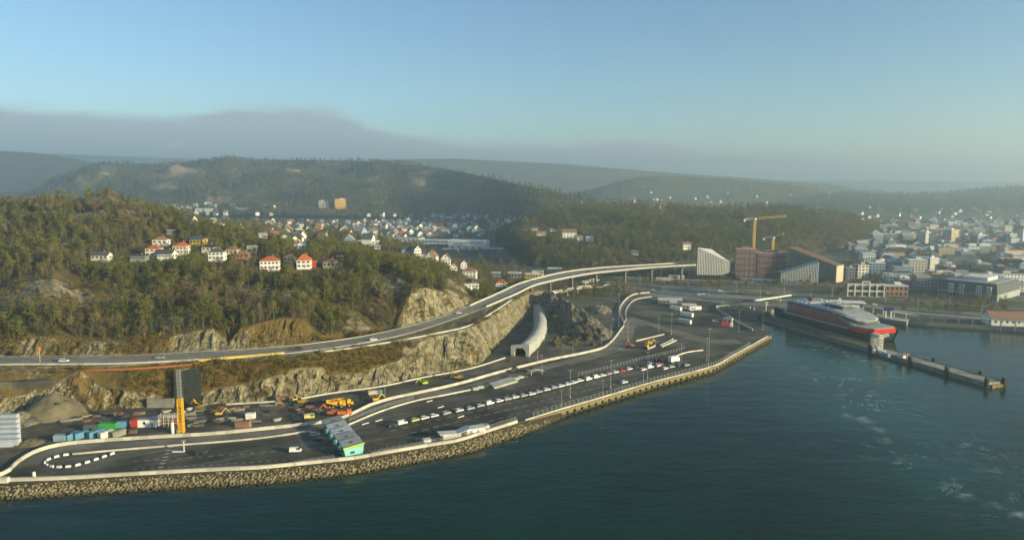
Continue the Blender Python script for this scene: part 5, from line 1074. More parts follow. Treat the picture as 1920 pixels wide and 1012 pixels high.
def city():
    r = random.Random(21); n = 0; spots = []; tries = 0
    cols = [('white', 'roof_pale', 'white'), ('offwhite', 'roof_grey', 'off-white'), ('grey_wall', 'roof_pale', 'pale-roofed grey'), ('blue_wall', 'roof_grey', 'blue-grey'), ('grey_wall', 'roof_grey', 'grey'), ('grey_wall', 'roof_grey', 'grey'), ('blue_wall', 'roof_pale', 'blue-grey'), ('beige_wall', 'roof_grey', 'beige'), ('brick', 'roof_dark', 'brick'), ('grey_wall', 'roof_dark', 'dark grey'), ('offwhite', 'roof_red', 'red-roofed'), ('cream', 'roof_brown', 'cream'), ('white', 'roof_dark', 'dark-roofed white')]
    while n < 280 and tries < 9000:
        tries += 1; px = r.uniform(1585, 2060); py = 416 + 130 * r.random() ** 1.6
        if py > 470 and px < 1600 + (py - 470) * .9: continue
        if px < 1660 and py < 440: continue
        p = at(px, py, 3.0); big = r.random() < .42; w = r.uniform(24, 48) if big else r.uniform(10, 20); d = r.uniform(10, 18); h = r.choice([5, 6, 6, 7, 8, 9, 10, 12, 14] if not big else [6, 8, 10, 12]); rad = max(w, d) * .52
        if any((p.x - q.x) ** 2 + (p.y - q.y) ** 2 < (rad + s) ** 2 * .85 for q, s in spots) or any((p.x - q.x) ** 2 + (p.y - q.y) ** 2 < (rad + rd * .62) ** 2 for q, rd in CLEAR): continue
        if ground(p.x, p.y) > 4: continue
        spots.append((p, rad)); wm, rm, cn = r.choice(cols); fl_ = max(1, int(h / 3)); gab = (not big) and r.random() < .35
        row = 'near the waterfront' if p.y < 850 else ('in mid city' if p.y < 1150 else 'at the hazy back of town')
        side = 'towards the wood' if px < 1690 else ('right of the hotel' if px > 1860 else 'above the hotel')
        size = 'tall' if h > 9 else ('long' if w > 22 else 'small')
        root = thing('city_block', f'{size} {cn} {"gabled house" if gab else "flat-roofed block"} {row}, {side}', 'building', p, R(r.uniform(-18, -2) + r.choice([0, 90])), 'blocks of the city')
        wl = MB().box(0, 0, -1, w, d, h + 1)
        if gab:
            k = 'gx' if w > d else 'gy'; rh = min(w, d) * .38; gable_walls(wl, k, w, d, h, rh); wl.build('wall', M[wm], root); rf = roof_mesh(k, w, d, h, rh).build('roof', M[r.choice(['roof_dark', 'roof_brown', 'roof_grey', rm])], root)
        else:
            wl.build('wall', M[wm], root); rf = MB().box(0, 0, h, w + .5, d + .5, .6).build('roof', M[rm], root)
            for _ in range(r.choice([0, 1, 1, 2])): MB().box(r.uniform(-.3, .3) * w, r.uniform(-.2, .2) * d, h + .6, w * r.uniform(.12, .4), d * r.uniform(.2, .5), r.uniform(1.2, 3.4)).build('plant_room', M[r.choice(['roof_pale', 'white', 'grey_wall', 'offwhite'])], rf)
            if big and r.random() < .5: MB().box(-w * .2, d * .1, h + .3, w * .5, d * .6, 3.4).build('upper_storey', M[wm], root)
        for f in range(fl_): win_row(root, w, d, f * h / fl_ + 1.0, h / fl_ * .42, M['glass'])
        n += 1
    for q, s in spots: CLEAR.append((q, s * .9))
city()
# low buildings along the road behind the lorry park
for a in ((1268, 523, 28, 6, 'offwhite', 'roof_pale', 'small white kiosk building beside the roads under the viaduct'), (1245, 525, 30, 4, 'offwhite', 'roof_grey', 'long low pale building left of the kiosk')):
    bl(a[0], a[1], a[2], a[3], a[4], a[5], a[6], -5, .35, floors=1, bays=6, roofbox=False, name='roadside_building')
bl(1256, 566, 44, 5, 'grey_wall', 'roof_pale', 'flat-roofed customs shed with wide pale roof on the lorry park', -10, .6, floors=1, bays=6, roofbox=False, name='customs_shed')
bl(1262, 573, 12, 7, 'beige_wall', 'roof_pale', 'beige gatehouse below the customs shed', -10, .8, floors=1, bays=2, roofbox=False, name='gatehouse')
bl(1292, 577, 26, 6, 'beige_wall', 'roof_pale', 'second flat shed with pale roof right of the gatehouse', -10, .6, floors=1, bays=4, roofbox=False, name='customs_shed')
bl(1365, 606, 16, 9, 'white', 'roof_grey', 'white open-sided shed beside the ferry ramp wall', -35, .5, floors=1, bays=2, roofbox=False, name='ramp_shed')
# ================================================================== QUAY OBJECTS
# check-in booths
def booths():
    A, B = at(622, 801), at(664, 854); d = (B - A); n = 5; step = d / n; rz = math.atan2(d.y, d.x); root = thing('check_in_building', 'teal check-in station with five stepped grey roof slabs and lime edge', 'toll station', A, rz); L = d.length / n
    for i in range(n):
        x = (i + .5) * L
        rf = MB(); z0 = 3.7; w = 8.2
        vs = [(x - L / 2, -w / 2, z0 + .2), (x + L / 2 - .12, -w / 2, z0 - .5), (x + L / 2 - .12, w / 2, z0 + .4), (x - L / 2, w / 2, z0 + 1.1)]
        rf.add(vs + [(a, b, c + .35) for a, b, c in vs], [(3, 2, 1, 0), (4, 5, 6, 7), (0, 1, 5, 4), (1, 2, 6, 5), (2, 3, 7, 6), (3, 0, 4, 7)]); r_ = rf.build('roof_slab', M['roof_grey'], root)
        MB().box(x, 0, 4.2, 1.2, 1.0, .35).build('roof_hatch', M['steel_dark'], r_)
        b = MB().box(x + .4, -w / 2 + 1.2, 0, L * .52, 2.0, 3.3, top=.8).build('booth', M['teal_panel'], root)
        MB().box(x + .4, -w / 2 + .2, 1.2, L * .3, .2, 1.0).build('window', M['glass'], b)
        MB().box(x - L * .4, w / 2 - .8, 0, .4, .4, 3.9).build('post', M['steel'], root)
    xe = n * L + .05
    MB().add([(xe, -3.4, 0), (xe, 3.5, 0), (xe, 4.0, 3.9), (xe, -4.0, 3.1), (xe - .3, -3.4, 0), (xe - .3, 3.5, 0), (xe - .3, 4.0, 3.9), (xe - .3, -4.0, 3.1)], [(0, 1, 2, 3), (7, 6, 5, 4), (0, 3, 7, 4), (1, 5, 6, 2), (2, 6, 7, 3)]).build('end_wall', M['teal_panel'], root)
    MB().add([(xe + .1, -4.3, 3.2), (xe + .1, 4.3, 4.2), (xe + .1, 4.3, 4.75), (xe + .1, -4.3, 3.75), (xe - .4, -4.3, 3.2), (xe - .4, 4.3, 4.2), (xe - .4, 4.3, 4.75), (xe - .4, -4.3, 3.75)], [(0, 1, 2, 3), (7, 6, 5, 4), (0, 3, 7, 4), (1, 5, 6, 2), (2, 6, 7, 3), (0, 4, 5, 1)]).build('lime_fascia', M['lime'], root)
    MB().box(xe + .05, -.6, 1.2, .2, 1.6, .8).build('window', M['glass'], root)
    return root
booths()
wall('road_barrier', pz([(637, 863), (660, 860), (694, 854)]), 4, .9, 1.0, M['concrete_white'], 'short thick white kerb in front of the check-in station', 'barrier')
def shelters():
    p = at(848, 822); r = thing('white_shelter', 'white shelter with bent pale roof behind the fence', 'shelter', p, R(24)); MB().box(-.5, 0, 0, 8, 3, 2.6).build('wall', M['offwhite'], r)
    MB().add([(-6, -2.4, 3.3), (2, -2.4, 2.7), (2, 2.4, 2.7), (-6, 2.4, 3.3), (7.5, -2.4, 4.2), (7.5, 2.4, 4.2), (-6, -2.4, 3.0), (2, -2.4, 2.4), (7.5, -2.4, 3.9), (7.5, 2.4, 3.9), (2, 2.4, 2.4), (-6, 2.4, 3.0)], [(0, 1, 2, 3), (1, 4, 5, 2), (0, 6, 7, 1), (1, 7, 8, 4), (4, 8, 9, 5), (0, 3, 11, 6), (11, 10, 7, 6), (10, 9, 8, 7)]).build('roof', M['roof_pale'], r)
    p = at(890, 812); r = thing('white_shelter', 'flat-roofed white service building right of the bent-roof shelter', 'shelter', p, R(24)); MB().box(0, 0, 0, 8.5, 3.6, 2.6).build('wall', M['white'], r); MB().box(-.4, 0, 2.6, 10, 4.6, .35).build('roof', M['roof_pale'], r)
    for x in (-2, 1): MB().box(x, -1.83, 0, 1, .1, 2).build('door', M['grey_wall'], r)
    p = at(910, 805); r = thing('white_shelter', 'small grey cabin at the right end of the service building', 'cabin', p, R(24)); MB().box(0, 0, 0, 3, 2.6, 2.2).build('wall', M['offwhite'], r); MB().box(0, 0, 2.2, 3.3, 2.9, .2).build('roof', M['roof_grey'], r)
    p = at(801, 831); r = thing('white_box', 'small white cabin behind the mesh fence, alone left of the shelters', 'cabin', p, R(20)); MB().box(0, 0, 0, 3, 2.2, 2.0).build('wall', M['white'], r); MB().box(0, 0, 2.0, 3.2, 2.4, .15).build('roof', M['roof_pale'], r)
shelters()
# ------------------------------------------------------------------ lamp posts
def lamp():
    r = thing('lamp_post', '', 'lamp post'); MB().tube([(0, 0, 0), (0, 0, 11.6)], [.13, .07], 6).build('pole', M['steel'], r); MB().bar((-.9, 0, 11.6), (.9, 0, 11.6), .08, .08).build('arm', M['steel'], r)
    for s in (-1, 1): MB().box(s * .95, 0, 11.45, .7, .3, .16).build('lamp_head', M['steel_dark'], r)
    MB().box(0, 0, 0, .6, .6, .35).build('footing', M['concrete'], r); return r
lamp0 = None
for px, py, top, lab in ((1053, 760, 729, 'at the quay fence, leftmost there'), (1069, 745, 690, 'beside the parked cars, left of two close ones'), (1145, 727, 672, 'in the lane seaward of the parked cars'), (1130, 748, 710, 'at the quay fence below the parked cars'), (1074, 664, 638, 'behind the white wall below the rubble mound'), (1008, 681, 650, 'behind the white wall right of the tunnel portal'), (1016, 697, 663, 'in front of the white wall near the portal'), (1128, 650, 624, 'behind the bend of the white wall'), (1146, 636, 607, 'behind the upper bend of the white wall'), (1160, 612, 549, 'tall at the loop road bend'), (1214, 708, 657, 'in the crowd of parked cars'), (1206, 716, 693, 'at the quay fence below the crowd of cars'), (1277, 686, 643, 'at the right end of the parked cars'), (1325, 676, 631, 'left of a pair near the quay corner'), (1328.5, 688, 613, 'right of a pair at the quay corner'), (1259, 627, 587, 'on the worn lane below the lorries'), (1385, 622, 582, 'right of the ramp shed'), (1430, 619, 582, 'at the ferry ramp tip'), (1355, 575, 545, 'at the top of the ferry ramp'), (1397, 591, 568, 'on the ferry ramp'), (1177, 638, 604, 'in the middle of the apron above the diggers'), (722, 744, 720, 'in the yard behind the bend of the white wall'), (470, 799, 775, 'in the yard left of the orange digger'), (1235, 620, 592, 'left of the lorries on the loop road')):
    p = at(px, py); H = (py - top) / pxm(p.y)
    if lamp0 is None: lamp0 = lamp(); o = lamp0
    else: o = copy_tree(lamp0)
    o.location = p; o.rotation_euler.z = R(15); o.scale = (1, 1, max(.55, H / 11.7)); tag(o, f'slim steel lamp post {lab}', 'lamp post', 'lamp posts of the ferry quay')
# ------------------------------------------------------------------ vehicles
def wheel(root, x, y, r, w=.24):
    wh = MB().tube([(x, y - w / 2, r), (x, y + w / 2, r)], r, 10).build('wheel', M['black'], root); MB().tube([(x, y - w / 2 - .02, r), (x, y + w / 2 + .02, r)], r * .55, 8).build('rim', M['steel'], wh)
def car(paint, kind='hatch'):
    r = thing('parked_car', '', 'car'); W_ = .88
    prof = {'hatch': [(-2.1, .35), (2.15, .35), (2.2, .75), (1.2, .95), (-2.15, 1.0)], 'van': [(-2.3, .4), (2.3, .4), (2.35, 1.0), (1.9, 1.2), (-2.35, 1.2)]}[kind]
    cab = {'hatch': [(-2.05, .98), (1.05, .95), (.35, 1.48), (-1.7, 1.48)], 'van': [(-2.3, 1.18), (1.85, 1.18), (1.1, 1.95), (-2.25, 1.95)]}[kind]
    b = MB(); n = len(prof); b.add([(x, -W_, z) for x, z in prof] + [(x, W_, z) for x, z in prof], [tuple(range(n)), tuple(range(2 * n - 1, n - 1, -1))] + [(i, n + i, n + (i + 1) % n, (i + 1) % n) for i in range(n)]); b.build('body', M[paint], r)
    g = MB(); n = 4; k = .9; g.add([(x, -W_ * (1 if i < 2 else k), z) for i, (x, z) in enumerate(cab)] + [(x, W_ * (1 if i < 2 else k), z) for i, (x, z) in enumerate(cab)], [tuple(range(n)), tuple(range(2 * n - 1, n - 1, -1))] + [(i, n + i, n + (i + 1) % n, (i + 1) % n) for i in range(n)]); g.build('window', M['glass'], r)
    x0, x1, zt = cab[3][0], cab[2][0], cab[2][1]; MB().box((x0 + x1) / 2, 0, zt - .04, x1 - x0 + .1, W_ * 1.78, .1).build('roof', M[paint], r)
    if kind == 'van':
        for s in (-1, 1): MB().box(-.9, s * W_ * .96, 1.2, 2.6, .06, .72).build('side_panel', M[paint], r)
    for x in (-1.35, 1.4):
        for y in (-.78, .78): wheel(r, x, y, .32)
    for s in (-.6, .6): MB().box(2.16, s, .66, .1, .3, .16).build('headlight', M['white'], r); MB().box(-2.14, s, .74, .08, .26, .16).build('tail_light', M['red'], r)
    return r
M['silver'] = mat('silver_paint', (.52, .53, .53), None, 1, .3, metal=.3); M['car_white'] = mat('white_car_paint', (.80, .80, .78), None, 1, .3); M['car_dark'] = mat('dark_car_paint', (.03, .035, .04), None, 1, .25, spec=.5)
M['car_yellow'] = mat('yellow_car_paint', (.62, .55, .18), None, 1, .35); M['car_red'] = mat('red_car_paint', (.50, .03, .03), None, 1, .3)
CARP = {}
def place_car(px, py, paint, kind, rz, label, grp='cars queued on the ferry quay'):
    k = (paint, kind)
    if k not in CARP: CARP[k] = o = car(paint, kind)
    else: o = copy_tree(CARP[k])
    o.location = at(px, py, 3.1); o.rotation_euler.z = rz; tag(o, label, 'van' if kind == 'van' else 'car', grp); return o
a, b = at(735, 798), at(1180, 692); CRZ = math.atan2(b.y - a.y, b.x - a.x)
queue = [(735, 799), (754, 795), (778, 789), (796, 785), (814, 781), (837, 776), (861, 771), (882, 767), (900.5, 762), (918, 758), (936, 753), (951.5, 749.5), (966, 746), (982, 743), (997, 740), (1010, 736), (1025, 732), (1039, 728), (1052, 725), (1065, 721.5), (1076.5, 718.5), (1087, 715), (1103, 712.5), (1118, 708.5), (1130, 705), (1142, 702), (1154, 699), (1167, 696.5), (1180, 693)]
paints = ['car_dark', 'car_white', 'car_yellow', 'car_white', 'car_white', 'silver', 'car_white', 'silver', 'silver', 'car_white', 'car_white', 'silver', 'car_white', 'silver', 'car_white', 'silver', 'car_white', 'silver', 'car_white', 'car_white', 'car_white', 'car_white', 'car_white', 'car_white', 'car_white', 'silver', 'car_white', 'car_red', 'car_white']
vans = {1, 9, 22, 23}
ordn = ['first', 'second', 'third', 'fourth', 'fifth', 'sixth', 'seventh', 'eighth', 'ninth', 'tenth', 'eleventh', 'twelfth', 'thirteenth', 'fourteenth', 'fifteenth', 'sixteenth', 'seventeenth', 'eighteenth', 'nineteenth', 'twentieth']
cn = {'car_dark': 'dark', 'car_white': 'white', 'silver': 'silver-grey', 'car_yellow': 'pale yellow', 'car_red': 'red'}
for i, (px, py) in enumerate(queue):
    nm = ordn[i] if i < 20 else 'twenty-' + ordn[i - 20]
    place_car(px, py, paints[i], 'van' if i in vans else 'hatch', CRZ + R(rng.uniform(-3, 3)), f'{cn[paints[i]]} {"van" if i in vans else "car"}, {nm} from the booths in the long queue')
crowd = [(1192, 690, 'car_dark', 'hatch', 'dark car at the left of the crowd of cars'), (1206, 694, 'car_white', 'hatch', 'white car at the front left of the crowd'), (1205, 687, 'car_dark', 'hatch', 'dark car behind the white one in the crowd'), (1219, 690, 'car_white', 'van', 'large white van in the middle of the crowd of cars'), (1220, 683, 'silver', 'hatch', 'silver car behind the large white van'), (1234, 687, 'car_white', 'hatch', 'white car beside a red one in the crowd'), (1238, 684, 'car_red', 'hatch', 'red car in the crowd near the white lorry'), (1244, 679, 'car_dark', 'hatch', 'dark car left of the white lorry'), (1232, 678, 'car_dark', 'van', 'dark van at the back of the crowd'), (1247, 692, 'car_white', 'hatch', 'white car at the front of the crowd, below the lorry'), (1259, 689, 'silver', 'hatch', 'silver car just below the white lorry'), (1275, 686, 'car_dark', 'hatch', 'dark car right of the crowd, left of two'), (1287, 686, 'silver', 'hatch', 'grey car right of the crowd, right of two')]
for px, py, pt, kd, lab in crowd: place_car(px, py, pt, kd, CRZ + R(rng.uniform(-6, 6)), lab)
place_car(1170, 718, 'car_white', 'hatch', CRZ, 'white car driving alone seaward of the queue')
place_car(554, 847, 'car_white', 'van', R(8), 'white van alone on the quay left of the check-in station', None)
place_car(590, 816, 'silver', 'hatch', R(10), 'silver car in the shade left of the check-in station', None)
place_car(377, 851, 'car_dark', 'hatch', R(8), 'dark car on the quay beside the lone mast', None)
place_car(598, 826, 'car_dark', 'hatch', R(10), 'dark car in the shade below the silver one at the booths', None)
place_car(1341, 604, 'car_white', 'van', R(-30), 'white van left of the ramp shed', None)
for px, py, lab in ((1320, 552, 'white car on the road behind the lorry park, right of two'), (1311, 553, 'white car on the road behind the lorry park, left of two')): place_car(px, py, 'car_white', 'hatch', R(-4), lab, None)
TR = [(1010, 549, 'silver', 12, 'silver car on the viaduct near the hill'), (1103, 510, 'car_dark', -4, 'dark car on the viaduct crest'), (700, 638, 'car_white', 20, 'white car on the highway above the rusty slope'), (560, 655, 'car_dark', 12, 'dark car on the highway above the rusty slope'), (300, 672, 'silver', 4, 'silver car on the highway above the dark netting'), (120, 678, 'car_white', 2, 'white car on the highway at the left'), (860, 588, 'silver', 24, 'silver car on the highway below the rock cut')]
for px, py, pt, rz_, lab in TR:
    o = place_car(px, py, pt, 'hatch', R(rz_), lab, None); o.location = at(px, py, 20.3)
for px, py, pt, rz_, lab in [(1160, 539, 'car_white', -3, 'white car on the lower road under the viaduct'), (1225, 545, 'silver', -5, 'silver car on the lower road, near the loop'), (1290, 541, 'car_dark', -4, 'dark car on the upper junction road, left'), (1350, 546, 'car_white', -4, 'white car on the upper junction road'), (1440, 551, 'silver', -3, 'silver car on the upper junction road, before the gantry'), (1500, 564, 'car_dark', -3, 'dark car on the road behind the ferry stern'), (1640, 572, 'car_white', -8, 'white car on the waterfront road behind the terminal'), (1730, 581, 'silver', -8, 'silver car on the waterfront road'), (1800, 587, 'car_red', -8, 'red car on the waterfront road'), (1478, 533, 'car_white', -2, 'white car before the low glass wing'), (1390, 551, 'car_dark', -3, 'dark car left of the gantry walkway'), (1240, 530, 'car_white', -4, 'white car beside the kiosk building')]:
    place_car(px, py, pt, 'hatch', R(rz_), lab, None).location.z = 3.3
for i, (px, py) in enumerate([(1200, 534), (1245, 547), (1290, 540), (1330, 556), (1380, 548), (1425, 560), (1470, 552), (1520, 562), (1560, 556), (1610, 574), (1660, 567), (1720, 585), (1780, 577), (1840, 592), (1110, 541), (1160, 545)]):
    o = copy_tree(lamp0); o.location = at(px, py, 3.1); o.rotation_euler.z = R(-8); o.scale = (1, 1, .85); tag(o, f'slim lamp post along the junction roads, {["first", "second", "third", "fourth", "fifth", "sixth", "seventh", "eighth", "ninth", "tenth", "eleventh", "twelfth", "thirteenth", "fourteenth", "fifteenth", "sixteenth"][i]} counted from the loop road', 'lamp post', 'lamp posts of the junction')
def truck(paint, boxm, L, label, px, py, rz, cab=True, h=3.0):
    r = thing('lorry' if cab else 'trailer', label, 'lorry' if cab else 'trailer', at(px, py, 3.1), rz)
    MB().box(0, 0, 1.1, L, 2.5, h).build('cargo_box', M[boxm], r); MB().box(0, 0, .75, L, 1.4, .35).build('chassis', M['steel_dark'], r)
    if cab:
        c = MB().box(L / 2 + 1.4, 0, .7, 2.2, 2.4, 2.3, top=.93).build('cab', M[paint], r); MB().box(L / 2 + 2.46, 0, 1.7, .1, 2.0, .9).build('windscreen', M['glass'], c)
    for x in ([-L / 2 + 1.2, -L / 2 + 2.4] + ([L / 2 + 1.4] if cab else [L / 2 - 2])):
        for y in (-1.05, 1.05): wheel(r, x, y, .5, .35)
    return r
truck('car_white', 'white', 5.5, 'white box lorry at the right end of the queue', 1261, 680, CRZ)
truck('white', 'white', 11, 'white trailer below the customs shed, upper of three', 1267, 583, R(-50), False)
truck('white', 'white', 11, 'white trailer in the middle of three on the lorry park', 1288, 595, R(-50), False)
truck('white', 'roof_pale', 11, 'dark-sided trailer with white top, lowest of three on the lorry park', 1284, 608, R(-50), False)
t = truck('white', 'white', 11, 'white trailer with blue panel right of the second shed', 1303, 583, R(14), False); MB().box(-2.2, -1.27, 1.7, 4.5, .06, 1.5).build('blue_panel', M['blue'], t)
t = truck('white', 'red', 6, 'red and white lorry in front of the ramp shed', 1360, 613, R(-12))
def digger(px, py, rz, m, label, s=1.0, z=3.03):
    r = thing('excavator', label, 'excavator', at(px, py, z), rz); r.scale = (s, s, s)
    for y in (-1.2, 1.2): MB().prism([(0, 0)] * 0 or [(-2.1, y - .3), (2.1, y - .3), (2.1, y + .3), (-2.1, y + .3)], .05, .95).build('track', M['black'], r)
    MB().box(-.3, 0, 1.0, 3.6, 2.6, 1.2).build('body', M[m], r); c = MB().box(.8, .75, 2.2, 1.5, 1.0, 1.2, top=.85).build('cab', M['glass'], r); MB().box(.8, .75, 3.4, 1.4, 1.0, .12).build('cab_roof', M[m], c)
    MB().bar((1.2, -.3, 1.8), (3.6, -.3, 4.6), .5, .6).build('boom', M[m], r); MB().bar((3.6, -.3, 4.6), (5.6, -.3, 2.2), .4, .45).build('stick', M[m], r)
    MB().prism([(5.2, -.9), (6.3, -.9), (6.3, .3), (5.2, .3)], 1.0, 2.1).build('bucket', M['steel_dark'], r); MB().box(-2.3, 0, 1.1, .8, 2.5, 1.0).build('counterweight', M['steel_dark'], r)
def dumper(px, py, rz, m, label, s=1.0):
    r = thing('dump_truck', label, 'dump truck', at(px, py, 3.03), rz); r.scale = (s, s, s)
    MB().add([(-3.6, -1.4, 2.6), (.8, -1.4, 1.4), (.8, 1.4, 1.4), (-3.6, 1.4, 2.6), (-3.8, -1.6, 3.2), (1.0, -1.6, 3.4), (1.0, 1.6, 3.4), (-3.8, 1.6, 3.2)], [(3, 2, 1, 0), (0, 1, 5, 4), (1, 2, 6, 5), (2, 3, 7, 6), (3, 0, 4, 7)]).build('tipper_body', M[m], r)
    c = MB().box(2.6, 0, 1.2, 1.8, 2.0, 2.0, top=.85).build('cab', M[m], r); MB().box(3.5, 0, 2.2, .2, 1.6, .8).build('windscreen', M['glass'], c); MB().box(3.9, 0, 1.0, 1.2, 2.2, 1.0).build('bonnet', M[m], r)
    for x in (-2.4, -.9, 2.6):
        for y in (-1.2, 1.2): wheel(r, x, y, .8, .5)
digger(374, 768, R(160), 'yellow', 'yellow excavator at the foot of the dark netting'); digger(566, 757, R(170), 'yellow', 'yellow excavator at the foot of the rock face, middle of the yard'); digger(622, 778, R(175), 'orange', 'orange excavator just above the check-in roofs', 1.1)
dumper(629, 764, R(12), 'yellow', 'yellow dump truck above the orange excavator, left of a pair', 1.1); dumper(643.5, 761.5, R(14), 'yellow', 'yellow dump truck above the orange excavator, right of a pair', 1.1)
digger(705, 752, R(30), 'yellow', 'small yellow excavator behind the bend of the white wall', .8); digger(796, 721, R(200), 'hivis', 'lime-yellow roller-like digger on the yard road', .8); digger(859, 711, R(165), 'yellow', 'yellow excavator with boom over the barrier, right end of the yard'); digger(1182, 651, R(120), 'orange', 'orange excavator on the apron, left of two diggers'); digger(1212, 653, R(60), 'yellow', 'yellow excavator on the apron, right of two diggers'); digger(1218, 646, R(20), 'yellow', 'small yellow loader between the barriers on the apron', .8)
t = truck('blue', 'beige_wall', 4.5, 'blue lorry with beige load in the yard below the rock face', 699, 742, R(20), h=1.8); t = truck('brick', 'brick', 4, 'red lorry at the foot of the rock face', 536, 752, R(185), h=1.2)
digger(412, 779, R(10), 'crane_yellow', 'ochre excavator working in the shaded yard', .8); place_car(580, 784, 'car_yellow', 'van', R(20), 'lime van in the yard left of the orange excavator', None)
t = truck('orange', 'orange', 4, 'orange truck right of the orange excavator', 641, 779, R(10), h=1.2)
# ------------------------------------------------------------------ yard: cabins, containers, scaffold, rig
def container(px, py, m, L, rz, label, h=2.6, w=2.45, z=3.03, grp='site containers', name='container'):
    r = thing(name, label, 'container', at(px, py, z), rz, grp); MB().box(0, 0, 0, L, w, h).build('shell', M[m], r)
    for i in range(int(L / .6)): 
        if i == 0: rib = MB().box(0, 0, .15, .16, w + .12, h - .3).build('rib', M[m], r); q = rib
        else: q = rib.copy(); COL.objects.link(q)
        q.location.x = -L / 2 + .3 + i * .6
    MB().box(L / 2 + .03, 0, .1, .08, w * .9, h * .9).build('door', M['steel_dark'] if m == 'steel_dark' else M[m], r); return r
container(117, 825, 'blue_wall', 6, R(8), 'white-blue container, leftmost behind the yard wall'); container(137, 822, 'blue', 6, R(62), 'blue container, left of the blue pair'); container(152, 820, 'blue', 6, R(62), 'blue container, right of the blue pair'); container(180, 817, 'blue', 7, R(62), 'darker blue container right of the blue pair'); container(172, 805, 'steel_dark', 6, R(20), 'dark container behind the blue ones'); container(199, 803, 'green', 9, R(6), 'bright green container lengthwise behind the white one'); container(199, 819, 'offwhite', 6, R(62), 'white container below the green one'); container(221, 817, 'concrete_dark', 6, R(62), 'grey container right of the white one'); container(226, 800, 'blue', 6, R(20), 'blue container behind the grey one'); container(455, 800, 'brick', 6, R(5), 'dark red container in the shaded yard'); container(470, 784, 'white', 4, R(5), 'small white container at the back of the shaded yard')
for i in range(6):
    p = at(8, 800 + i * 7.2); container(8, 800 + i * 7.2, 'cabin_blue', 12, R(6), f'pale blue ribbed site cabin, {ordn[i]} from the back in the stack at the left edge', 3.0 + (5 - i) * .55, 2.6, grp='site cabins at the left edge', name='site_cabin')
def site_hut():
    p = at(280, 798); r = thing('site_office', 'white site office with red gable and open scaffold bay beside the yellow mast', 'site office', p, R(4)); MB().box(0, 0, 0, 8.2, 4, 3.4).build('wall', M['white'], r); MB().box(0, 0, 3.4, 8.6, 4.4, .25).build('roof', M['roof_grey'], r)
    MB().box(-5.6, -.3, 0, 3, 4.6, 3.6, top=.9).build('red_porch', M['red'], r); MB().box(-7.0, -.3, 0, .3, 4.2, 3.0).build('porch_door', M['offwhite'], r); MB().box(-1.2, -2.03, 1.3, 1.0, .1, 1.4).build('window', M['glass'], r); MB().box(2.0, -2.03, 0, 1.0, .1, 2.1).build('door', M['grey_wall'], r)
    p = at(322, 797); r = thing('scaffold', 'pale tube scaffold with red planks right of the white site office', 'scaffold', p, R(4)); m = MB()
    for x in range(6):
        for y in (-1, 1): m.box(-5 + x * 2, y, 0, .18, .18, 5.2)
    for z in (1.3, 2.6, 3.9, 5.2):
        for y in (-1, 1): m.bar((-5, y, z), (5, y, z), .14, .14)
    m.build('tubes', M['offwhite'], r)
    for z in (1.3, 3.2): MB().box(0, 0, z, 10, 1.8, .2).build('plank_deck', M['brick'], r)
    MB().box(2.5, .4, 0, 4, 1, 3).build('shuttering', M['red'], r)
site_hut()
def rig():
    p = at(341, 812); r = thing('mast_rig', 'lattice mast rig, yellow below and grey above, rising over the yard wall', 'rig', p); m = MB(); lattice(m, (0, 0, 0), (0, 0, 15.5), 1.7, 1.5, .26); m.build('lower_mast', M['yellow'], r); m = MB(); lattice(m, (0, 0, 15.5), (0, 0, 28), 1.3, 1.5, .12); m.build('upper_mast', M['steel'], r)
    MB().box(-1.2, 0, 0, 1.2, 1.6, 1.6).build('power_pack', M['cream'], r); MB().bar((0, 0, 27.6), (4, 1, 28.4), .2, .25).build('head_arm', M['steel'], r)
    MB().box(0, .1, 5, .9, .3, 7).build('ladder', M['steel_dark'], r)
    p = at(76, 690, 17); r = thing('drill_rig', 'slim drill mast with orange head on the work platform', 'rig', p); MB().tube([(0, 0, 0), (0, 0, 9.5)], .22, 6).build('mast', M['wood'], r); MB().box(0, 0, 9, .9, .9, 2.2).build('head', M['orange'], r); MB().box(.4, 0, 0, 2.4, 1.6, 1.4).build('carrier', M['wood'], r)
    for px, m_, lab in ((4, 'yellow', 'yellow machine at the left end of the platform'), (31, 'yellow', 'yellow loader on the work platform'), (52, 'orange', 'orange compressor on the work platform')):
        q = at(px, 697, 17); r = thing('site_machine', lab, 'machine', q); MB().box(0, 0, .4, 3.2, 1.8, 1.5).build('body', M[m_], r); MB().box(-.6, 0, 1.9, 1.4, 1.5, .7, top=.8).build('cab', M['glass'], r)
        for x in (-1, 1):
            for y in (-.8, .8): wheel(r, x, y, .45, .3)
    p = at(345, 846); r = thing('service_mast', 'grey service mast on a kerb base on the quay road', 'mast', p); MB().tube([(0, 0, 0), (0, 0, 4.2)], .3, 8).build('pole', M['concrete'], r); MB().box(-2, -.3, 0, 5, 1.2, .3).build('base', M['paint_white'], r); MB().box(0, 0, 4.2, 1.6, .6, .6).build('head', M['steel'], r)
    p = at(64, 893); r = thing('white_post', 'white stub post with yellow foot near the left end of the sea wall', 'post', p); MB().tube([(0, 0, 0), (0, 0, 1.8)], .55, 8).build('drum', M['white'], r); MB().tube([(0, 0, 0), (0, 0, .3)], .7, 8).build('foot', M['yellow'], r)
    p = at(324, 812); r = thing('pump_silo', 'slim white silo between scaffold and yellow mast', 'silo', p); MB().tube([(0, 0, 0), (0, 0, 5)], .7, 8).build('tank', M['white'], r); MB().tube([(0, 0, 5), (0, 0, 5.6)], [.7, .2], 8).build('lid', M['steel'], r)
rig()
MV = []
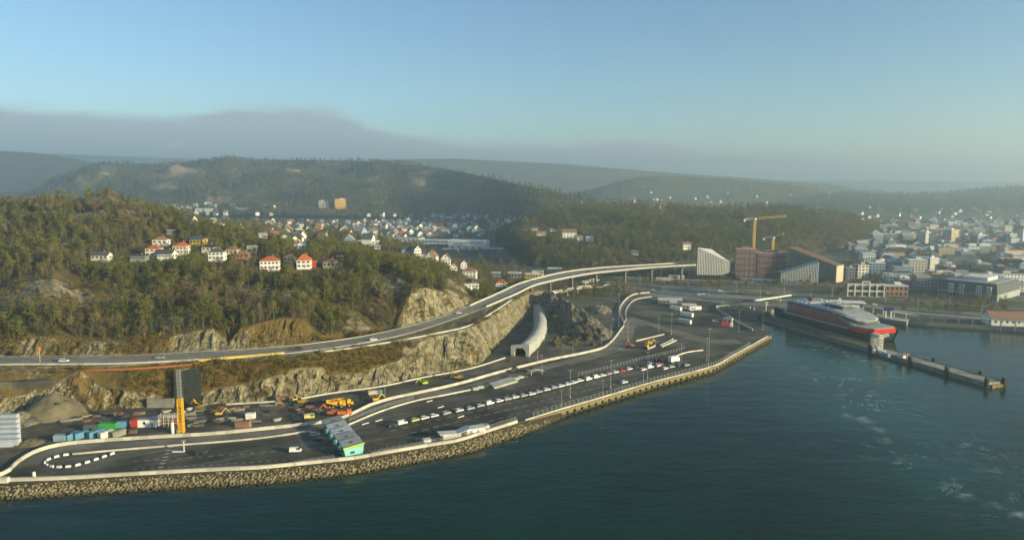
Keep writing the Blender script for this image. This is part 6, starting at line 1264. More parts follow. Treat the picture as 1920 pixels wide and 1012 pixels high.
def mound(name, cx, cy, rx, ry, rz, h, seed, m, z=2.8, n=46, pk=1.6, rough=.35, label=None, cat='mound'):
    g = np.linspace(-1.15, 1.15, n); X, Y = np.meshgrid(g, g); q = np.sqrt(X ** 2 + Y ** 2) + .18 * fbm(X * 2 + seed, Y * 2, 3, seed)
    Z = np.clip(1 - q, 0, None) ** (1 / pk) * h * (1 + rough * fbm(X * 4 + seed, Y * 4, 4, seed + 3)) - .3; c, s = math.cos(rz), math.sin(rz); x, y = X * rx, Y * ry
    V = np.stack([cx + x * c - y * s, cy + x * s + y * c, Z + z], -1); MV.append(V.reshape(-1, 3))
    V = V.reshape(-1, 3); a = np.arange(n - 1)[:, None] * n + np.arange(n - 1)[None, :]
    o = grid_obj(name, V, np.stack([a, a + 1, a + 1 + n, a + n], -1).reshape(-1, 4), [m]); at_ = o.data.attributes.new('rock', 'FLOAT', 'POINT'); at_.data.foreach_set('value', np.full(len(V), .9, np.float32)); return tag(o, label, cat)
M['spoil'] = mat('spoil', (.10, .09, .055), (.19, .165, .10), .12, .95, .3, 1.2, detail=8); M['rubble'] = terrain_mat('blasted_rubble', (.09, .085, .065), (.30, .27, .20), (.06, .05, .03), (.14, .11, .06), .22, False)
p = at(72, 792); mound('gravel_heap', p.x, p.y + 12, 17, 14, 0, 11, 3, M['spoil'], pk=1.0, rough=.06, label='big olive gravel heap at the left end of the yard'); p = at(55, 832); mound('gravel_heap', p.x, p.y, 6, 5, .4, 2.6, 5, M['spoil'], label='small pale earth heap behind the yard wall')
p = at(20, 800); mound('gravel_heap', p.x, p.y + 6, 9, 12, 0, 5, 8, M['rubble'], label='rough rock heap behind the pale blue cabins')
p = at(1052, 592); mound('rock_mound', p.x + 2, p.y + 6, 22, 78, .24, 14, 9, M['rubble'], pk=1.5, rough=.9, n=80, label='long mound of blasted rock right of the concrete tunnel tube'); p = at(1100, 622); mound('rock_mound', p.x, p.y, 17, 30, .3, 7, 12, M['rubble'], rough=1.0, n=60, label='lower heap of broken rock behind the bend of the wall'); p = at(1122, 582); mound('rock_mound', p.x, p.y, 12, 16, 0, 6, 15, M['rubble'], label='single rock knoll in front of the lower road')
p = at(940, 630); 
def boulders():
    r = random.Random(4)
    for i in range(110):
        px, py = r.choice([(1040, 610), (1070, 620), (1095, 632), (1110, 625), (1030, 640), (975, 690), (110, 770), (1065, 638), (1090, 640)]); p = at(px + r.uniform(-24, 24), py + r.uniform(-14, 12)); s = r.uniform(.6, 2.4) * (1.3 if r.random() < .2 else 1)
        if i == 0:
            mb = MB().ball((0, 0, .4), 1, 6, sz=.8); rr = random.Random(2); mb.v = [(x * rr.uniform(.7, 1.2), y * rr.uniform(.7, 1.2), z * rr.uniform(.7, 1.2)) for x, y, z in mb.v]; bo = mb.build('boulder', M['rubble']); o = bo
        else: o = bo.copy(); COL.objects.link(o)
        vv = np.concatenate(MV); dd = (vv[:, 0] - p.x) ** 2 + (vv[:, 1] - p.y) ** 2; jj = int(np.argmin(dd)); o.location = (p.x, p.y, max(3.0, vv[jj, 2] if dd[jj] < 4 else 3.0) - .2); o.scale = (s * 1.3, s, s * .8); o.rotation_euler.z = r.uniform(0, 6); tag(o, f'{"big" if s > 1.7 else ("mid-sized" if s > 1.1 else "small")} blasted boulder {"at the left cliff foot" if p.x < -100 else ("beside the tunnel tube" if px < 1045 else ("on the rubble behind the wall bend" if px > 1085 else "on the long rubble mound"))}', 'boulder', 'blasted boulders in the yard')
boulders()
# dark netting, retaining walls
def panel(px0, px1, pyb, pyt, zt, m, label, name='rock_netting', th=.3, zb=3.0, cat='netting'):
    a, b = at(px0, pyb, zb), at(px1, pyb, zb); c, d = at(px1, pyt, zt), at(px0, pyt, zt); n = Vector((0, -th, 0)); O = a.copy(); vs = [a, b, c, d, a + n, b + n, c + n, d + n]
    o = MB().add([tuple(v - O) for v in vs], [(0, 1, 2, 3)[::-1], (4, 5, 6, 7), (0, 4, 7, 3), (1, 2, 6, 5), (2, 3, 7, 6), (0, 1, 5, 4)]).build(name, m); o.location = O; return tag(o, label, cat)
M['net'] = mat('dark_net', (.020, .026, .022), (.045, .05, .04), .6, .95, .2, 1.5)
panel(327, 344, 764, 693, 18.8, M['net'], 'left strip of dark netting hung down the excavated slope behind the mast'); panel(344.5, 377, 764, 692, 18.8, M['net'], 'right wide strip of dark netting hung down the excavated slope')
panel(178, 276, 729, 716, 13, M['concrete_dark'], 'pale sprayed concrete band across the excavated slope', 'retaining_wall', 1.2, 9.0, 'wall'); panel(277, 327, 763, 746, 7.5, M['concrete_dark'], 'low concrete retaining wall at the foot of the slope left of the netting', 'retaining_wall', 1.0, 3.0, 'wall')
# ------------------------------------------------------------------ tunnel tube
def tunnel():
    pts = [at(a, b, 3) for a, b in [(976, 667), (984, 660), (998, 647), (1008, 632), (1013, 615), (1012, 598), (1009, 583), (1004, 570)]]; P = smooth_line(pts, 5); O = P[0].copy(); root = thing('tunnel_tube', 'curved grey concrete tunnel tube with portal, winding under the viaduct', 'tunnel', O); nseg = 11; seg = None
    W_, H_ = 5.2, 6.4; k = 0; i = 0
    while i < len(P) - 1:                          # cast ring by ring
        j = min(i + 4, len(P) - 1); V = []; Fs = []
        for q in range(i, j + 1):
            d = P[min(q + 1, len(P) - 1)] - P[max(q - 1, 0)]; d.normalize(); r = Vector((d.y, -d.x, 0)); s = 1.0 if q < j else .985
            for a in range(nseg):
                t = math.pi * a / (nseg - 1); V.append(tuple(P[q] - O + r * (math.cos(t) * W_ * s) + Vector((0, 0, (math.sin(t) ** .8) * H_ * s - .2))))
        for q in range(j - i):
            for a in range(nseg - 1): Fs.append((q * nseg + a, q * nseg + a + 1, (q + 1) * nseg + a + 1, (q + 1) * nseg + a))
        mesh_obj('tube_ring', V, Fs, M['tube'], root, smooth=True); i = j
    d = (P[1] - P[0]).normalized(); rz = math.atan2(d.y, d.x); pt = MB()
    ow, oh, iw, ih = 6.0, 8.2, 3.6, 5.2
    prof = [(-ow, 0), (-ow, oh), (ow, oh * .8), (ow, 0), (iw, 0), (iw, ih * .6), (iw * .6, ih), (-iw * .6, ih), (-iw, ih * .6), (-iw, 0)]
    f = [(0, 1, 8, 9), (1, 7, 8), (1, 2, 6, 7), (2, 5, 6), (2, 3, 4, 5)]; n = len(prof); vs = [(-1.2, y, z) for y, z in prof] + [(.8, y, z) for y, z in prof]
    pt.add(vs, f + [tuple(n + i for i in reversed(q)) for q in f] + [(i, (i + 1) % n, n + (i + 1) % n, n + i) for i in range(n)]); o = pt.build('portal', M['concrete'], root); o.rotation_euler.z = rz
M['tube'] = mat('tube_concrete', (.30, .31, .29), (.42, .42, .39), .35, .75, .03, 2)
tunnel()
# precast units, pallets on the quay
for i in range(11):
    p = at(924 + i * 3.9, 724 - i * 1.15); o = MB().box(0, 0, 0, 1.6, 9, .9).build('precast_beam', M['concrete']); o.location = p; o.rotation_euler.z = R(20) ; tag(o, 'pale precast concrete beam in the stacked rows beside the white wall', 'beam', 'precast beams')
for px, py, lab in ((891, 730, 'small pale stack of slabs at the end of the low barrier'), (901, 727, 'stack of slabs left of the precast beams'), (912, 724, 'dark pallet just left of the precast beams'), (968, 711, 'white pallet stack right of the precast beams'), (976, 708, 'stack of white blocks right of the precast beams'), (984, 707, 'dark frame at the right end of the pallets')):
    p = at(px, py); r = thing('slab_stack', lab, 'stack', p, R(20), 'stacks of slabs and pallets')
    for k in range(3): MB().box(rng.uniform(-.2, .2), 0, k * .4, 3.2, 2.2, .3).build('slab', M['steel_dark' if 'dark' in lab else 'concrete'], r)
def bus_shelter():
    p = at(1005, 703); r = thing('bus_shelter', 'small shelter with arched roof in front of the white wall', 'shelter', p, R(15)); MB().box(-3, 0, 0, .3, 2, 2.6).build('side_wall', M['concrete'], r); MB().bar((-3.4, 0, 2.7), (0, 0, 3.3), 2.4, .2).build('roof', M['roof_pale'], r); MB().bar((0, 0, 3.3), (4.5, 0, 2.5), 2.4, .2).build('roof', M['roof_pale'], r); MB().box(3.6, 0, 0, .2, .2, 2.6).build('post', M['steel'], r)
bus_shelter()
# yard clutter
def clutter():
    r = random.Random(12); kinds = [('timber_stack', 'wood', 'stack of brown timber'), ('pipe_bundle', 'concrete_dark', 'bundle of grey pipes'), ('rebar_stack', 'roof_brown', 'rusty stack of rebar'), ('slab_pile', 'concrete', 'pile of pale boards'), ('tarp_pile', 'steel_dark', 'heap under a dark tarpaulin')]
    for i in range(120):
        px = r.uniform(110, 600); py0 = np.interp(px, [110, 316, 511, 605], [826, 808, 794, 782]); py1 = np.interp(px, [110, 240, 424, 542, 605], [780, 772, 764, 756, 745]); py = r.uniform(py1, py0)
        if 110 < px < 235 and py > 795 or 255 < px < 350 and py > 782: continue
        nm, m, lab = kinds[r.choice([0, 1, 1, 2, 2, 3, 4, 4, 4])]; o = thing(nm, f'{lab} in the yard {"near the containers" if px < 250 else ("round the site office" if px < 380 else ("in the middle" if px < 500 else "near the orange excavator"))}, {"by the rock face" if py < (py0 + py1) / 2 else "by the white wall"}', 'stack', at(px, py), R(r.uniform(-20, 40)), 'material stacks in the yard'); n = r.randint(3, 5)
        for k in range(n):
            if nm == 'pipe_bundle': MB().tube([(-2.5, (k - n / 2) * .5, .25 + (k % 2) * .3), (2.5, (k - n / 2) * .5, .25 + (k % 2) * .3)], .24, 6).build('pipe', M[m], o)
            else: MB().box(r.uniform(-.3, .3), r.uniform(-.3, .3), k * .25, r.uniform(2, 4.5), r.uniform(.8, 1.8), .2).build('board', M[m], o)
clutter()
# ------------------------------------------------------------------ gantry, pier, ferry
def gantry():
    a, b = at(1414, 581), at(1436, 583); O = a.copy(); r = thing('linkspan_gantry', 'white lattice gantry with sloping walkway at the ferry ramp', 'gantry', O)
    m = MB(); w = (b - a)
    for p in (Vector(), w): m.bar(p, p + Vector((0, 0, 8)), .6, .6)
    lattice(m, Vector((0, 0, 7.2)), w + Vector((0, 0, 7.2)), 1.6, 2.2, .25); lattice(m, Vector((0, 0, 4.6)), w + Vector((0, 0, 4.6)), 1.2, 2.2, .22); m.build('frame', M['offwhite'], r)
    c = aty(1482, 553, a.y + 60) - O; MB().bar((0, 0, 8.3), c, 2.2, 1.2).build('walkway', M['offwhite'], r)
    for t in (.35, .7): q = c * t; MB().box(q.x, q.y, -O.z + 3, .7, .7, q.z + 2.5).build('support', M['concrete'], r)
gantry()
D = Vector((.31, -.95, 0)).normalized(); Pp = Vector((.95, .31, 0)).normalized()
M['pier_deck'] = mat('pier_deck', (.26, .24, .18), (.36, .33, .26), .3, .9)
M['pier_dark'] = mat('mossy_pier', (.05, .055, .035), (.12, .115, .075), .3, .9)
def pier():
    f0, f1 = at(1425, 600, 0), at(1854, 727, 0); d = (f1 - f0); L = d.length; d.normalize(); n = Vector((-d.y, d.x, 0)); n = n if n.x > 0 else -n; O = f0.copy(); root = thing('ferry_pier', 'long narrow concrete pier with dark stone sides running out from the ferry', 'pier', O, math.atan2(d.y, d.x)); s = -1 if (Vector((-d.y, d.x, 0)).dot(n) < 0) else 1
    w = 10.5; k = int(L / 8)
    for i in range(k):
        MB().box((i + .5) * L / k, s * w / 2, -2, L / k - .08, w, 4.4).build('pier_body', M['concrete_dark'], root); MB().box((i + .5) * L / k, s * w / 2, 2.4, L / k - .06, w + .3, .45).build('deck_slab', M['pier_deck'] if i > k * .56 else M['pier_dark'], root)
    MB().box(L * .5, s * (w - .3), 2.9, L, .4, .5).build('kerb', M['concrete_dark'], root)
    for x, y in ((L - 1, -.4), (L - 26, -.4), (L - 52, -.4), (L - 84, -.4), (L + .5, s * w * .95), (L - 14, s * (w + .2)), (L - 45, s * (w + .2))):
        o = MB().box(x, y, -1, 1.9, 1.6, 6.2).build('fender_pile', M['black'], root); MB().box(x, y, 5.2, 2.1, 1.8, .2).build('pile_cap', M['teal_dark'], o)
    for x in (L - 20, L - 36, L - 60): MB().tube([(x, s * 4, 2.85), (x, s * 4, 3.6)], [.45, .3], 8).build('bollard', M['concrete_white'], root)
    MB().box(L + .5, s * w / 2, -.5, 1.2, w - 2, 2.2).build('end_beam', M['quay_stone'], root)
    # boarding tower, tanks and boxes on the pier
    p = at(1643, 655, 3); r = thing('boarding_tower', 'white lattice boarding tower on the pier beside the ferry bow', 'tower', p, math.atan2(d.y, d.x)); m = MB()
    for x in (-2.5, 2.5): lattice(m, (x, 0, -.2), (x, 0, 10), 2.6, 1.8, .2)
    lattice(m, (-2.5, 0, 9), (2.5, 0, 9), 2.0, 1.6, .2); lattice(m, (0, 0, 8), (2, 7, 10), 1.6, 1.6, .18); m.build('frame', M['offwhite'], r); MB().box(0, 0, 10, 7, 3.2, .3).build('platform', M['offwhite'], r); MB().box(-2.5, 0, 4.6, 2.6, 2.6, .2).build('landing', M['wood'], r)
    for px, py, m_, lab, rad in ((1638, 661, 'white', 'white upright tank on the pier foot of the boarding tower', 1.0), (1645, 655, 'white', 'second white tank beside the boarding tower', .9)):
        p = at(px, py, 2.9); r = thing('white_tank', lab, 'tank', p); MB().tube([(0, 0, 0), (0, 0, 2.2)], rad, 8).build('shell', M[m_], r); MB().tube([(0, 0, 2.2), (0, 0, 2.6)], [rad, rad * .4], 8).build('lid', M[m_], r)
    p = at(1654, 663, 2.9); r = thing('parked_van', 'white van on the pier right of the boarding tower', 'van', p, math.atan2(d.y, d.x)); MB().box(0, 0, .4, 5, 2, 1.7, top=.95).build('body', M['car_white'], r); MB().box(1.9, 0, 1.2, 1.1, 2.04, .7).build('window', M['glass'], r)
    for x in (-1.5, 1.5):
        for y in (-.9, .9): wheel(r, x, y, .36)
    for px, py, m_, lab in ((1662, 668, 'blue', 'blue box container on the pier'), (1690, 670, 'offwhite', 'pale hut on the pier right of the blue box'), (1697, 668, 'brick', 'reddish crate beside the pale hut on the pier')):
        p = at(px, py, 2.9); r = thing('pier_box', lab, 'box', p, math.atan2(d.y, d.x)); MB().box(0, 0, 0, 4.5, 2.2, 1.9).build('shell', M[m_], r); MB().box(0, 0, 1.9, 4.7, 2.4, .15).build('lid', M['roof_grey'], r)
M['teal_dark'] = mat('green_cap', (.05, .14, .12), None, 1, .7)
M['hull'] = mat('black_hull', (.020, .026, .026), (.035, .04, .04), .1, .4); M['ship_red'] = mat('ship_red', (.56, .045, .025), None, 1, .4); M['ship_side'] = mat('rust_red_side', (.25, .065, .042), (.31, .085, .055), .1, .55); M['ship_grey'] = mat('ship_grey_roof', (.26, .29, .28), (.38, .40, .38), .25, .5)
M['ship_glass'] = mat('ship_windows', (.035, .055, .06), (.06, .085, .085), .15, .5, spec=.3)
def ferry():
    N0 = Vector((244.5, 485.5, 0)); rz = math.atan2(D.y, D.x); root = thing('catamaran_ferry', 'large catamaran car ferry with red bow, rust-red side and pale streamlined roof', 'ferry', N0, rz)
    # local: x towards the bow, y to port (away from camera on the far side), near side at y = 0
    B = 30.0; s = 1
    def loft(name, secs, m, smooth=False, parent=None):
        n = len(secs[0]); V = [v for sct in secs for v in sct]; Fs = []
        for i in range(len(secs) - 1):
            for j in range(n): Fs.append((i * n + j, i * n + (j + 1) % n, (i + 1) * n + (j + 1) % n, (i + 1) * n + j))
        Fs += [tuple(range(n - 1, -1, -1)), tuple((len(secs) - 1) * n + j for j in range(n))]
        return mesh_obj(name, V, Fs, m, parent or root, smooth=smooth)
    for y0 in (0.3, B - 7.3):                      # two hulls with raked bows
        yc = y0 + 3.5
        loft('hull', [[(x, yc - w, zt), (x, yc - w * .5, -1.5), (x, yc + w * .5, -1.5), (x, yc + w, zt)] for x, w, zt in ((-92, 3.4, 6.6), (-20, 3.5, 6.8), (-6, 2.9, 7.4), (2, 1.6, 7.9))] + [[(8, yc - .15, 8.2), (3.5, yc - .1, -1.5), (3.5, yc + .1, -1.5), (8, yc + .15, 8.2)]], M['hull'])
    loft('car_deck', [[(x, .4, 4.0), (x, .2, 7.2), (x, B - .2, 7.2), (x, B - .4, 4.0)] for x in (-92, -40, -8)], M['hull'])
    # blunt bow between and over the hulls: black plating, red band round the top
    bw = loft('bow', [[(-10, .6, 1.2), (-10, .6, 6.2), (-10, B - .6, 6.2), (-10, B - .6, 1.2)], [(1, 2.0, 1.0), (2, 2.0, 6.2), (2, B - 2.0, 6.2), (1, B - 2.0, 1.0)], [(4.5, 5, 1.0), (6.2, 5, 6.2), (6.2, B - 4.5, 6.2), (4.5, B - 5.5, 1.0)]], M['hull'])
    loft('red_bow_band', [[(-10, .5, 6.2), (-10, .5, 9.3), (-10, B - .5, 9.3), (-10, B - .5, 6.2)], [(2, 1.9, 6.2), (2.5, 1.9, 9.6), (2.5, B - 1.9, 9.6), (2, B - 1.9, 6.2)], [(6.2, 4.9, 6.2), (7.2, 4.9, 9.8), (7.2, B - 6.5, 9.8), (6.2, B - 4.4, 6.2)]], M['ship_red'], parent=bw)
    loft('foredeck', [[(x, y0, 9.35 + q), (x, y0, 9.9 + q), (x, B - y0 - 1, 9.9 + q), (x, B - y0 - 1, 9.35 + q)] for x, y0, q in ((-10, 1.2, 0), (2.3, 2.6, .2), (6.6, 6, .3))], M['ship_grey'], parent=bw)
    loft('sheer_stripe', [[(x, .05, 7.0), (x, .05, 7.5), (x, .6, 7.5), (x, .6, 7.0)] for x in (-80, -12)], M['offwhite'])
    # rust-red side panels, both sides
    for yy, t in ((.15, 1), (B - .15, -1)):
        pl = MB(); pl.add([(-76, yy, 7.6), (-10, yy, 7.6), (-13, yy + t * .5, 10.5), (-26, yy + t * 1.2, 14.2), (-72, yy + t * 1.2, 14.6), (-76, yy + t * 1.2, 14.6)], [(0, 1, 2, 3, 4, 5) if t > 0 else (5, 4, 3, 2, 1, 0)]); pl.build('side_panel', M['ship_side'], root)
    loft('superstructure', [[(x, y0, 7.3), (x, y0 + 1.1, zt), (x, B - y0 - 1.1, zt), (x, B - y0, 7.3)] for x, y0, zt in ((-78, .5, 14.6), (-26, .5, 14.5), (-12, .8, 11.5), (-8, 2.5, 9.5))], M['grey_wall'])
    loft('window_band', [[(x, y0, z0), (x, y0 + .25, z1), (x, B - y0 - .25, z1), (x, B - y0, z0)] for x, y0, z0, z1 in ((-78, 1.7, 14.5, 16.7), (-30, 1.7, 14.3, 16.4), (-16, 2.4, 12.6, 14.6), (-9, 5, 11.0, 12.8), (-6.5, 10, 10.4, 12.2))], M['ship_glass'])
    rf = loft('roof', [[(x, y0, z), (x, y0 + 2.2, z + h), (x, B - y0 - 2.2, z + h), (x, B - y0, z)] for x, y0, z, h in ((-80, 1.2, 16.7, .8), (-45, 1.0, 16.6, 1.2), (-30, 1.2, 16.3, 1.2), (-18, 1.8, 15.0, 1.0), (-10, 4, 13.2, .8), (-6, 9.5, 12.2, .6))], M['ship_grey'])
    loft('bridge', [[(x, 8 + i, 17.4), (x, 9 + i, 20), (x, B - 9 - i, 20), (x, B - 8 - i, 17.4)] for x, i in ((-44, 0), (-31, 0), (-28, 2))], M['ship_glass']); loft('bridge_roof', [[(x, 8.3, 20), (x, 8.6, 20.5), (x, B - 8.6, 20.5), (x, B - 8.3, 20)] for x in (-46, -28)], M['ship_grey'])
    for x in (-70, -60, -50): loft('roof_deck', [[(x - 4, 5, 17.5), (x - 4, 5.4, 18.6), (x - 4, B - 5.4, 18.6), (x - 4, B - 5, 17.5)], [(x + 4, 5, 17.5), (x + 4, 5.4, 18.6), (x + 4, B - 5.4, 18.6), (x + 4, B - 5, 17.5)]], M['roof_pale'], parent=rf)
    for x, y in ((-64, 9), (-56, 20), (-47, 8), (-38, 14), (-40, 22)): MB().ball((x, y, 20.6 if x == -38 else 19.2), .95, 8).tube([(x, y, 17.5), (x, y, 19)], .2, 5).build('radar_dome', M['white'], root)
    MB().bar((-36, 15, 20.4), (-37, 15, 25), .3, .3).bar((-37, 12.5, 23.6), (-37, 17.5, 23.6), .2, .2).build('mast', M['white'], root)
    for y in (.2, B - .2): MB().box(-86, y, 7.2, 11, .4, 2.4).build('stern_bulwark', M['blue_dark'], root)
    MB().box(-84, 6, 7.2, 8, 5, 3.5).build('stern_house', M['offwhite'], root)
    for i in range(9):
        for yy in (3.6, B - 3.6): MB().tube([(-74 + i * 4.6, yy, 18.1), (-72.2 + i * 4.6, yy, 18.1)], .55, 8).build('life_raft', M['white'], root)
    for yy in (2.0, B - 2.0):
        rl = MB()
        for z in (17.9, 18.5): rl.bar((-79, yy, z), (-46, yy, z), .08, .08)
        for i in range(17): rl.box(-79 + i * 2.06, yy, 16.9, .09, .09, 1.6)
        rl.build('railing', M['white'], root)
    for i in range(14): MB().box(-75 + i * 4.4, -.02, 9.2, 2.0, .25, 1.0).build('side_window', M['ship_glass'], root)
    MB().box(-64, 15, 18.4, 6, 9, 2.6).build('funnel_casing', M['steel_dark'], root)
    for i in range(7): MB().box(-66 + i * 8, .1, 15.0, .3, .2, 1.4).build('window_post', M['ship_grey'], root)
M['blue_dark'] = mat('deep_blue', (.02, .035, .13), None, 1, .5)
pier(); ferry()
def boardwalk():
    P = resample(smooth_line([at(a, b, 3) for a, b in [(1618, 584), (1672, 593), (1720, 599), (1790, 605), (1870, 611.5), (1960, 618), (2100, 628)]], 4), 9); O = P[0].copy(); r = thing('covered_quay_walkway', 'long raised walkway with pale rail and posts along the inner harbour quay', 'walkway', O); post = None
    for a, b in zip(P, P[1:]):
        MB().bar(a - O + Vector((0, 0, 5.0)), b - O + Vector((0, 0, 5.0)), 2.6, .6).build('deck_panel', M['concrete_white'], r); MB().bar(a - O + Vector((0, -1.2, 6.0)), b - O + Vector((0, -1.2, 6.0)), .1, .5).build('rail', M['steel'], r)
        MB().box((a - O).x, (a - O).y, -4, .6, .6, 8.8).build('post', M['concrete'], r)
    p = at(1665, 596); r = thing('gangway_tower', 'white gangway tower with dark blue cabin beside the inner quay', 'tower', p, R(-12))
    for x in (-2, 2): MB().box(x, 0, -1, 1.0, 2.0, 8).build('leg', M['white'], r)
    MB().box(0, 0, 6.2, 6.5, 3, 2.6).build('cabin', M['blue_dark'], r); MB().bar((3, 0, 5.5), (20, -4, 3.5), 2, .5).build('gangway', M['white'], r)
    q = [at(a, b, 2.9) for a, b in [(1640, 594), (1700, 604), (1705, 599), (1645, 589)]]; r = thing('mooring_jetty', 'dark jetty under the gangway tower at the inner quay', 'jetty', q[0]); MB().prism([(x - q[0]).xy for x in q], -5, .1).build('jetty_body', M['concrete_dark'], r); MB().prism([((x - q[0]) * 1.01).xy for x in q], .1, .35).build('deck', M['concrete'], r)
boardwalk()
# inner quay wall
wall('quay_wall', [at(a, b, 3) for a, b in [(1440, 582.6), (1480, 574.6), (1560, 575.8), (1620, 586.8), (1698, 599.8), (1780, 605.8), (1920, 614.8), (2100, 629)]], 9, 4.6, .8, M['concrete_dark'], 'dark stone quay wall of the inner harbour basin', 'quay wall', z=-1.4)
def smoke():
    m = bpy.data.materials.new('chimney_smoke'); m.use_nodes = True; nt = m.node_tree; nt.nodes.clear(); o = nt.nodes.new('ShaderNodeOutputMaterial'); v = nt.nodes.new('ShaderNodeVolumePrincipled'); v.inputs['Color'].default_value = (.95, .97, 1, 1); v.inputs['Density'].default_value = .009; nt.links.new(v.outputs[0], o.inputs['Volume'])
    b = aty(288, 299, 2960); mb = MB().tube([(0, 0, 0), (8, 0, 20), (26, 0, 38), (60, 0, 52), (120, 0, 66)], [1.5, 3, 6, 9, 12], 10); s = mb.build('smoke_plume', m); import bmesh as bm_; q = bm_.new(); q.from_mesh(s.data); bm_.ops.recalc_face_normals(q, faces=q.faces); q.to_mesh(s.data); q.free(); s.location = b; tag(s, 'thin white plume of smoke drifting right above the ridge', 'smoke', kind='stuff')
smoke()
# ================================================================== TREES
def cards(centers, size, r, up=.4):
    n = len(centers); c = np.asarray(centers, float)
    a = r.normal(size=(n, 3)); a /= np.linalg.norm(a, axis=1)[:, None]; b = r.normal(size=(n, 3)); b -= (b * a).sum(1)[:, None] * a; b /= np.linalg.norm(b, axis=1)[:, None]
    s = size * r.uniform(.6, 1.3, (n, 1)); V = np.stack([c - a * s, c + b * s * .55, c + a * s, c - b * s * .55], 1).reshape(-1, 3)
    return V, np.arange(4 * n).reshape(-1, 4)
def make_tree(kind, seed):
    r = np.random.RandomState(seed); tv = MB(); C = []
    if kind == 'pine':
        H = r.uniform(10, 13); lean = r.normal(0, .35, 2)
        tv.tube([(0, 0, -1.0), (lean[0] * .4, lean[1] * .4, H * .45), (lean[0], lean[1], H * .93)], [.22, .16, .05], 5)
        for i in range(r.randint(9, 13)):
            z = H * r.uniform(.36, 1.0); rad = (1.0 - abs(z / H - .62) * 1.5) * 2.5 + .4; a = r.rand() * 6.28; d = rad * r.uniform(.25, 1)
            cx, cy = math.cos(a) * d + lean[0] * z / H, math.sin(a) * d + lean[1] * z / H
            tv.tube([(lean[0] * z / H, lean[1] * z / H, z - .7), (cx, cy, z)], [.07, .03], 3, cap=False)
            m = r.randint(22, 34); q = r.normal(size=(m, 3)) * np.array([.85, .85, .42]) * r.uniform(.8, 1.25); C.append(q + [cx, cy, z])
        size = .42
    elif kind == 'spruce':
        H = r.uniform(11, 15); tv.tube([(0, 0, -1.0), (0, 0, H)], [.2, .03], 5)
        for i in range(16):
            t = i / 15; z = H * (.1 + .88 * t); rad = (1 - t) ** .85 * 2.3 * r.uniform(.75, 1.15) + .15
            for k in range(5):
                a = r.rand() * 6.28; m = max(2, int(6 * (1 - t) + 2)); s = r.rand(m) ** .6
                q = np.stack([np.cos(a) * rad * s, np.sin(a) * rad * s, z - s * rad * .32], 1) + r.normal(size=(m, 3)) * .2; C.append(q)
        size = .38
    elif kind == 'bare':
        H = r.uniform(9, 13); lean = r.normal(0, .5, 2); tv.tube([(0, 0, -1.0), (lean[0] * .5, lean[1] * .5, H * .5), (lean[0], lean[1], H * .95)], [.13, .09, .03], 5)
        for i in range(15):
            z0 = H * r.uniform(.18, .8); a = r.rand() * 6.28; L = r.uniform(1.6, 3.2) * (1.1 - z0 / H); p0 = np.array([lean[0] * z0 / H, lean[1] * z0 / H, z0])
            p1 = p0 + [math.cos(a) * L * .55, math.sin(a) * L * .55, L * .7]; p2 = p1 + [math.cos(a) * L * .4, math.sin(a) * L * .4, L * .9]
            tv.tube([tuple(p0), tuple(p1), tuple(p2)], [.06, .04, .015], 3, cap=False)
            for k in range(15):
                t = r.rand(); c = (p0 + (p1 - p0) * t) if t < .5 else (p1 + (p2 - p1) * (t * 2 - 1)); C.append(c + r.normal(size=(1, 3)) * [.6, .6, .55])
        size = .33
    elif kind == 'round':
        H = r.uniform(7, 10); tv.tube([(0, 0, -1.0), (0, 0, H * .45), (.2, .1, H * .7)], [.2, .14, .05], 5)
        for i in range(15):
            a = r.rand() * 6.28; e = r.uniform(-.1, 1); d = H * .30 * r.uniform(.35, 1); c = np.array([math.cos(a) * d * math.cos(e), math.sin(a) * d * math.cos(e), H * .6 + H * .36 * math.sin(e)])
            tv.tube([(0, 0, H * .4), tuple(c)], [.06, .02], 3, cap=False); C.append(c + r.normal(size=(16, 3)) * .75)
        size = .36
    else:
        H = r.uniform(1.8, 3.0); tv.tube([(0, 0, -.4), (.1, 0, H * .5)], [.05, .02], 3)
        C.append(r.normal(size=(54, 3)) * [1.0, 1.0, .55] + [0, 0, H * .5]); size = .36
    V, Fc = cards(np.concatenate(C), size, r)
    return tv, V, Fc
KINDS = {'pine': ('pine_tree', 'needles', 'bark'), 'spruce': ('spruce_tree', 'spruce', 'bark'), 'bare': ('birch_tree', 'twigs', 'birch_bark'), 'round': ('broadleaf_tree', 'twigs', 'bark'), 'scrub': ('heath_shrub', 'shrub', 'bark')}
PROTO = {}
for ki, (k, n) in enumerate((('pine', 4), ('spruce', 2), ('bare', 4), ('round', 2), ('scrub', 2))):
    for s in range(n):
        tv, V, Fc = make_tree(k, 100 * ki + s + 5); root = thing(KINDS[k][0], '', 'tree'); tr = tv.build('trunk', M[KINDS[k][2]], root)
        cr = grid_obj('crown', V, Fc, [M[KINDS[k][1]]], smooth=False); kid(root, cr)
        PROTO.setdefault(k, []).append(root)
used = set()
def place_tree(k, s, p, sc, rz, label, group):
    pr = PROTO[k][s]
    if (k, s) in used: o = copy_tree(pr)
    else: o = pr; used.add((k, s))
    o.location = p; o.rotation_euler.z = rz; o.scale = (sc, sc, sc); tag(o, label, 'shrub' if k == 'scrub' else 'tree', group); return o
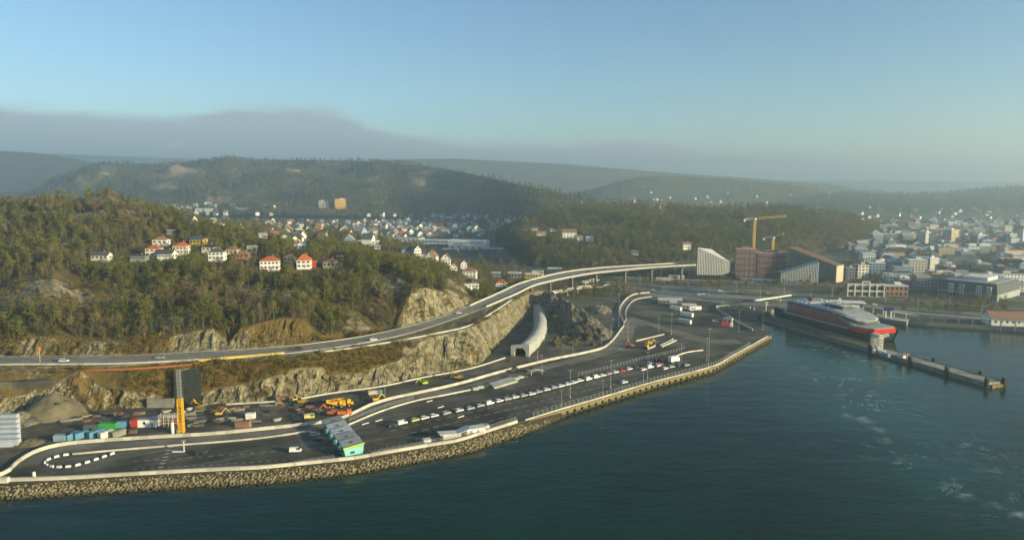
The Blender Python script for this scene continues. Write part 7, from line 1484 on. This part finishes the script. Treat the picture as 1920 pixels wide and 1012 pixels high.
def gn_forest(name, k, pts, sc, label):
    if not len(pts): return
    me = bpy.data.meshes.new(name); me.vertices.add(len(pts)); me.vertices.foreach_set('co', np.asarray(pts, np.float32).ravel())
    n = len(pts)
    a = me.attributes.new('scl', 'FLOAT', 'POINT'); a.data.foreach_set('value', np.asarray(sc, np.float32))
    a = me.attributes.new('pick', 'INT', 'POINT'); a.data.foreach_set('value', NR.randint(0, len(PROTO[k]), n).astype(np.int32))
    rot = np.zeros((n, 3), np.float32); rot[:, 2] = NR.rand(n) * 6.28
    a = me.attributes.new('rot', 'FLOAT_VECTOR', 'POINT'); a.data.foreach_set('vector', rot.ravel())
    o = bpy.data.objects.new(name, me); COL.objects.link(o)
    g = bpy.data.node_groups.new(name, 'GeometryNodeTree'); g.interface.new_socket('Geometry', in_out='INPUT', socket_type='NodeSocketGeometry'); g.interface.new_socket('Geometry', in_out='OUTPUT', socket_type='NodeSocketGeometry')
    N, L = g.nodes, g.links; gi = N.new('NodeGroupInput'); go = N.new('NodeGroupOutput'); j = N.new('GeometryNodeJoinGeometry')
    for root in PROTO[k]:
        jj = N.new('GeometryNodeJoinGeometry')
        for ch in KIDS[root.name]:
            oi = N.new('GeometryNodeObjectInfo'); oi.transform_space = 'ORIGINAL'; oi.inputs['Object'].default_value = ch; L.new(oi.outputs['Geometry'], jj.inputs[0])
        ti = N.new('GeometryNodeGeometryToInstance'); L.new(jj.outputs[0], ti.inputs[0]); L.new(ti.outputs[0], j.inputs[0])
    ip = N.new('GeometryNodeInstanceOnPoints'); ip.inputs['Pick Instance'].default_value = True
    def attr(nm, t):
        x = N.new('GeometryNodeInputNamedAttribute'); x.data_type = t; x.inputs['Name'].default_value = nm; return x.outputs['Attribute']
    L.new(gi.outputs[0], ip.inputs['Points']); L.new(j.outputs[0], ip.inputs['Instance']); L.new(attr('pick', 'INT'), ip.inputs['Instance Index'])
    L.new(attr('rot', 'FLOAT_VECTOR'), ip.inputs['Rotation']); L.new(attr('scl', 'FLOAT'), ip.inputs['Scale']); L.new(ip.outputs[0], go.inputs[0])
    md = o.modifiers.new('scatter', 'NODES'); md.node_group = g; tag(o, label, kind='stuff'); return o
# houses to keep clear of trees: (px, py of base, clear radius m) filled in below, before scattering
def scatter(fan, strips, spacing, seed, umin=-9, umax=9):
    r = np.random.RandomState(seed); out = []
    for k in strips:
        du = fan.u[1] - fan.u[0]; Ym = (fan.Y[k] + fan.Y[k + 1]) / 2; area = Ym * du * (fan.Y[k + 1] - fan.Y[k]); tot = area.sum(); n = int(tot / spacing ** 2)
        i = r.choice(len(fan.u), n, p=area / tot); u = fan.u[i] + r.uniform(-.5, .5, n) * du; t = r.rand(n)
        y = np.interp(u, fan.u, fan.Y[k]) * (1 - t) + np.interp(u, fan.u, fan.Y[k + 1]) * t; ok = (u > umin) & (u < umax)
        out.append(np.stack([u * y, y, np.full(n, k)], 1)[ok])
    return np.concatenate(out)
def open_view(x, y, z, sc, hgt=14.0, spare=.3):     # gardens: trees in front of a house stay low or are felled
    sc = sc.copy()
    for p, rad in CLEAR:
        if rad > 60 or p.y > 2500: continue
        f = (y < p.y + 2) & (y > p.y - 120) & (np.abs(x - p.x * y / p.y) < rad * .75)
        al = (CAMZ + (p.z + spare - CAMZ) * y / p.y - z) / hgt; sc = np.where(f, np.minimum(sc, al), sc)
    return sc
def plant():
    # near hillside
    A = scatter(NEAR, [4, 5, 6, 7, 8], 3.9, 1, -.79, .03); x, y, k = A.T; z = NEAR.h(x, y)
    ok = z > 6
    for p, rad in CLEAR: ok &= ((x - p.x) / rad) ** 2 + ((y - p.y + 4) / (rad * 1.25)) ** 2 > 1
    rock = np.exp(-(((x + 300) / 58) ** 2 + ((y - 425) / 24) ** 2)) * .95 + np.exp(-(((x + 350) / 15) ** 2 + ((y - 606) / 14) ** 2)) + .5 * np.exp(-(((x + 262) / 20) ** 2 + ((y - 560) / 9) ** 2))
    ok &= NR.rand(len(x)) > rock * .97
    gl = fbm(x / 40, y / 40, 3, 77); ok &= gl > -.40 + .25 * NR.rand(len(x))
    ok &= NR.rand(len(x)) < np.where(k >= 7, .42, 1.0)
    x, y, z, k = x[ok], y[ok], z[ok], k[ok]
    green = -.02 + .9 * fbm(x / 38, y / 38, 4, 55) + np.where(k >= 5, .22, .0) + np.where((x > -90) & (k == 4) & (y > 455), .2, 0) - np.where((x > -150) & (x < -60) & (k == 4) & (y < 470), .18, 0) + NR.normal(0, .26, len(x))
    kind = np.where(green > .12, 'pine', np.where(green > .03, 'spruce', np.where(NR.rand(len(x)) < .78, 'bare', 'round')))
    sc = NR.uniform(.52, 1.08, len(x)) * np.where(k >= 6, .95, 1.0)
    sc = np.where(((x + 300) / 75) ** 2 + ((y - 425) / 35) ** 2 < 1, sc * .55, sc)
    sc = open_view(x, y, z, sc); ok = sc > .16; x, y, z, k, kind, sc = x[ok], y[ok], z[ok], k[ok], kind[ok], sc[ok]
    # the ones that show largest stand alone
    order = np.argsort(y / np.maximum(sc, .3) + NR.uniform(0, 60, len(x))); single = np.zeros(len(x), bool)
    lab = {'pine': 'green pine on the near hillside', 'spruce': 'pointed dark spruce on the near hillside', 'bare': 'bare brown birch on the near hillside', 'round': 'bare round-crowned tree on the near hillside'}
    lim = {'pine': 110, 'spruce': 30, 'bare': 130, 'round': 30}; cnt = dict.fromkeys(lim, 0)
    for i in order:
        kk = str(kind[i])
        if cnt[kk] >= lim[kk]: continue
        s = cnt[kk] % len(PROTO[kk]); cnt[kk] += 1; single[i] = True
        q = 960 + F * x[i] / y[i]; zn = 'at the far left edge' if q < 60 else ('round the rock knob' if q < 190 else ('left of the dark gully' if q < 300 else ('below the middle hill houses' if q < 440 else ('below the large white villa' if q < 590 else ('above the slip road fork' if q < 740 else 'on top of the right rock cut')))))
        size = 'tall' if sc[i] > .95 else ('mid-sized' if sc[i] > .75 else 'small'); place_tree(kk, s, (x[i], y[i], z[i]), float(sc[i]), NR.rand() * 6.28, f'{size} {lab[kk]} {zn}', 'single trees on the near hillside')
    for kk, nm in (('pine', 'pine_wood'), ('spruce', 'spruce_wood'), ('bare', 'birch_wood'), ('round', 'broadleaf_wood')):
        q = (kind == kk) & ~single; gn_forest(nm, kk, np.stack([x, y, z], 1)[q], sc[q], f'mass of {KINDS[kk][0].replace("_", " ")}s covering the near hill')
    # scrub on the slope under the highway, on the rock knob and in the glades
    B = scatter(NEAR, [1], 1.5, 2, -.79, -.03); C = np.concatenate([scatter(NEAR, [3], 1.9, 31, -.79, -.03), scatter(NEAR, [4], 3.0, 3, -.79, .03), scatter(NEAR, [0], 2.6, 33, -.79, .03), scatter(NEAR, [1], 2.2, 34, -.09, .03)]); D = np.concatenate([B, C]); x, y, k = D.T; z = NEAR.h(x, y)
    g = fbm(x / 14, y / 14, 3, 12); ok = (g > np.where(k == 1, -.12, .0)) & ~((k == 1) & (x > -62) & (NR.rand(len(x)) < .4)) & ~((k == 0) & (g < .12)); ok &= ~((k == 1) & (x > -170) & (x < -150) & (NR.rand(len(x)) < .0))
    for p, rad in CLEAR: ok &= (x - p.x) ** 2 + (y - p.y) ** 2 > (rad * .7) ** 2
    first = np.where(ok & (k == 1))[0]; first = first[np.argsort(y[first])][:60:10]
    for j, i in enumerate(first[:6]):
        place_tree('scrub', j % 2, (x[i], y[i], z[i]), .9, 1.0 * j, 'low rusty heath shrub on the slope between the highway and the rock face', 'heath shrubs on the slope'); ok[i] = False
    gn_forest('heath_scrub', 'scrub', np.stack([x, y, z], 1)[ok], NR.uniform(.45, 1.15, ok.sum()), 'rusty heath scrub on the slopes round the highway')
    # wood behind the viaduct
    A = scatter(WOOD, [0, 1], 6.2, 4); x, y, k = A.T; z = WOOD.h(x, y); ok = z > 3.6
    for p, rad in CLEAR: ok &= ((x - p.x) / rad) ** 2 + ((y - p.y + 8) / (rad * 2.2)) ** 2 > 1
    ok &= ~((x > 270) & (x < 420) & (y < 830))
    x, y, z, k = x[ok], y[ok], z[ok], k[ok]
    g = fbm(x / 70, y / 70, 4, 91) + np.where(k == 0, -.35, .05) + NR.normal(0, .22, len(x)) - np.where(x > 380, .2, 0)
    kind = np.where(g > .05, 'pine', np.where(g > -.05, 'spruce', np.where(g > -.3, 'bare', 'round'))); sc = NR.uniform(.75, 1.3, len(x))
    sc = open_view(x, y, z, sc); ok = sc > .2; x, y, z, kind, sc = x[ok], y[ok], z[ok], kind[ok], sc[ok]
    for kk in ('pine', 'spruce', 'bare', 'round'):
        q = kind == kk; gn_forest(f'{kk}_wood'.replace('bare', 'birch').replace('round', 'broadleaf'), kk, np.stack([x, y, z], 1)[q], sc[q] * (1.15 if kk == 'round' else 1), f'{KINDS[kk][0].replace("_", " ")}s of the wooded hill behind the viaduct')
    # ridge
    A = scatter(RIDGE, [0, 1], 10.5, 5, -.75, .2); x, y, k = A.T; z = RIDGE.h(x, y); rk = ridge_rock(0, 0, x, y, z); ok = (z > 8) & (rk < .40 + .35 * NR.rand(len(x)))
    x, y, z = x[ok], y[ok], z[ok]; g = fbm(x / 130, y / 130, 4, 19) + NR.normal(0, .2, len(x)); sc = NR.uniform(.9, 1.5, len(x))
    for kk, q in (('spruce', g > .15), ('pine', (g <= .15) & (g > -.25)), ('round', g <= -.25)):
        gn_forest(f'{kk}_wood'.replace('round', 'broadleaf'), kk, np.stack([x, y, z], 1)[q], sc[q], f'{KINDS[kk][0].replace("_", " ")}s on the long rocky ridge')
    # copses on the valley floor
    r = np.random.RandomState(17); n = 5200; y = r.uniform(1250, 2330, n); x = r.uniform(-.62, .03, n) * y; g = fbm(x / 80, y / 80, 4, 23); z = ground(x, y)
    ok = (g > -.02) & (z < 30) & ~((x > -520) & (x < 20) & (r.rand(n) < .72))
    for p, rad in CLEAR: ok &= (x - p.x) ** 2 + (y - p.y) ** 2 > (rad + 4) ** 2
    x, y, z = x[ok], y[ok], z[ok]; q = r.rand(len(x)) < .65
    gn_forest('valley_copse', 'round', np.stack([x, y, z], 1)[q], r.uniform(.7, 1.25, q.sum()), 'bare copses on the valley floor'); gn_forest('valley_copse', 'spruce', np.stack([x, y, z], 1)[~q], r.uniform(.7, 1.1, (~q).sum()), 'spruces on the valley floor')
    # far hills: coarse tree cover
    for i, (f, sp) in enumerate(zip(FARR[:4], (26, 20, 24, 20))):
        A = scatter(f, [0], sp, 40 + i, -.9, .95); x, y, k = A.T; z = f.h(x, y); ok = z > 9; q = NR.rand(len(x)) < .7
        gn_forest('distant_wood', 'spruce', np.stack([x, y, z], 1)[ok & q], NR.uniform(1.3, 2.2, (ok & q).sum()), 'dark woods on the distant hills in the haze')
        gn_forest('distant_wood', 'round', np.stack([x, y, z], 1)[ok & ~q], NR.uniform(1.3, 2.0, (ok & ~q).sum()), 'bare woods on the distant hills in the haze')
    # valley trees round the town, and along the shore of the city
    r = np.random.RandomState(9); P = []
    for n, x0, x1, y0, y1 in ((700, 300, 990, 388, 470), (260, 880, 1010, 470, 545), (620, 1580, 1920, 395, 540), (60, 1010, 1160, 520, 545), (90, 1160, 1560, 528, 545), (160, 0, 300, 392, 400), (150, 1040, 1300, 508, 522), (70, 1690, 1900, 566, 588), (60, 1030, 1200, 545, 560), (60, 1560, 1700, 545, 566)):
        for _ in range(n):
            p = on(r.uniform(x0, x1), r.uniform(y0, y1))
            if all((p.x - c.x) ** 2 + (p.y - c.y) ** 2 > (rad * .8) ** 2 for c, rad in CLEAR): P.append(p)
    P = np.array([tuple(p) for p in P]); ss = open_view(P[:, 0], P[:, 1], P[:, 2], r.uniform(.6, 1.05, len(P)), 9.5); P = P[ss > .2]; ss = ss[ss > .2]; c = r.rand(len(P))
    for kk, q in (('round', c < .6), ('bare', (c >= .6) & (c < .8)), ('pine', c >= .8)):
        gn_forest(f'{kk}_trees'.replace('round', 'broadleaf').replace('bare', 'birch'), kk, P[q], ss[q], f'scattered {KINDS[kk][0].replace("_", " ")}s between the houses of the valley town')
plant()
# ------------------------------------------------------------------ the haze in the valley
HAZE = 2.5e-4
hm = bpy.data.materials.new('valley_haze'); hm.use_nodes = True
nt = hm.node_tree; nt.nodes.clear(); ho = nt.nodes.new('ShaderNodeOutputMaterial'); pv = nt.nodes.new('ShaderNodeVolumePrincipled')
pv.inputs['Color'].default_value = (.78, .94, 1.0, 1); pv.inputs['Density'].default_value = HAZE; pv.inputs['Anisotropy'].default_value = .65
nt.links.new(pv.outputs[0], ho.inputs['Volume'])
hz = MB().box(0, 3300, -4.5, 20000, 14000, 374.5).build('haze', hm); tag(hz, kind='stuff')
